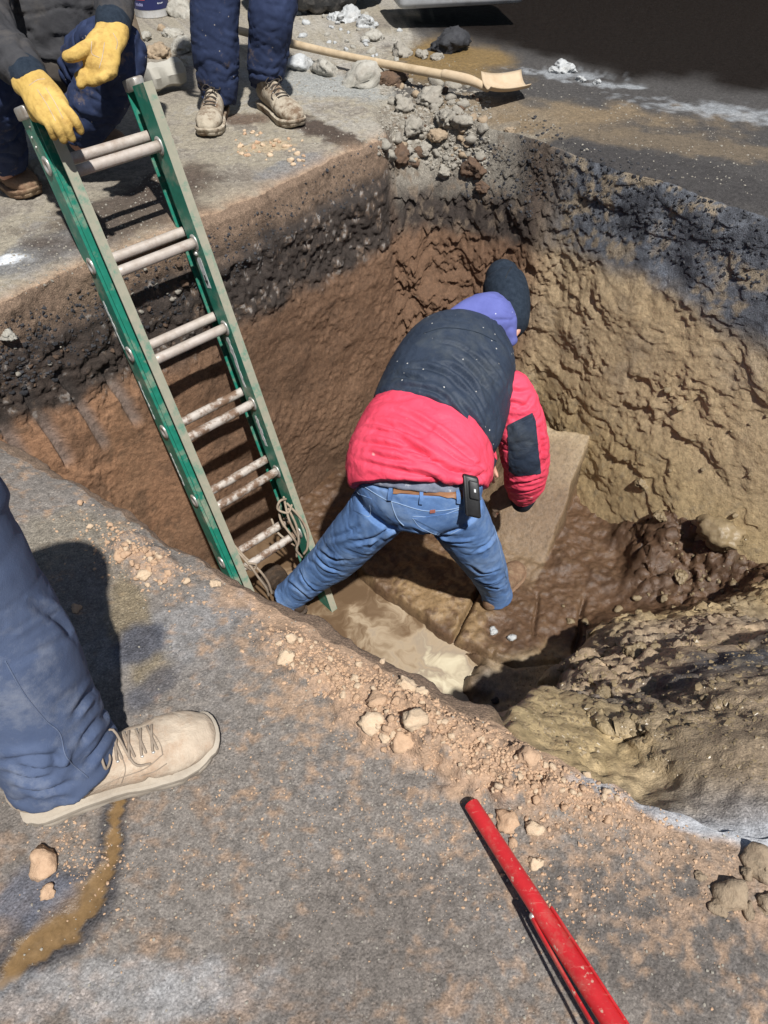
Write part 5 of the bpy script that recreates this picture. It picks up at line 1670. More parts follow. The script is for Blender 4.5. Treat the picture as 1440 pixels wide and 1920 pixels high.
# ------------------------------------------------------------------ the man working in the pit
def build_worker():
    root = empty('person', ground(760, 1090, -1.38), 'man in a red and navy jacket bending over in the bottom of the pit', 'person')
    L_tor = lateral(0.90, 0.42); L_hip = lateral(0.97, 0.20)
    hipL, hipR = at(722, 948, 2.38), at(843, 955, 2.38)
    kneeL, kneeR = at(632, 1042, 2.70), at(904, 1048, 2.70)
    ankL, ankR = at(548, 1112, 3.00), at(930, 1106, 2.99)
    # one continuous body
    bm = bmesh.new()
    tube(bm, [(at(778, 940, 2.39), .10, .06, L_hip), (at(778, 900, 2.33), .16, .11, L_hip), (at(800, 830, 2.38), .165, .11, L_tor), (at(835, 740, 2.46), .175, .11, L_tor), (at(875, 660, 2.52), .15, .09, L_tor), (at(905, 622, 2.56), .06, .06, L_tor), (at(928, 590, 2.61), .055, .055, L_tor)], sub=3)
    tube(bm, [(hipL, .065), (kneeL, .052), ((kneeL + ankL) / 2, .046), (ankL, .036)])
    tube(bm, [(hipR, .065), (kneeR, .052), ((kneeR + ankR) / 2, .046), (ankR, .036)])
    tube(bm, [(ankL, .040), (ankL + V3((-.03, .02, -.06)), .028)]); tube(bm, [(ankR, .040), (ankR + V3((.02, .03, -.06)), .028)])
    shR, elR, wrR = at(958, 735, 2.50), at(985, 838, 2.64), at(980, 925, 2.86)
    shL, elL, wrL = at(800, 660, 2.58), at(830, 745, 2.88), at(905, 860, 3.05)
    tube(bm, [(shR, .058), (elR, .045), (wrR, .030)]); tube(bm, [(shL, .058), (elL, .045), (wrL, .030)])
    upv = (at(940, 500, 2.69) - at(958, 600, 2.60)).normalized()
    facev = (IMG_F * 0.80 + IMG_R * 0.45 + IMG_D * 0.25)
    hc = at(950, 566, 2.655)
    head(bm, hc, upv, facev, 0.070)
    dR = (IMG_D * 0.25 + IMG_F * 0.6 - IMG_R * 0.75); 
    hand(bm, wrR + V3((-.02, .02, -.03)), dR, V3((-.2, .3, -1)), None, 0.55, 1.0, -1)
    hand(bm, wrL, V3((.3, .3, -1)), V3((0.2, -.8, -.2)), None, 0.6, 1.0, 1)
    body = mesh_from(bm, 'body', M['skin'], root, 0.0052, 3)
    # dirty gloves over the hands
    bm = bmesh.new()
    hand(bm, wrR + V3((-.02, .02, -.03)), dR, V3((-.2, .3, -1)), None, 0.55, 1.12, -1)
    mesh_from(bm, 'glove', M['glove_dark'], root, 0.004, 2)
    # jeans
    bm = bmesh.new()
    tube(bm, [(at(776, 956, 2.40), .120, .085, L_hip), (at(779, 942, 2.365), .172, .118, L_hip), (at(783, 922, 2.325), .196, .134, L_hip), (at(785, 890, 2.293), .204, .138, lateral(.955, .30))], sub=4, flat_caps=True, ring=36)
    tube(bm, [(at(722, 944, 2.375), .098, .105), (at(678, 992, 2.51), .094), (kneeL, .084, .088), (at(594, 1074, 2.83), .073), (at(552, 1110, 2.985), .065), (at(540, 1120, 3.02), .067)], sub=5, flat_caps=True, ring=20)
    tube(bm, [(at(845, 948, 2.375), .102, .108), (at(876, 1000, 2.52), .094), (kneeR, .082, .086), (at(920, 1082, 2.88), .070), (at(929, 1106, 2.985), .063), (at(932, 1118, 3.03), .065)], sub=5, flat_caps=True, ring=20)
    legL = (ankL - hipL).normalized()
    jeans = mesh_from(bm, 'jeans', M['denim'], root, 0.0048, 6, [
        dict(amp=0.0030, across=legL + IMG_D * 0.5, f_across=13, f_along=5, seed=31, warp=0.07),
        dict(amp=0.0012, across=legL, f_across=40, f_along=9, seed=37, warp=0.05)], folds=[
        ([[(672, 985), (650, 1000), (612, 1012)], [(738, 985), (700, 1010), (655, 1020)], [(640, 1075), (610, 1060), (590, 1040)], [(748, 985), (722, 1000), (690, 1035)], [(560, 1070), (572, 1090), (590, 1112)], [(535, 1090), (560, 1105), (580, 1125)],
          [(800, 995), (840, 1015), (880, 1020)], [(770, 990), (810, 1003), (850, 1005)], [(880, 1060), (905, 1075), (940, 1070)], [(885, 1085), (915, 1095), (948, 1085)], [(930, 1000), (915, 1020), (890, 1035)], [(905, 1098), (930, 1104), (950, 1098)], [(600, 1035), (625, 1050), (650, 1050)]], 0.0085, 0.0080)])
    jb = bvh_of(jeans)
    def jseam(path, r=0.0016, nm='seam', off=0.0006): return seam(jb, path, r, nm, M['denim_seam'], root_j, off, 6)
    root_j = jeans
    # waistband, yoke and centre seams, pocket outlines
    jseam([(672, 905), (720, 935), (745, 943), (800, 958), (860, 952), (903, 935)], 0.0015)
    jseam([(733, 918), (735, 945), (745, 972), (757, 985)], 0.0018)
    patch(jb, [(662, 922), (697, 935), (688, 968), (664, 957)], 8, 8, 0.0022, 0.003, 'back_pocket', M['denim'], jeans)
    jseam([(664, 900), (672, 925), (690, 935), (693, 968), (668, 958)], 0.0012)
    patch(jb, [(775, 972), (872, 958), (874, 985), (830, 1000)], 12, 8, 0.0022, 0.003, 'back_pocket', M['denim'], jeans)
    jseam([(774, 968), (820, 968), (868, 952)], 0.0012); jseam([(774, 972), (790, 990), (832, 1004), (872, 988)], 0.0012)
    tb = patch(jb, [(806, 956), (816, 955), (816, 960), (806, 961)], 3, 2, 0.004, 0.003, 'red_tab', simple_mat('rust_tab', (0.30, 0.10, 0.07), (0.36, 0.13, 0.09), 80, 0.8, 0), jeans)
    # side seam of the right leg
    jseam([(918, 960), (930, 1000), (940, 1045), (950, 1085)], 0.0012)
    # belt with its loops
    belt = patch(jb, [(738, 916), (868, 918), (868, 934), (738, 925)], 18, 3, 0.006, 0.006, 'belt', M['leather_belt'], root)
    for x0, y0 in ((733, 921), (790, 927), (858, 926)):
        patch(jb, [(x0 - 3.5, y0 - 13), (x0 + 3.5, y0 - 12), (x0 + 3, y0 + 16), (x0 - 4, y0 + 15)], 2, 6, 0.0095, 0.006, 'belt_loop', M['denim'], jeans)
    # shirt hem under the jacket
    bm = bmesh.new()
    tube(bm, [(at(782, 912, 2.302), .194, .131, lateral(.95, .32)), (at(784, 898, 2.30), .200, .137, lateral(.95, .30)), (at(790, 870, 2.31), .20, .14, lateral(.94, .34))], sub=3, flat_caps=True, ring=40)
    mesh_from(bm, 'undershirt', M['undershirt'], root, 0.006, 3, [dict(amp=0.004, across=IMG_R, f_across=30, f_along=10, seed=41)])
    # jacket: red lower panel, navy yoke, red sleeves
    axis = (at(870, 660, 2.52) - at(785, 905, 2.30)).normalized()
    bm = bmesh.new()
    tube(bm, [(at(785, 914, 2.285), .216, .156, lateral(.94, .34)), (at(786, 880, 2.295), .231, .168, lateral(.935, .35)), (at(797, 835, 2.34), .226, .168, lateral(.92, .38)), (at(810, 797, 2.385), .208, .160, lateral(.90, .44)), (at(830, 745, 2.44), .18, .14, lateral(.88, .47))], sub=4, ring=36, flat_caps=True)
    mesh_from(bm, 'jacket_panel', M['red_nylon'], root, 0.0048, 6, [
        dict(amp=0.0050, across=axis - L_tor * 0.15, f_across=16, f_along=2.6, seed=51, warp=0.06),
        dict(amp=0.0011, across=(axis + L_tor * 0.4), f_across=42, f_along=9, seed=53, warp=0.06)], folds=[
        ([[(690, 790), (740, 800), (800, 825)], [(672, 830), (720, 835), (790, 850), (850, 880)], [(730, 765), (790, 790), (860, 840), (905, 880)], [(670, 862), (740, 880), (820, 900), (880, 920)], [(800, 860), (850, 885), (905, 890)], [(700, 812), (760, 830), (810, 860)], [(850, 905), (885, 900), (915, 885)], [(690, 850), (730, 862), (770, 866)]], 0.0095, 0.0115),
        ([[(740, 840), (790, 862), (830, 868)], [(820, 835), (870, 868), (910, 872)], [(680, 800), (715, 808), (760, 815)]], 0.0065, 0.0062)])
    bm = bmesh.new()
    tube(bm, [(at(813, 802, 2.378), .207, .160, lateral(.87, .49)), (at(818, 790, 2.388), .218, .172, lateral(.87, .49)), (at(838, 735, 2.44), .217, .172, lateral(.88, .47)), (at(862, 680, 2.49), .202, .158, lateral(.9, .43)), (at(884, 643, 2.525), .165, .128, lateral(.92, .38)), (at(897, 622, 2.55), .105, .09, lateral(.94, .34))], sub=4, ring=36)
    ball(bm, at(806, 660, 2.545), .085, .08, .085)
    yk = mesh_from(bm, 'jacket_yoke', M['navy'], root, 0.0048, 6, [
        dict(amp=0.0040, across=(axis + L_tor * 0.65), f_across=12, f_along=4, seed=61, warp=0.10)], folds=[
        ([[(742, 722), (790, 728), (830, 745), (870, 790), (905, 830)], [(740, 705), (770, 708), (800, 718)], [(815, 680), (850, 692), (880, 715), (905, 760)], [(840, 660), (880, 690), (920, 740)], [(880, 660), (910, 690), (935, 720)], [(850, 745), (885, 785), (915, 840)], [(790, 740), (840, 768), (885, 815)], [(765, 690), (800, 690), (840, 705), (870, 735)]], 0.0090, 0.0110),
        ([[(900, 655), (930, 690), (945, 715)], [(860, 720), (890, 750), (910, 790)], [(820, 640), (860, 650), (900, 680)], [(800, 760), (840, 785), (875, 820)]], 0.0065, 0.0062)])
    yb = bvh_of(yk)
    for path in ([(735, 740), (790, 752), (850, 800), (900, 850)], [(795, 625), (835, 615), (890, 622), (930, 640)]):
        seam(yb, path, 0.0016, 'seam', M['beanie'], yk, 0.0004, 8)
    def sleeve(pts, hidden=False):
        bm = bmesh.new()
        tube(bm, pts, sub=5, ring=24)
        ax_ = (Vector(pts[-1][0]) - Vector(pts[0][0])).normalized()
        return mesh_from(bm, 'sleeve', M['red_nylon'], root, 0.0048, 5, [
            dict(amp=0.0045, across=ax_ + IMG_R * 0.25, f_across=22, f_along=5, seed=71, warp=0.06),
            dict(amp=0.0025, across=ax_ - IMG_R * 0.3, f_across=48, f_along=12, seed=73, warp=0.05)], folds=None if hidden else [
            ([[(930, 760), (960, 755), (995, 765)], [(925, 800), (945, 790), (960, 775)], [(928, 850), (945, 862), (958, 880)], [(1000, 740), (985, 760), (960, 770)], [(945, 900), (975, 905), (1020, 895)], [(950, 915), (985, 920), (1020, 912)], [(1012, 800), (1018, 840), (1015, 880)], [(950, 725), (970, 735), (1000, 730)]], 0.0080, 0.0085)])
    sR = sleeve([(at(957, 735, 2.475), .074), (at(970, 775, 2.495), .085), (at(981, 828, 2.57), .086), (at(986, 872, 2.67), .083), (at(984, 905, 2.765), .075), (at(981, 924, 2.83), .058)])
    sL = sleeve([(shL, .085), (at(815, 705, 2.72), .085), (elL, .085), (at(865, 800, 2.96), .078), (wrL, .06)], True)
    sb = bvh_of(sR)
    patch(sb, [(952, 797), (998, 774), (1010, 860), (955, 884)], 14, 22, 0.003, 0.004, 'elbow_patch', M['navy'], sR)
    patch(sb, [(1000, 778), (1004, 790), (1014, 886), (1006, 890)], 4, 16, 0.0025, 0.004, 'elbow_patch', M['navy'], sR)
    patch(sb, [(953, 880), (1008, 862), (1013, 888), (966, 892)], 12, 6, 0.0028, 0.004, 'elbow_patch', M['navy'], sR)
    # dark knitted cuff
    bm = bmesh.new()
    tube(bm, [(at(982, 920, 2.815), .052), (at(981, 932, 2.85), .050), (at(979, 940, 2.875), .044)], ring=24, sub=3)
    mesh_from(bm, 'cuff', M['beanie'], root, 0.005, 2)
    # dark piping hanging at the right of the hem
    bm = bmesh.new()
    tube(bm, [(at(925, 862, 2.36), .012, .006), (at(915, 885, 2.33), .014, .006), (at(908, 902, 2.31), .013, .006)], side=IMG_R, sub=4)
    finish(bm, 'hem_strap', M['beanie'], root)
    # hood lying on the shoulders
    bm = bmesh.new()
    tube(bm, [(at(840, 602, 2.50), .028, .026), (at(858, 597, 2.495), .042, .040), (at(890, 590, 2.505), .062, .055), (at(922, 588, 2.52), .070, .060), (at(944, 610, 2.535), .055, .050), (at(955, 636, 2.55), .032, .030)], side=IMG_D, sub=5, ring=20)
    tube(bm, [(at(898, 572, 2.53), .040, .04), (at(930, 576, 2.545), .050, .045), (at(950, 605, 2.55), .038, .04)], side=IMG_D, sub=4)
    mesh_from(bm, 'hood', M['hood'], root, 0.005, 7, [dict(amp=0.005, across=IMG_D, f_across=16, f_along=6, seed=81, warp=0.05)])
    # knitted cap
    bm = bmesh.new()
    R = Matrix((lateral(.98, .15), (upv.cross(lateral(.98, .15))).normalized(), upv)).transposed()
    tube(bm, [(at(955, 598, 2.625), .072, .082), (at(953, 570, 2.645), .078, .092), (at(948, 546, 2.665), .080, .092), (at(944, 530, 2.68), .076, .086), (at(942, 521, 2.685), .064, .072)], side=lateral(.98, .12), sub=4, ring=28)
    cap = mesh_from(bm, 'beanie', M['beanie'], root, 0.0045, 5)
    cb = bvh_of(cap)
    seam(cb, [(960, 500), (953, 510), (948, 521)], 0.0018, 'seam', M['black'], cap, -0.0008, 5)
    # red ear band and ear
    bm = bmesh.new()
    tube(bm, [(at(966, 603, 2.60), .012, .012), (at(967, 610, 2.59), .014, .012)], sub=2)
    finish(bm, 'ear_band', M['red_nylon'], root)
    bm = bmesh.new()
    tube(bm, [(at(967, 613, 2.588), .010, .007), (at(969, 619, 2.585), .014, .008), (at(966, 628, 2.585), .009, .006)], side=IMG_R, sub=4, ring=14)
    finish(bm, 'ear', M['skin'], root)
    # phone pouch on the belt
    c = at(884, 930, 2.165)
    rx = lateral(.96, .22); up = (at(882, 893, 2.165) - at(887, 972, 2.19)).normalized(); nn = rx.cross(up).normalized()
    Mx = Matrix((rx, up, nn)).transposed().to_4x4(); Mx.translation = c
    bm = bmesh.new(); box(bm, Mx, 0.050, 0.125, 0.030, 0.008)
    ph = finish(bm, 'phone_pouch', M['black'], root)
    if nn.y > 0: nn = -nn
    bm = bmesh.new(); box(bm, Mx @ Matrix.Translation((0.008, 0.022, 0.018 if Mx.to_3x3().col[2].y < 0 else -0.018)), 0.030, 0.055, 0.012, 0.005)
    fl = finish(bm, 'pouch_flap', simple_mat('black_leather', (0.02, 0.02, 0.021), (0.035, 0.035, 0.037), 60, 0.5, 0.2, 0.001), ph)
    bm = bmesh.new(); box(bm, Mx @ Matrix.Translation((0.010, 0.022, 0.0245 if Mx.to_3x3().col[2].y < 0 else -0.0245)), 0.006, 0.010, 0.002, 0.0006)
    finish(bm, 'pouch_mark', M['sticker'], fl)
    bm = bmesh.new(); box(bm, Mx @ Matrix.Translation((-0.018, 0.0, 0.016 if Mx.to_3x3().col[2].y < 0 else -0.016)), 0.008, 0.12, 0.006, 0.002)
    finish(bm, 'pouch_clip', M['black'], ph)
    # boots
    dl_ = V3((-.14, .20, 0)).normalized(); hl = V3((ankL.x, ankL.y, -1.415)) - dl_ * 0.066; tl = hl + dl_ * 0.30
    boot(hl, tl, root, M['boot_dark'], M['boot_dark'], M['dark_lace'], 1.0, 0.006, (kneeL - ankL).normalized(), laces=False)
    dr_ = V3((.15, .22, 0)).normalized(); hr = V3((ankR.x, ankR.y, -1.405)) - dr_ * 0.066; tr = hr + dr_ * 0.30
    boot(hr, tr, root, M['boot_brown'], M['boot_brown'], M['dark_lace'], 1.0, 0.006, (kneeR - ankR).normalized(), laces=False)
    return root
build_worker()

# ------------------------------------------------------------------ upper bodies out of the picture are simple but whole
def upper_body(root, hip, chest, neck, headc, up, face, shoulder_dir, arms, top_mat, cap_mat):
    bm = bmesh.new()
    tube(bm, [(hip, .15, .11, shoulder_dir), ((hip + chest) / 2, .15, .11, shoulder_dir), (chest, .18, .12, shoulder_dir), (neck - up * 0.05, .11, .08, shoulder_dir), (neck, .058, .06, shoulder_dir), (headc - up * 0.06, .056, .06, shoulder_dir)], sub=3)
    head(bm, headc, up, face)
    return bm

def build_standing():
    root = empty('person', ground(455, 190), 'standing man in dark mud specked jeans and muddy lace boots on the pavement edge', 'person')
    aL, aR = at(405, 186, 2.95), at(503, 168, 2.99)
    kL, kR = at(404, -30, 2.72), at(512, -40, 2.76)
    hL = V3((kL.x + 0.06, kL.y + 0.06, 0.90)); hR = V3((kR.x - 0.04, kR.y + 0.06, 0.90))
    hip = (hL + hR) / 2 + V3((0, 0, 0.06)); up = V3((0, 0, 1)); face = V3((0.35, -0.9, -0.3)); sdir = V3((0.93, 0.35, 0))
    chest = hip + V3((0.01, -0.03, 0.36)); neck = chest + V3((0, -0.02, 0.20)); hc = neck + V3((0.02, -0.05, 0.14))
    bm = upper_body(root, hip, chest, neck, hc, up, face, sdir, None, None, None)
    for h, k, a in ((hL, kL, aL), (hR, kR, aR)):
        tube(bm, [(h, .08), (k, .055), ((k + a) / 2, .05), (a, .034), (a - V3((0, 0, .02)), .03)])
    arms = []
    for s in (-1, 1):
        sh = chest + sdir * (0.19 * s) + V3((0, 0, 0.10)); el = sh + V3((0.05 * s, -0.03, -0.29)); wr = el + V3((-0.03 * s, -0.16, -0.19))
        tube(bm, [(sh, .055), (el, .042), (wr, .028)]); arms.append((sh, el, wr))
        hand(bm, wr, V3((-0.2 * s, -0.5, -0.6)), V3((-s, 0, -0.3)), None, 0.5, 1.0, s)
    mesh_from(bm, 'body', M['skin'], root, 0.0075, 3)
    eyes(hc, up, face, root)
    bm = bmesh.new()
    tube(bm, [(hip - V3((0, 0, .10)), .165, .13, sdir), (hip, .17, .13, sdir), (hip + V3((0, 0, .05)), .165, .125, sdir)], sub=3)
    for h, k, pts in ((hL, kL, [(at(402, 30, 2.775), .092, .09), (at(404, 95, 2.85), .090), (at(408, 150, 2.92), .082), (at(409, 178, 2.955), .074), (at(408, 192, 2.97), .072)]),
                      (hR, kR, [(at(508, 25, 2.80), .088, .09), (at(505, 85, 2.885), .082), (at(499, 130, 2.945), .074), (at(497, 152, 2.975), .064), (at(497, 160, 2.98), .062)])):
        tube(bm, [(h, .10), (k, .094)] + pts, sub=4, ring=20, flat_caps=True)
    jn = mesh_from(bm, 'jeans', M['dark_denim'], root, 0.0065, 5, [
        dict(amp=0.007, across=V3((0.25, 0, 1)), f_across=20, f_along=5, seed=131, warp=0.07, mask=lambda v: 0.25 + 0.9 * sstep(0.32, 0.12, v[:, 2])),
        dict(amp=0.003, across=V3((0.3, 0, 1)), f_across=40, f_along=9, seed=133, warp=0.05)])
    bm = bmesh.new()
    tube(bm, [(hip - V3((0, 0, .06)), .175, .14, sdir), ((hip + chest) / 2, .185, .145, sdir), (chest, .205, .145, sdir), (neck - V3((0, 0, .06)), .14, .10, sdir), (neck, .075, .07, sdir)], sub=3)
    for sh, el, wr in arms:
        tube(bm, [(sh, .075), (el, .060), (wr, .045)], sub=3)
    mesh_from(bm, 'jacket', M['hoodie'], root, 0.010, 4)
    bm = bmesh.new(); tube(bm, [(hc + V3((0, 0, .03)), .084, .10, sdir), (hc + V3((0, 0, .07)), .082, .098, sdir), (hc + V3((0, 0, .115)), .05, .06, sdir)], sub=3)
    mesh_from(bm, 'beanie', M['beanie'], root, 0.008, 3)
    d_ = ground(386, 252) - ground(412, 200); d_.z = 0; d_.normalize()
    h1 = V3((aL.x, aL.y, 0.006)) - d_ * 0.07; t1 = h1 + d_ * 0.31
    boot(h1, t1, root, M['boot_grey'], M['boot_grey'], M['dark_lace'], 1.0, 0.0050, (kL - aL).normalized(), shaft=0.11, lace_x=0.40)
    d_ = ground(566, 242) - ground(478, 184); d_.z = 0; d_.normalize()
    h2 = V3((aR.x, aR.y, 0.006)) - d_ * 0.07; t2 = h2 + d_ * 0.32
    boot(h2, t2, root, M['boot_grey'], M['boot_grey'], M['dark_lace'], 1.0, 0.0050, (kR - aR).normalized(), shaft=0.11, lace_x=0.40)
build_standing()

def build_kneeling():
    root = empty('person', ground(110, 300), 'squatting man in a charcoal sweatshirt and yellow gloves holding the ladder top', 'person')
    hip = at(95, 150, 2.62); hip.z = 0.30
    hipL = hip + V3((.10, -.02, .02)); hipR = hip + V3((-.10, -.06, .02))
    kL = at(222, 98, 2.20); aL = at(150, 262, 2.46)
    kR = at(-30, 165, 2.16); aR = at(14, 318, 2.45)
    chest = at(115, -30, 2.36); neck = at(125, -190, 2.28); hc = neck + V3((0.05, -0.10, 0.12))
    up = V3((0.05, -0.35, 0.93)).normalized(); face = V3((0.5, -0.7, -0.5)); sdir = V3((0.97, 0.1, 0.05)).normalized()
    shR, elR, wrR = at(-15, -120, 2.28), at(-15, 60, 2.06), at(62, 150, 1.92)
    shL, elL, wrL = at(212, -140, 2.36), at(214, -25, 2.20), at(212, 50, 2.07)
    bm = bmesh.new()
    tube(bm, [(hip, .16, .12, sdir), ((hip + chest) / 2, .16, .12, sdir), (chest, .18, .12, sdir), (neck - up * 0.06, .11, .08, sdir), (neck, .055, .058, sdir), (hc - up * 0.05, .055, .058, sdir)], sub=3)
    head(bm, hc, up, face)
    for h, k, a in ((hipL, kL, aL), (hipR, kR, aR)):
        tube(bm, [(h, .08), ((h + k) / 2, .075), (k, .055), ((k + a) / 2, .05), (a, .04)], sub=3)
    for s, e, w in ((shR, elR, wrR), (shL, elL, wrL)):
        tube(bm, [(s, .055), (e, .042), (w, .030)], sub=3)
    mesh_from(bm, 'body', M['skin'], root, 0.0075, 3)
    eyes(hc, up, face, root)
    # jeans
    bm = bmesh.new()
    tube(bm, [(hip - V3((0, 0, .04)), .18, .15, sdir), (hip + V3((0, -.02, .08)), .18, .15, sdir)], sub=3)
    tube(bm, [(hipL, .105), (at(165, 120, 2.42), .105), (at(205, 100, 2.26), .096), (kL, .082), (at(212, 130, 2.255), .082), (at(180, 190, 2.34), .086), (at(152, 232, 2.42), .080), (at(148, 252, 2.45), .078)], sub=4, flat_caps=True)
    tube(bm, [(hipR, .105), (at(30, 170, 2.42), .105), (at(-12, 165, 2.22), .098), (kR, .085), (at(-22, 205, 2.22), .085), (at(0, 265, 2.36), .080), (at(8, 300, 2.43), .074)], sub=4, flat_caps=True)
    mesh_from(bm, 'jeans', M['dark_denim'], root, 0.006, 5, [
        dict(amp=0.009, across=V3((0.5, -0.3, 0.8)), f_across=17, f_along=5, seed=231, warp=0.07),
        dict(amp=0.003, across=V3((0.2, 0.3, 0.9)), f_across=42, f_along=10, seed=233, warp=0.05)])
    # sweatshirt and the shirt hem below it
    bm = bmesh.new()
    tube(bm, [(at(108, 78, 2.42), .170, .14, sdir), (at(108, 20, 2.385), .185, .15, sdir), (chest, .20, .15, sdir), (at(122, -150, 2.31), .17, .12, sdir), (neck, .08, .08, sdir)], sub=4, ring=30)
    tube(bm, [(shR, .085), (at(-30, -20, 2.14), .074), (elR, .068), (at(25, 108, 1.98), .062), (at(50, 138, 1.935), .050)], sub=4)
    tube(bm, [(shL, .085), (at(215, -80, 2.27), .068), (elL, .062), (at(214, 20, 2.12), .055), (at(213, 38, 2.10), .050)], sub=4)
    mesh_from(bm, 'sweatshirt', M['hoodie'], root, 0.0065, 6, [
        dict(amp=0.010, across=V3((0.2, -0.4, 0.9)), f_across=15, f_along=5, seed=241, warp=0.07),
        dict(amp=0.003, across=V3((0.7, -0.1, 0.6)), f_across=40, f_along=10, seed=243, warp=0.05)])
    bm = bmesh.new()
    tube(bm, [(at(105, 96, 2.435), .150, .125, sdir), (at(107, 70, 2.425), .160, .135, sdir)], sub=3, ring=30)
    mesh_from(bm, 'shirt_hem', cloth_mat('brown_grey_shirt', (0.10, 0.085, 0.075), (0.16, 0.14, 0.12), 14, 0.95, 400, 0.3), root, 0.007, 4)
    for pts in ([(at(48, 136, 1.94), .049), (at(57, 146, 1.927), .047)], [(at(213, 38, 2.105), .050), (at(212, 52, 2.085), .048)]):
        bm = bmesh.new(); tube(bm, [(p, r) for p, r in pts], sub=3, ring=24)
        mesh_from(bm, 'cuff', M['beanie'], root, 0.004, 2)
    # right glove resting on the ladder top, fingers hanging over the rail
    bm = bmesh.new()
    D0 = 1.895
    tube(bm, [(at(52, 150, 1.925), .046, .034), (at(66, 162, 1.91), .045, .030), (at(84, 188, 1.89), .050, .028), (at(100, 210, 1.875), .047, .024)], side=lateral(.85, -.52), ring=20, sub=4)
    for (x0, y0), (x1, y1), (x2, y2), r in (((75, 212), (92, 235), (101, 256), .0118), ((91, 213), (108, 240), (119, 262), .0122), ((106, 208), (125, 238), (135, 259), .0122), ((119, 198), (140, 224), (151, 245), .0118)):
        tube(bm, [(at(x0 - 8, y0 - 18, 1.88), r), (at(x0, y0, 1.868), r * 1.06), (at(x1, y1, 1.872), r), (at(x2, y2, 1.895), r * 0.86)], ring=12, sub=4)
    tube(bm, [(at(62, 172, 1.91), .018), (at(60, 196, 1.925), .017), (at(66, 218, 1.935), .015)], ring=12, sub=4)
    gl = mesh_from(bm, 'glove', M['glove'], root, 0.0030, 1, [dict(amp=0.0009, across=lateral(.85, -.52), f_across=60, f_along=14, seed=251, warp=0.03)])
    gb = bvh_of(gl)
    for path in ([(70, 168), (88, 196), (104, 226)], [(86, 165), (104, 194), (118, 222)], [(55, 160), (70, 150), (84, 148)]):
        seam(gb, path, 0.0011, 'seam', M['boot_tan'], gl, 0.0, 6)
    # left glove, palm turned to us, thumb out to the left
    bm = bmesh.new()
    tube(bm, [(at(212, 56, 2.075), .046, .034), (at(206, 70, 2.065), .048, .030), (at(192, 90, 2.05), .052, .028), (at(190, 118, 2.045), .052, .028), (at(192, 134, 2.05), .046, .026)], side=lateral(.90, .40), ring=20, sub=4)
    tube(bm, [(at(184, 82, 2.045), .022), (at(160, 92, 2.02), .020), (at(140, 103, 2.01), .0185), (at(127, 106, 2.01), .0155)], ring=12, sub=4)
    for q, (a, b, c) in enumerate((((205, 128), (192, 146), (166, 147)), ((198, 134), (180, 152), (158, 152)), ((182, 132), (166, 146), (150, 150)), ((172, 122), (158, 136), (147, 143)))):
        tube(bm, [(at(a[0], a[1], 2.045), .0145), (at(b[0], b[1], 2.035 + 0.008 * q), .0135), (at(c[0], c[1], 2.05 + 0.008 * q), .012)], ring=12, sub=4)
    tube(bm, [(at(158, 140, 2.045), .0155), (at(152, 158, 2.05), .013)], ring=12, sub=3)
    g2 = mesh_from(bm, 'glove', M['glove'], root, 0.0030, 1, [dict(amp=0.0009, across=lateral(.4, -.9), f_across=60, f_along=14, seed=261, warp=0.03)])
    gb = bvh_of(g2)
    for path in ([(172, 78), (172, 100), (186, 108)], [(196, 80), (192, 106), (186, 128)], [(212, 62), (220, 78), (218, 92)]):
        seam(gb, path, 0.0011, 'seam', M['boot_tan'], g2, 0.0, 6)
    # boots
    h1 = ground(-22, 330); h1.z = 0.006; t1 = ground(70, 376); t1.z = 0.006; t1 = h1 + (t1 - h1).normalized() * 0.31
    boot(h1, t1, root, M['boot_brown'], M['boot_brown'], M['dark_lace'], 1.0, 0.0055)
    h2 = ground(132, 262); h2.z = 0.006; t2 = ground(215, 282); t2.z = 0.006; t2 = h2 + (t2 - h2).normalized() * 0.28
    boot(h2, t2, root, M['boot_brown'], M['boot_brown'], M['dark_lace'], 1.0, 0.0055, laces=False)
build_kneeling()

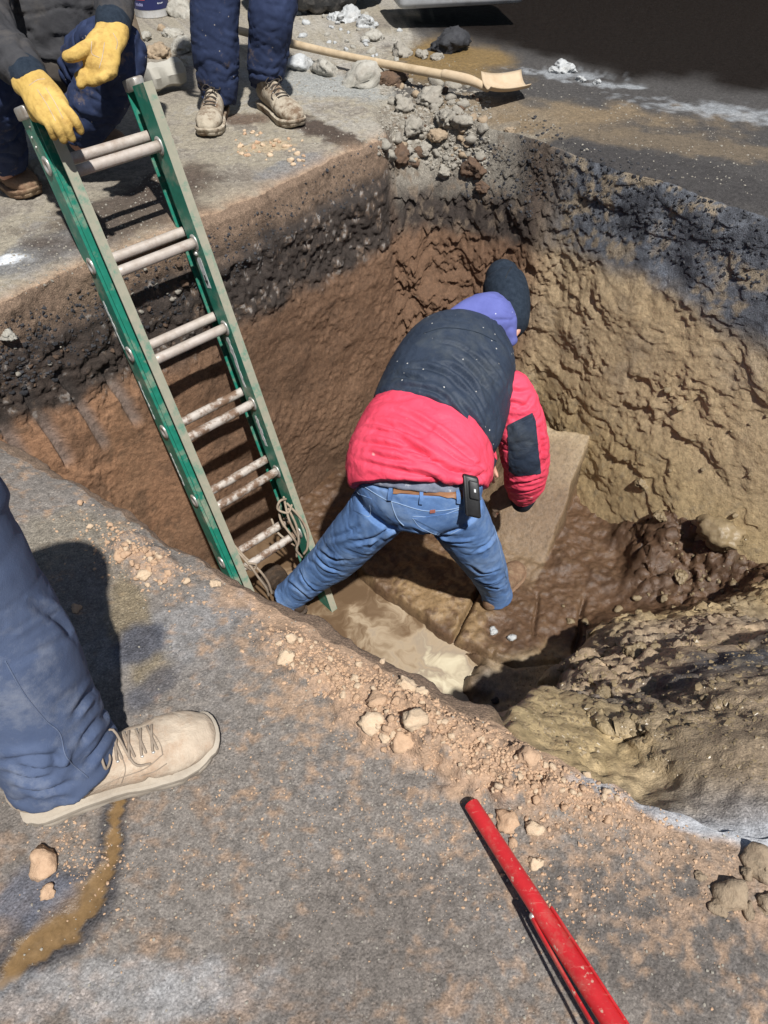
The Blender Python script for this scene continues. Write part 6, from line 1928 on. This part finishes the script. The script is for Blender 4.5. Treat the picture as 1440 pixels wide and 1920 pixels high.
def build_near_person():
    root = empty('person', ground(200, 1440), 'person at the left edge in dusty blue work trousers and a big pale suede boot', 'person')
    heel = ground(54, 1526); toe = ground(400, 1392)
    heel.z = toe.z = 0.004
    toe = heel + (toe - heel).normalized() * 0.290
    an = heel + (toe - heel) * 0.24 + V3((0, 0, 0.10))
    k = at(-160, 960, 0.78); h = V3((-0.62, 0.22, 0.88))
    up = V3((0, 0, 1)); face = V3((0.6, 0.8, -0.3)); sdir = V3((0.8, -0.6, 0))
    hip = h + V3((-0.10, 0.03, 0.05)); chest = hip + V3((-0.03, 0, 0.37)); neck = chest + V3((0.0, 0.02, 0.20)); hc = neck + V3((0.03, 0.05, 0.14))
    h2 = hip + V3((-0.10, 0.06, -0.05)); k2 = h2 + V3((-0.02, 0.06, -0.42)); heel2 = V3((k2.x - 0.02, k2.y - 0.12, 0.004))
    toe2 = heel2 + V3((0.12, 0.28, 0)).normalized() * 0.318
    a2 = heel2 + (toe2 - heel2) * 0.24 + V3((0, 0, 0.10))
    bm = upper_body(root, hip, chest, neck, hc, up, face, sdir, None, None, None)
    tube(bm, [(h, .085), (k, .055), (at(8, 1200, .94), .045), (at(70, 1330, 1.0), .040), (an, .034)])
    tube(bm, [(h2, .085), (k2, .055), ((k2 + a2) / 2, .05), (a2, .042), (a2 - V3((0, 0, .05)), .04)])
    arms = []
    for s in (-1, 1):
        sh = chest + sdir * (0.19 * s) + V3((0, 0, 0.10)); el = sh + V3((-0.05, 0.0, -0.29)); wr = el + V3((-0.02, 0.10, -0.22))
        tube(bm, [(sh, .055), (el, .042), (wr, .028)]); arms.append((sh, el, wr))
        hand(bm, wr, V3((0, 0.35, -0.9)), V3((-s * 0.8, 0.5, 0)), None, 0.4, 1.0, s)
    mesh_from(bm, 'body', M['skin'], root, 0.009, 3)
    eyes(hc, up, face, root)
    bm = bmesh.new()
    tube(bm, [(hip - V3((0, 0, .10)), .165, .13, sdir), (hip + V3((0, 0, .05)), .165, .125, sdir)], sub=3)
    tube(bm, [(h, .105), (k + V3((-.01, 0, .05)), .088), (at(-150, 985, .80), .088), (at(-66, 1105, .87), .083), (at(2, 1200, .925), .081), (at(48, 1290, .98), .081), (at(80, 1365, 1.02), .081), (at(102, 1405, 1.05), .081), (at(122, 1430, 1.07), .083)], sub=4, ring=26, flat_caps=True)
    tube(bm, [(h2, .105), (k2, .085), ((k2 + a2) / 2, .08), (a2 + V3((0, 0, -.02)), .075)], sub=4)
    ax_ = (an - k).normalized()
    tr = mesh_from(bm, 'trousers', M['work_trousers'], root, 0.0050, 5, [
        dict(amp=0.004, across=ax_ + V3((0.0, 0.25, 0)), f_across=18, f_along=5.5, seed=331, warp=0.05, mask=lambda v: 0.12 + 1.0 * sstep(0.24, 0.10, v[:, 2])),
        dict(amp=0.0022, across=ax_ - V3((0.5, 0, 0)), f_across=24, f_along=6, seed=333, warp=0.06)], folds=[
        ([[(12, 1450), (60, 1460), (105, 1452)], [(20, 1430), (70, 1442), (130, 1440)], [(5, 1425), (60, 1418), (100, 1420)], [(100, 1410), (105, 1425), (98, 1435)], [(200, 1330), (170, 1370), (150, 1400)], [(212, 1350), (185, 1400), (160, 1440)], [(30, 1478), (90, 1482), (140, 1465)], [(185, 1280), (160, 1310), (140, 1345)], [(60, 1130), (110, 1160), (140, 1200)]], 0.0062, 0.0070)])
    tb = bvh_of(tr)
    seam(tb, [(10, 1240), (45, 1300), (85, 1350), (112, 1375), (125, 1420), (165, 1458)], 0.0009, 'seam', M['trouser_seam'], tr, 0.0002, 10)
    bm = bmesh.new()
    tube(bm, [(hip - V3((0, 0, .06)), .175, .14, sdir), ((hip + chest) / 2, .185, .145, sdir), (chest, .205, .145, sdir), (neck - V3((0, 0, .06)), .14, .10, sdir), (neck, .075, .07, sdir)], sub=3)
    for sh, el, wr in arms:
        tube(bm, [(sh, .075), (el, .060), (wr, .045)], sub=3)
    mesh_from(bm, 'jacket', M['hoodie'], root, 0.011, 4)
    bm = bmesh.new(); tube(bm, [(hc + V3((0, 0, .03)), .084, .10, sdir), (hc + V3((0, 0, .07)), .082, .098, sdir), (hc + V3((0, 0, .115)), .05, .06, sdir)], sub=3)
    mesh_from(bm, 'beanie', M['beanie'], root, 0.009, 3)
    bt = boot(heel, toe, root, M['boot_tan'], M['boot_sole'], M['lace'], 1.05, 0.0034, V3((0, 0, 1)), shaft=0.05, lace_x=0.46)
    boot(heel2, toe2, root, M['boot_tan'], M['boot_sole'], M['lace'], 1.05, 0.006, laces=False)
    bb = bvh_of(bt)
    for path in ([(150, 1492), (215, 1462), (270, 1442), (305, 1415)], [(305, 1415), (300, 1395), (285, 1372)], [(262, 1455), (290, 1446), (312, 1432)], [(222, 1405), (235, 1440), (228, 1468)]):
        seam(bb, path, 0.0008, 'stitching', M['lace'], bt, 0.0003, 8)
build_near_person()

# ================================================================== CLODS, STONES AND RUBBLE
RK = [rock_mesh('clod_shape', 100 + k, 3, 0.45, 0.8, 7) for k in range(10)]
RS = [rock_mesh('small_clod_shape', 200 + k, 2, 0.5, 0.85, 6) for k in range(8)]
RL = [rock_mesh('lump_shape', 300 + k, 4, 0.42, 0.8, 10) for k in range(8)]
BL = [rock_mesh('block_shape', 400 + k, 4, 0.22, 0.75, 9) for k in range(6)]
_mc = {}
def placed(name, src, mat, loc, s, rz, label, cat, group=None, sx=1.0, sy=1.0, sz=1.0, tilt=0.0):
    key = (src.name, mat.name)
    if key not in _mc:
        m2 = src.copy(); m2.materials.clear(); m2.materials.append(mat); _mc[key] = m2
    o = bpy.data.objects.new(name, _mc[key]); col.objects.link(o)
    o.location = loc; o.scale = (s * sx, s * sy, s * sz); o.rotation_euler = (tilt, tilt * 0.7, rz)
    return tag(o, label, cat, group)

def solid_bvh(o):
    return bvh_of(o)
ROADB = None
def drop(x, y, which):
    loc, nor, i, d = which.ray_cast(Vector((x, y, 1.0)), Vector((0, 0, -1)))
    return loc
road_bvh = bvh_of(road); side_bvh = bvh_of(pit_side); floor_bvh = bvh_of(pit_floor)
def surf(px, py):
    """where the line of sight meets the ground or the pit"""
    o = Vector((0, 0, CAM_H)); d = ray(px, py).normalized()
    best = None
    for b in (road_bvh, side_bvh, floor_bvh):
        h = b.ray_cast(o, d)
        if h[0] is not None and (best is None or h[3] < best[3]):
            best = h
    return best[0], best[1], best[3]

# named clods on the near edge: place in the photograph, half width in px, colour, label
CL = 'clods along the near edge'
big = [
    (537, 1228, 17, 'pale_clay', 'pale rounded clay clod left of the crumb heap at the pit edge'),
    (545, 1195, 12, 'pale_clay', 'small flat pale clod right at the broken edge above the crumb heap'),
    (698, 1348, 26, 'pale_clay', 'flat pale cream clod left of the reddish clods on the near edge'),
    (755, 1378, 30, 'clay', 'tall reddish clay clod in the middle of the near edge group'),
    (778, 1340, 26, 'pale_clay', 'angular tan clod behind the tall reddish clod'),
    (706, 1308, 21, 'clay', 'round reddish clod nearest to the pit edge above the cream clod'),
    (760, 1278, 19, 'pale_clay', 'tan clod on the very lip of the pit above the clod group'),
    (788, 1296, 14, 'pale_clay', 'small pale clod beside the tan clod on the lip'),
    (722, 1380, 13, 'pale_clay', 'small pale clod wedged between the cream and reddish clods'),
    (990, 1412, 22, 'clay', 'tan clod on the lip of the pit above the red tool handle'),
    (950, 1535, 22, 'clay', 'broad crumbly clod just right of the end of the red tool handle'),
    (1003, 1550, 16, 'pale_clay', 'round pale clod beside the crumbly clod near the red tool handle'),
    (962, 1578, 10, 'clay', 'small brown clod touching the right side of the red tool handle'),
    (1003, 1612, 16, 'pale_clay', 'lone flat clod on the asphalt right of the red tool handle'),
    (1367, 1672, 27, 'stone', 'angular brown stone in the cluster on the right edge of the asphalt'),
    (1345, 1700, 15, 'stone', 'small brown stone at the foot of the angular stone'),
    (1400, 1700, 14, 'stone', 'small stone right of the angular stone in the cluster'),
    (1428, 1610, 30, 'stone', 'large pale stone cut by the right edge of the picture'),
    (1402, 1635, 13, 'stone', 'small stone tucked under the large pale stone'),
    (1436, 1690, 18, 'stone', 'grey stone at the right edge below the large pale stone'),
    (1312, 1640, 10, 'stone', 'lone small stone left of the stone cluster'),
    (82, 1612, 26, 'clay', 'flat tan clod on the wet asphalt under the big boot'),
    (90, 1668, 13, 'clay', 'small tan clod beside the brown puddle at lower left'),
    (142, 1137, 10, 'clay', 'small brown clod on the wet gravel beside the denim leg'),
    (270, 1075, 14, 'pale_clay', 'pale clod at the front of the crumbs near the ladder foot'),
    (225, 1040, 12, 'clay', 'tan clod at the left of the crumbs near the ladder foot'),
    (405, 1092, 12, 'pale_clay', 'tan clod beside the pit edge right of the ladder rail'),
]
rnd = random.Random(5)
for k, (px, py, r, mt, lab) in enumerate(big):
    p, n, d = surf(px, py + r * 0.35)
    s = r * d * 0.93 / FPX
    placed('clay_clod' if mt != 'stone' else 'stone', RK[k % 10], M[mt], p + Vector((0, 0, s * 0.28)), s, rnd.uniform(0, 6), lab, 'clod' if mt != 'stone' else 'stone', CL if mt != 'stone' else 'stones on the right of the asphalt',
           rnd.uniform(0.9, 1.15), rnd.uniform(0.8, 1.0), rnd.uniform(0.75, 0.95), rnd.uniform(-0.3, 0.3))

# medium clods, alike and unnamed among themselves
zones = [((600, 1245), (90, 45), 55, 'tan clay crumb in the heap at the pit edge beside the water'),
         ((745, 1335), (110, 70), 60, 'tan clay crumb among the large clods of the near edge'),
         ((915, 1425), (140, 55), 60, 'tan clay crumb spilled on the near edge above the red handle'),
         ((1080, 1470), (120, 40), 26, 'tan clay crumb on the near edge towards the grey powder'),
         ((265, 1050), (75, 40), 40, 'tan clay crumb in the small heap near the ladder foot')]
cnt = 0
for (cx, cy), (wx, wy), num, lab in zones:
    for q in range(num):
        px = cx + rnd.gauss(0, 0.5) * wx; py = cy + rnd.gauss(0, 0.5) * wy + 0.52 * (px - cx)
        h = surf(px, py)
        if h[0].z < -0.08: continue
        r = rnd.uniform(3.5, 8.5) * (1.25 if rnd.random() < 0.15 else 1)
        s = r * h[2] * 0.93 / FPX
        placed('clay_crumb', RS[cnt % 8], M['clay' if rnd.random() < 0.6 else 'pale_clay'], h[0] + Vector((0, 0, s * 0.4)), s, rnd.uniform(0, 6), lab, 'clod', lab + 's',
               1, rnd.uniform(0.75, 1), rnd.uniform(0.7, 0.95), rnd.uniform(-0.4, 0.4))
        cnt += 1

# the finest crumbs: one mass
def scatter_stuff(name, label, mat, spots, size, rnd_seed):
    r = random.Random(rnd_seed)
    base = []
    for k in range(4):
        bm = bmesh.new(); bmesh.ops.create_icosphere(bm, subdivisions=1, radius=1)
        for v in bm.verts: v.co *= r.uniform(0.55, 1.3)
        vv = np.array([v.co[:] for v in bm.verts]); ff = np.array([[v.index for v in f.verts] for f in bm.faces]); bm.free()
        base.append((vv, ff))
    V, F, off = [], [], 0
    for (p, s) in spots:
        vv, ff = base[r.randrange(4)]
        a = r.uniform(0, 6.28); ca, sa = math.cos(a), math.sin(a)
        w = vv * s * np.array([1, r.uniform(.7, 1), r.uniform(.6, .9)])
        w = np.column_stack([w[:, 0] * ca - w[:, 1] * sa, w[:, 0] * sa + w[:, 1] * ca, w[:, 2]]) + np.array(p) + np.array([0, 0, s * 0.3])
        V.append(w); F.append(ff + off); off += len(vv)
    V = np.concatenate(V); F = np.concatenate(F)
    me = bpy.data.meshes.new(name); me.from_pydata(V.tolist(), [], F.tolist()); me.update()
    return tag(link(name, me, mat), label, None, None, 'stuff')
spots = []
for (cx, cy, wx, wy, num, lo, hi) in ((600, 1245, 120, 55, 500, .0012, .0042), (745, 1335, 150, 75, 700, .0012, .0045), (915, 1430, 180, 60, 800, .0012, .0045), (1100, 1490, 170, 50, 500, .001, .004),
                                      (265, 1050, 110, 55, 450, .001, .004), (850, 1560, 330, 150, 480, .0008, .0028), (1150, 1650, 260, 130, 500, .0008, .003), (330, 1660, 300, 130, 200, .0008, .0025), (620, 1480, 330, 150, 240, .0008, .0025), (150, 1600, 90, 60, 160, .001, .003)):
    for q in range(num):
        px = cx + rnd.gauss(0, 0.55) * wx; py = cy + rnd.gauss(0, 0.55) * wy + (0.5 * (px - cx) if wy < 100 else 0)
        g = ground(px, py)
        h = road_bvh.ray_cast(Vector((g.x, g.y, 0.5)), Vector((0, 0, -1)))
        if h[0] is None: continue
        spots.append((h[0], lo + (hi - lo) * rnd.random() ** 2.2))
scatter_stuff('clay_crumbs', 'fine tan clay crumbs scattered over the grey asphalt', M['clay'], spots, 1, 3)
spots = []
for q in range(1500):
    px = rnd.uniform(0, 1440); py = rnd.uniform(1000, 1920)
    g = ground(px, py)
    h = road_bvh.ray_cast(Vector((g.x, g.y, 0.5)), Vector((0, 0, -1)))
    if h[0] is None or g.y > 1.5: continue
    spots.append((h[0], 0.0007 + 0.0018 * rnd.random() ** 3))
scatter_stuff('grit', 'grey grit lying on the near asphalt', M['rubble'], spots, 1, 4)

# rubble of the broken back corner
RB = 'broken lumps in the back corner of the pit'
lumps = [
    (612, 128, 30, 'concrete', 'block', 'rounded grey kerb block under the shovel handle, left of two'),
    (672, 143, 36, 'concrete', 'block', 'rounded grey kerb block under the shovel handle, nearest to the dark gap'),
    (563, 118, 26, 'ice', 'block', 'pale icy block beside the right leg of the standing man'),
    (652, 30, 24, 'ice', 'lump', 'largest pale ice lump in front of the truck tyre'),
    (690, 45, 17, 'ice', 'lump', 'pale ice lump right of the largest one'),
    (625, 32, 14, 'ice', 'lump', 'small ice lump under the truck tyre'),
    (700, 66, 20, 'concrete', 'lump', 'flat grey lump at the foot of the ice lumps'),
    (752, 96, 18, 'rubble', 'lump', 'dark round stone behind the shovel handle'),
    (790, 102, 12, 'rubble', 'lump', 'small grey stone right of the dark round stone'),
    (820, 108, 10, 'rubble', 'lump', 'small stone on the ochre mud beside the shovel handle'),
    (838, 82, 32, 'tar', 'lump', 'black asphalt lump lying on the ochre mud'),
    (1062, 126, 19, 'ice', 'lump', 'pale ice lump standing on the dark road at upper right'),
    (1040, 133, 10, 'ice', 'lump', 'low ice fragment left of the upright ice lump'),
    (1090, 148, 9, 'ice', 'lump', 'tiny ice fragment right of the upright ice lump'),
    (1118, 154, 7, 'ice', 'lump', 'rightmost tiny ice fragment on the dark road'),
    (300, 98, 26, 'stone', 'lump', 'brown grey rubble stone behind the sledgehammer'),
    (345, 88, 22, 'concrete', 'lump', 'pale rubble stone behind the standing man\'s left leg'),
    (325, 62, 14, 'concrete', 'lump', 'pale rubble stone in front of the label bucket'),
    (270, 72, 12, 'concrete', 'lump', 'small pale rubble stone beside the wooden stake'),
    (355, 115, 16, 'concrete', 'lump', 'small grey rubble stone right of the sledgehammer head'),
    (345, 20, 28, 'concrete', 'block', 'broken grey slab behind the rubble stones'),
    (760, 195, 22, 'rubble', 'lump', 'grey rubble lump at the top of the broken corner'),
    (800, 185, 26, 'rubble', 'lump', 'pale rubble lump in the broken corner under the shovel'),
    (835, 215, 22, 'rubble', 'lump', 'pale crumbly lump in the middle of the broken corner'),
    (775, 235, 20, 'rubble', 'lump', 'grey rubble lump against the slab corner'),
    (822, 248, 18, 'stone', 'lump', 'tan stone in the middle of the broken corner'),
    (865, 225, 18, 'rubble', 'lump', 'grey lump at the right of the broken corner'),
    (745, 285, 22, 'brown_lump', 'lump', 'big dark brown lump hanging under the slab corner'),
    (890, 312, 24, 'brown_lump', 'lump', 'brown lump hanging at the right of the broken corner'),
    (835, 318, 16, 'rubble', 'lump', 'small grey lump above the brown soil of the back corner'),
    (790, 275, 15, 'rubble', 'lump', 'grey lump beside the big dark brown lump'),
    (905, 345, 14, 'brown_lump', 'lump', 'small brown lump under the big brown lump'),
    (955, 245, 9, 'stone', 'lump', 'small tan stone on the dark lip of the pit'),
    (735, 145, 24, 'brown_lump', 'lump', 'dark brown lump in the gap behind the slab corner'),
    (1350, 985, 40, 'mud', 'lump', 'grey muddy boulder stuck in the right mud slope'),
    (1195, 1222, 24, 'mud', 'lump', 'round muddy stone at the foot of the mud slope'),
    (1205, 905, 14, 'mud', 'lump', 'small muddy lump beside the shaded floor'),
    (1275, 1075, 14, 'mud', 'lump', 'muddy lump below the grey muddy boulder'),
    (1130, 1300, 16, 'mud', 'lump', 'muddy lump above the near brown bank'),
    (1240, 965, 14, 'mud', 'lump', 'muddy lump left of the grey muddy boulder'),
    (925, 1180, 9, 'ice', 'lump', 'small pale stone beside the worker\'s right foot'),
    (960, 1192, 8, 'ice', 'lump', 'tiny pale stone right of the one beside the worker\'s foot'),
    (928, 1312, 8, 'tar', 'lump', 'small shiny dark pebble at the edge of the water'),
    (1003, 648, 12, 'brown_lump', 'lump', 'dark hole-like lump behind the worker\'s right shoulder'),
    (75, 320, 24, 'concrete', 'block', 'grey stone beside the ladder rail next to the brown boot'),
    (10, 625, 14, 'concrete', 'lump', 'grey stone stuck in the black layer at the left edge'),
]
for k, (px, py, r, mt, sh, lab) in enumerate(lumps):
    if lab.startswith('dark hole-like'): continue
    p, n, d = surf(px, py + r * 0.3)
    s = r * d * 0.95 / FPX
    src = (BL if sh == 'block' else RL)[k % (6 if sh == 'block' else 8)]
    nm = {'ice': 'ice_lump', 'tar': 'asphalt_lump', 'mud': 'mud_lump', 'concrete': 'concrete_block', 'rubble': 'rubble_stone', 'stone': 'rubble_stone', 'brown_lump': 'soil_lump'}[mt]
    if nm == 'ice_lump' and 'stone' in lab: nm = 'rubble_stone'
    up = n if n.z > 0.15 else (n + Vector((0, 0, 0.3))).normalized()
    placed(nm, src, M[mt], p + up * s * 0.15, s, rnd.uniform(0, 6), lab, nm.replace('_', ' '), None, rnd.uniform(0.95, 1.2), rnd.uniform(0.85, 1.0), rnd.uniform(0.8, 1.05), rnd.uniform(-0.3, 0.3))
# smaller rubble of the same corner and lumps in the mud, alike
def many(cx, cy, wx, wy, slope, num, lo, hi, mats, name, lab, cat, zmax=9, ymin=-9):
    c_ = 0
    for q in range(num):
        px = cx + rnd.uniform(-1, 1) * wx; py = cy + rnd.uniform(-1, 1) * wy + slope * (px - cx)
        if px < -20 or px > 1460: continue
        h = surf(px, py)
        r = lo + (hi - lo) * rnd.random() ** 2
        s = r * h[2] * 0.95 / FPX
        placed(name, RS[q % 8], M[mats[q % len(mats)]], h[0] + h[1] * s * 0.02 + Vector((0, 0, s * 0.05)), s, rnd.uniform(0, 6), lab, cat, lab + 's', rnd.uniform(0.9, 1.2), rnd.uniform(0.8, 1.0), rnd.uniform(0.7, 0.95), rnd.uniform(-0.5, 0.5))
many(815, 235, 95, 85, 0.15, 100, 3.5, 13, ['rubble', 'rubble', 'stone', 'rubble', 'brown_lump'], 'rubble_stone', 'small grey rubble stone in the broken back corner', 'rubble stone')
many(1230, 1240, 190, 150, -0.15, 70, 4, 11, ['mud'], 'mud_lump', 'small muddy lump on the lower mud slope', 'mud lump')
many(1330, 900, 120, 200, 0.1, 20, 3, 9, ['mud'], 'mud_lump', 'small muddy lump stuck in the right mud wall', 'mud lump')
many(330, 95, 110, 45, 0.0, 24, 4, 10, ['concrete', 'stone'], 'rubble_stone', 'small pale rubble stone round the sledgehammer', 'rubble stone')
many(650, 62, 100, 42, 0.25, 40, 4, 10, ['ice', 'concrete', 'ice'], 'ice_lump', 'small pale ice fragment in front of the truck', 'ice lump')
many(505, 275, 65, 28, 0.2, 45, 2.5, 7, ['pale_clay', 'clay'], 'clay_crumb', 'tan clay crumb on the pavement before the standing man', 'clod')
many(190, 600, 180, 75, -0.45, 45, 3, 9, ['tar', 'brown_lump', 'rubble'], 'soil_lump', 'small dark lump in the black layer of the left side', 'soil lump')

# fine loose material on the mud, in the broken corner and on the back pavement
def sprinkle(name, label, mat, zones, seed, sink=0.3):
    r = random.Random(seed); out_ = []
    for (cx, cy, wx, wy, slope, num, lo, hi) in zones:
        for q in range(num):
            px = cx + r.uniform(-1, 1) * wx; py = cy + r.uniform(-1, 1) * wy + slope * (px - cx)
            if not (-30 < px < 1470): continue
            h = surf(px, py)
            sz = lo + (hi - lo) * r.random() ** 2.5
            out_.append((h[0] - h[1] * sz * sink, sz))
    scatter_stuff(name, label, mat, out_, 1, seed)
sprinkle('mud_crumbs', 'small wet crumbs of yellow brown mud on the lower slopes', M['mud'],
         [(1220, 1290, 220, 90, -0.12, 1100, .002, .011), (1040, 1340, 90, 60, 0.6, 350, .002, .008), (1350, 1120, 110, 110, 0, 260, .003, .011), (1320, 1400, 130, 60, 0.1, 400, .0015, .006)], 21, 0.75)
sprinkle('rubble_gravel', 'grey gravel of the broken road base in the back corner', M['rubble'],
         [(815, 235, 105, 75, 0.15, 1300, .003, .012), ], 22)
sprinkle('asphalt_crumbs', 'black crumbs of the broken asphalt layer round the pit', M['tar'],
         [(1230, 400, 260, 80, 0.45, 900, .003, .011), (200, 590, 210, 70, -0.45, 900, .002, .009), (560, 400, 140, 50, -0.6, 400, .002, .008), (930, 330, 70, 60, 0.3, 250, .003, .010)], 24)
sprinkle('pavement_grit', 'grey grit and small stones on the back pavement', M['rubble'],
         [(480, 240, 230, 90, -0.3, 900, .0015, .006), (150, 440, 150, 70, -0.4, 500, .0015, .006), (1100, 230, 330, 60, 0.25, 600, .0015, .006), (620, 120, 100, 70, 0.2, 300, .002, .008)], 23)
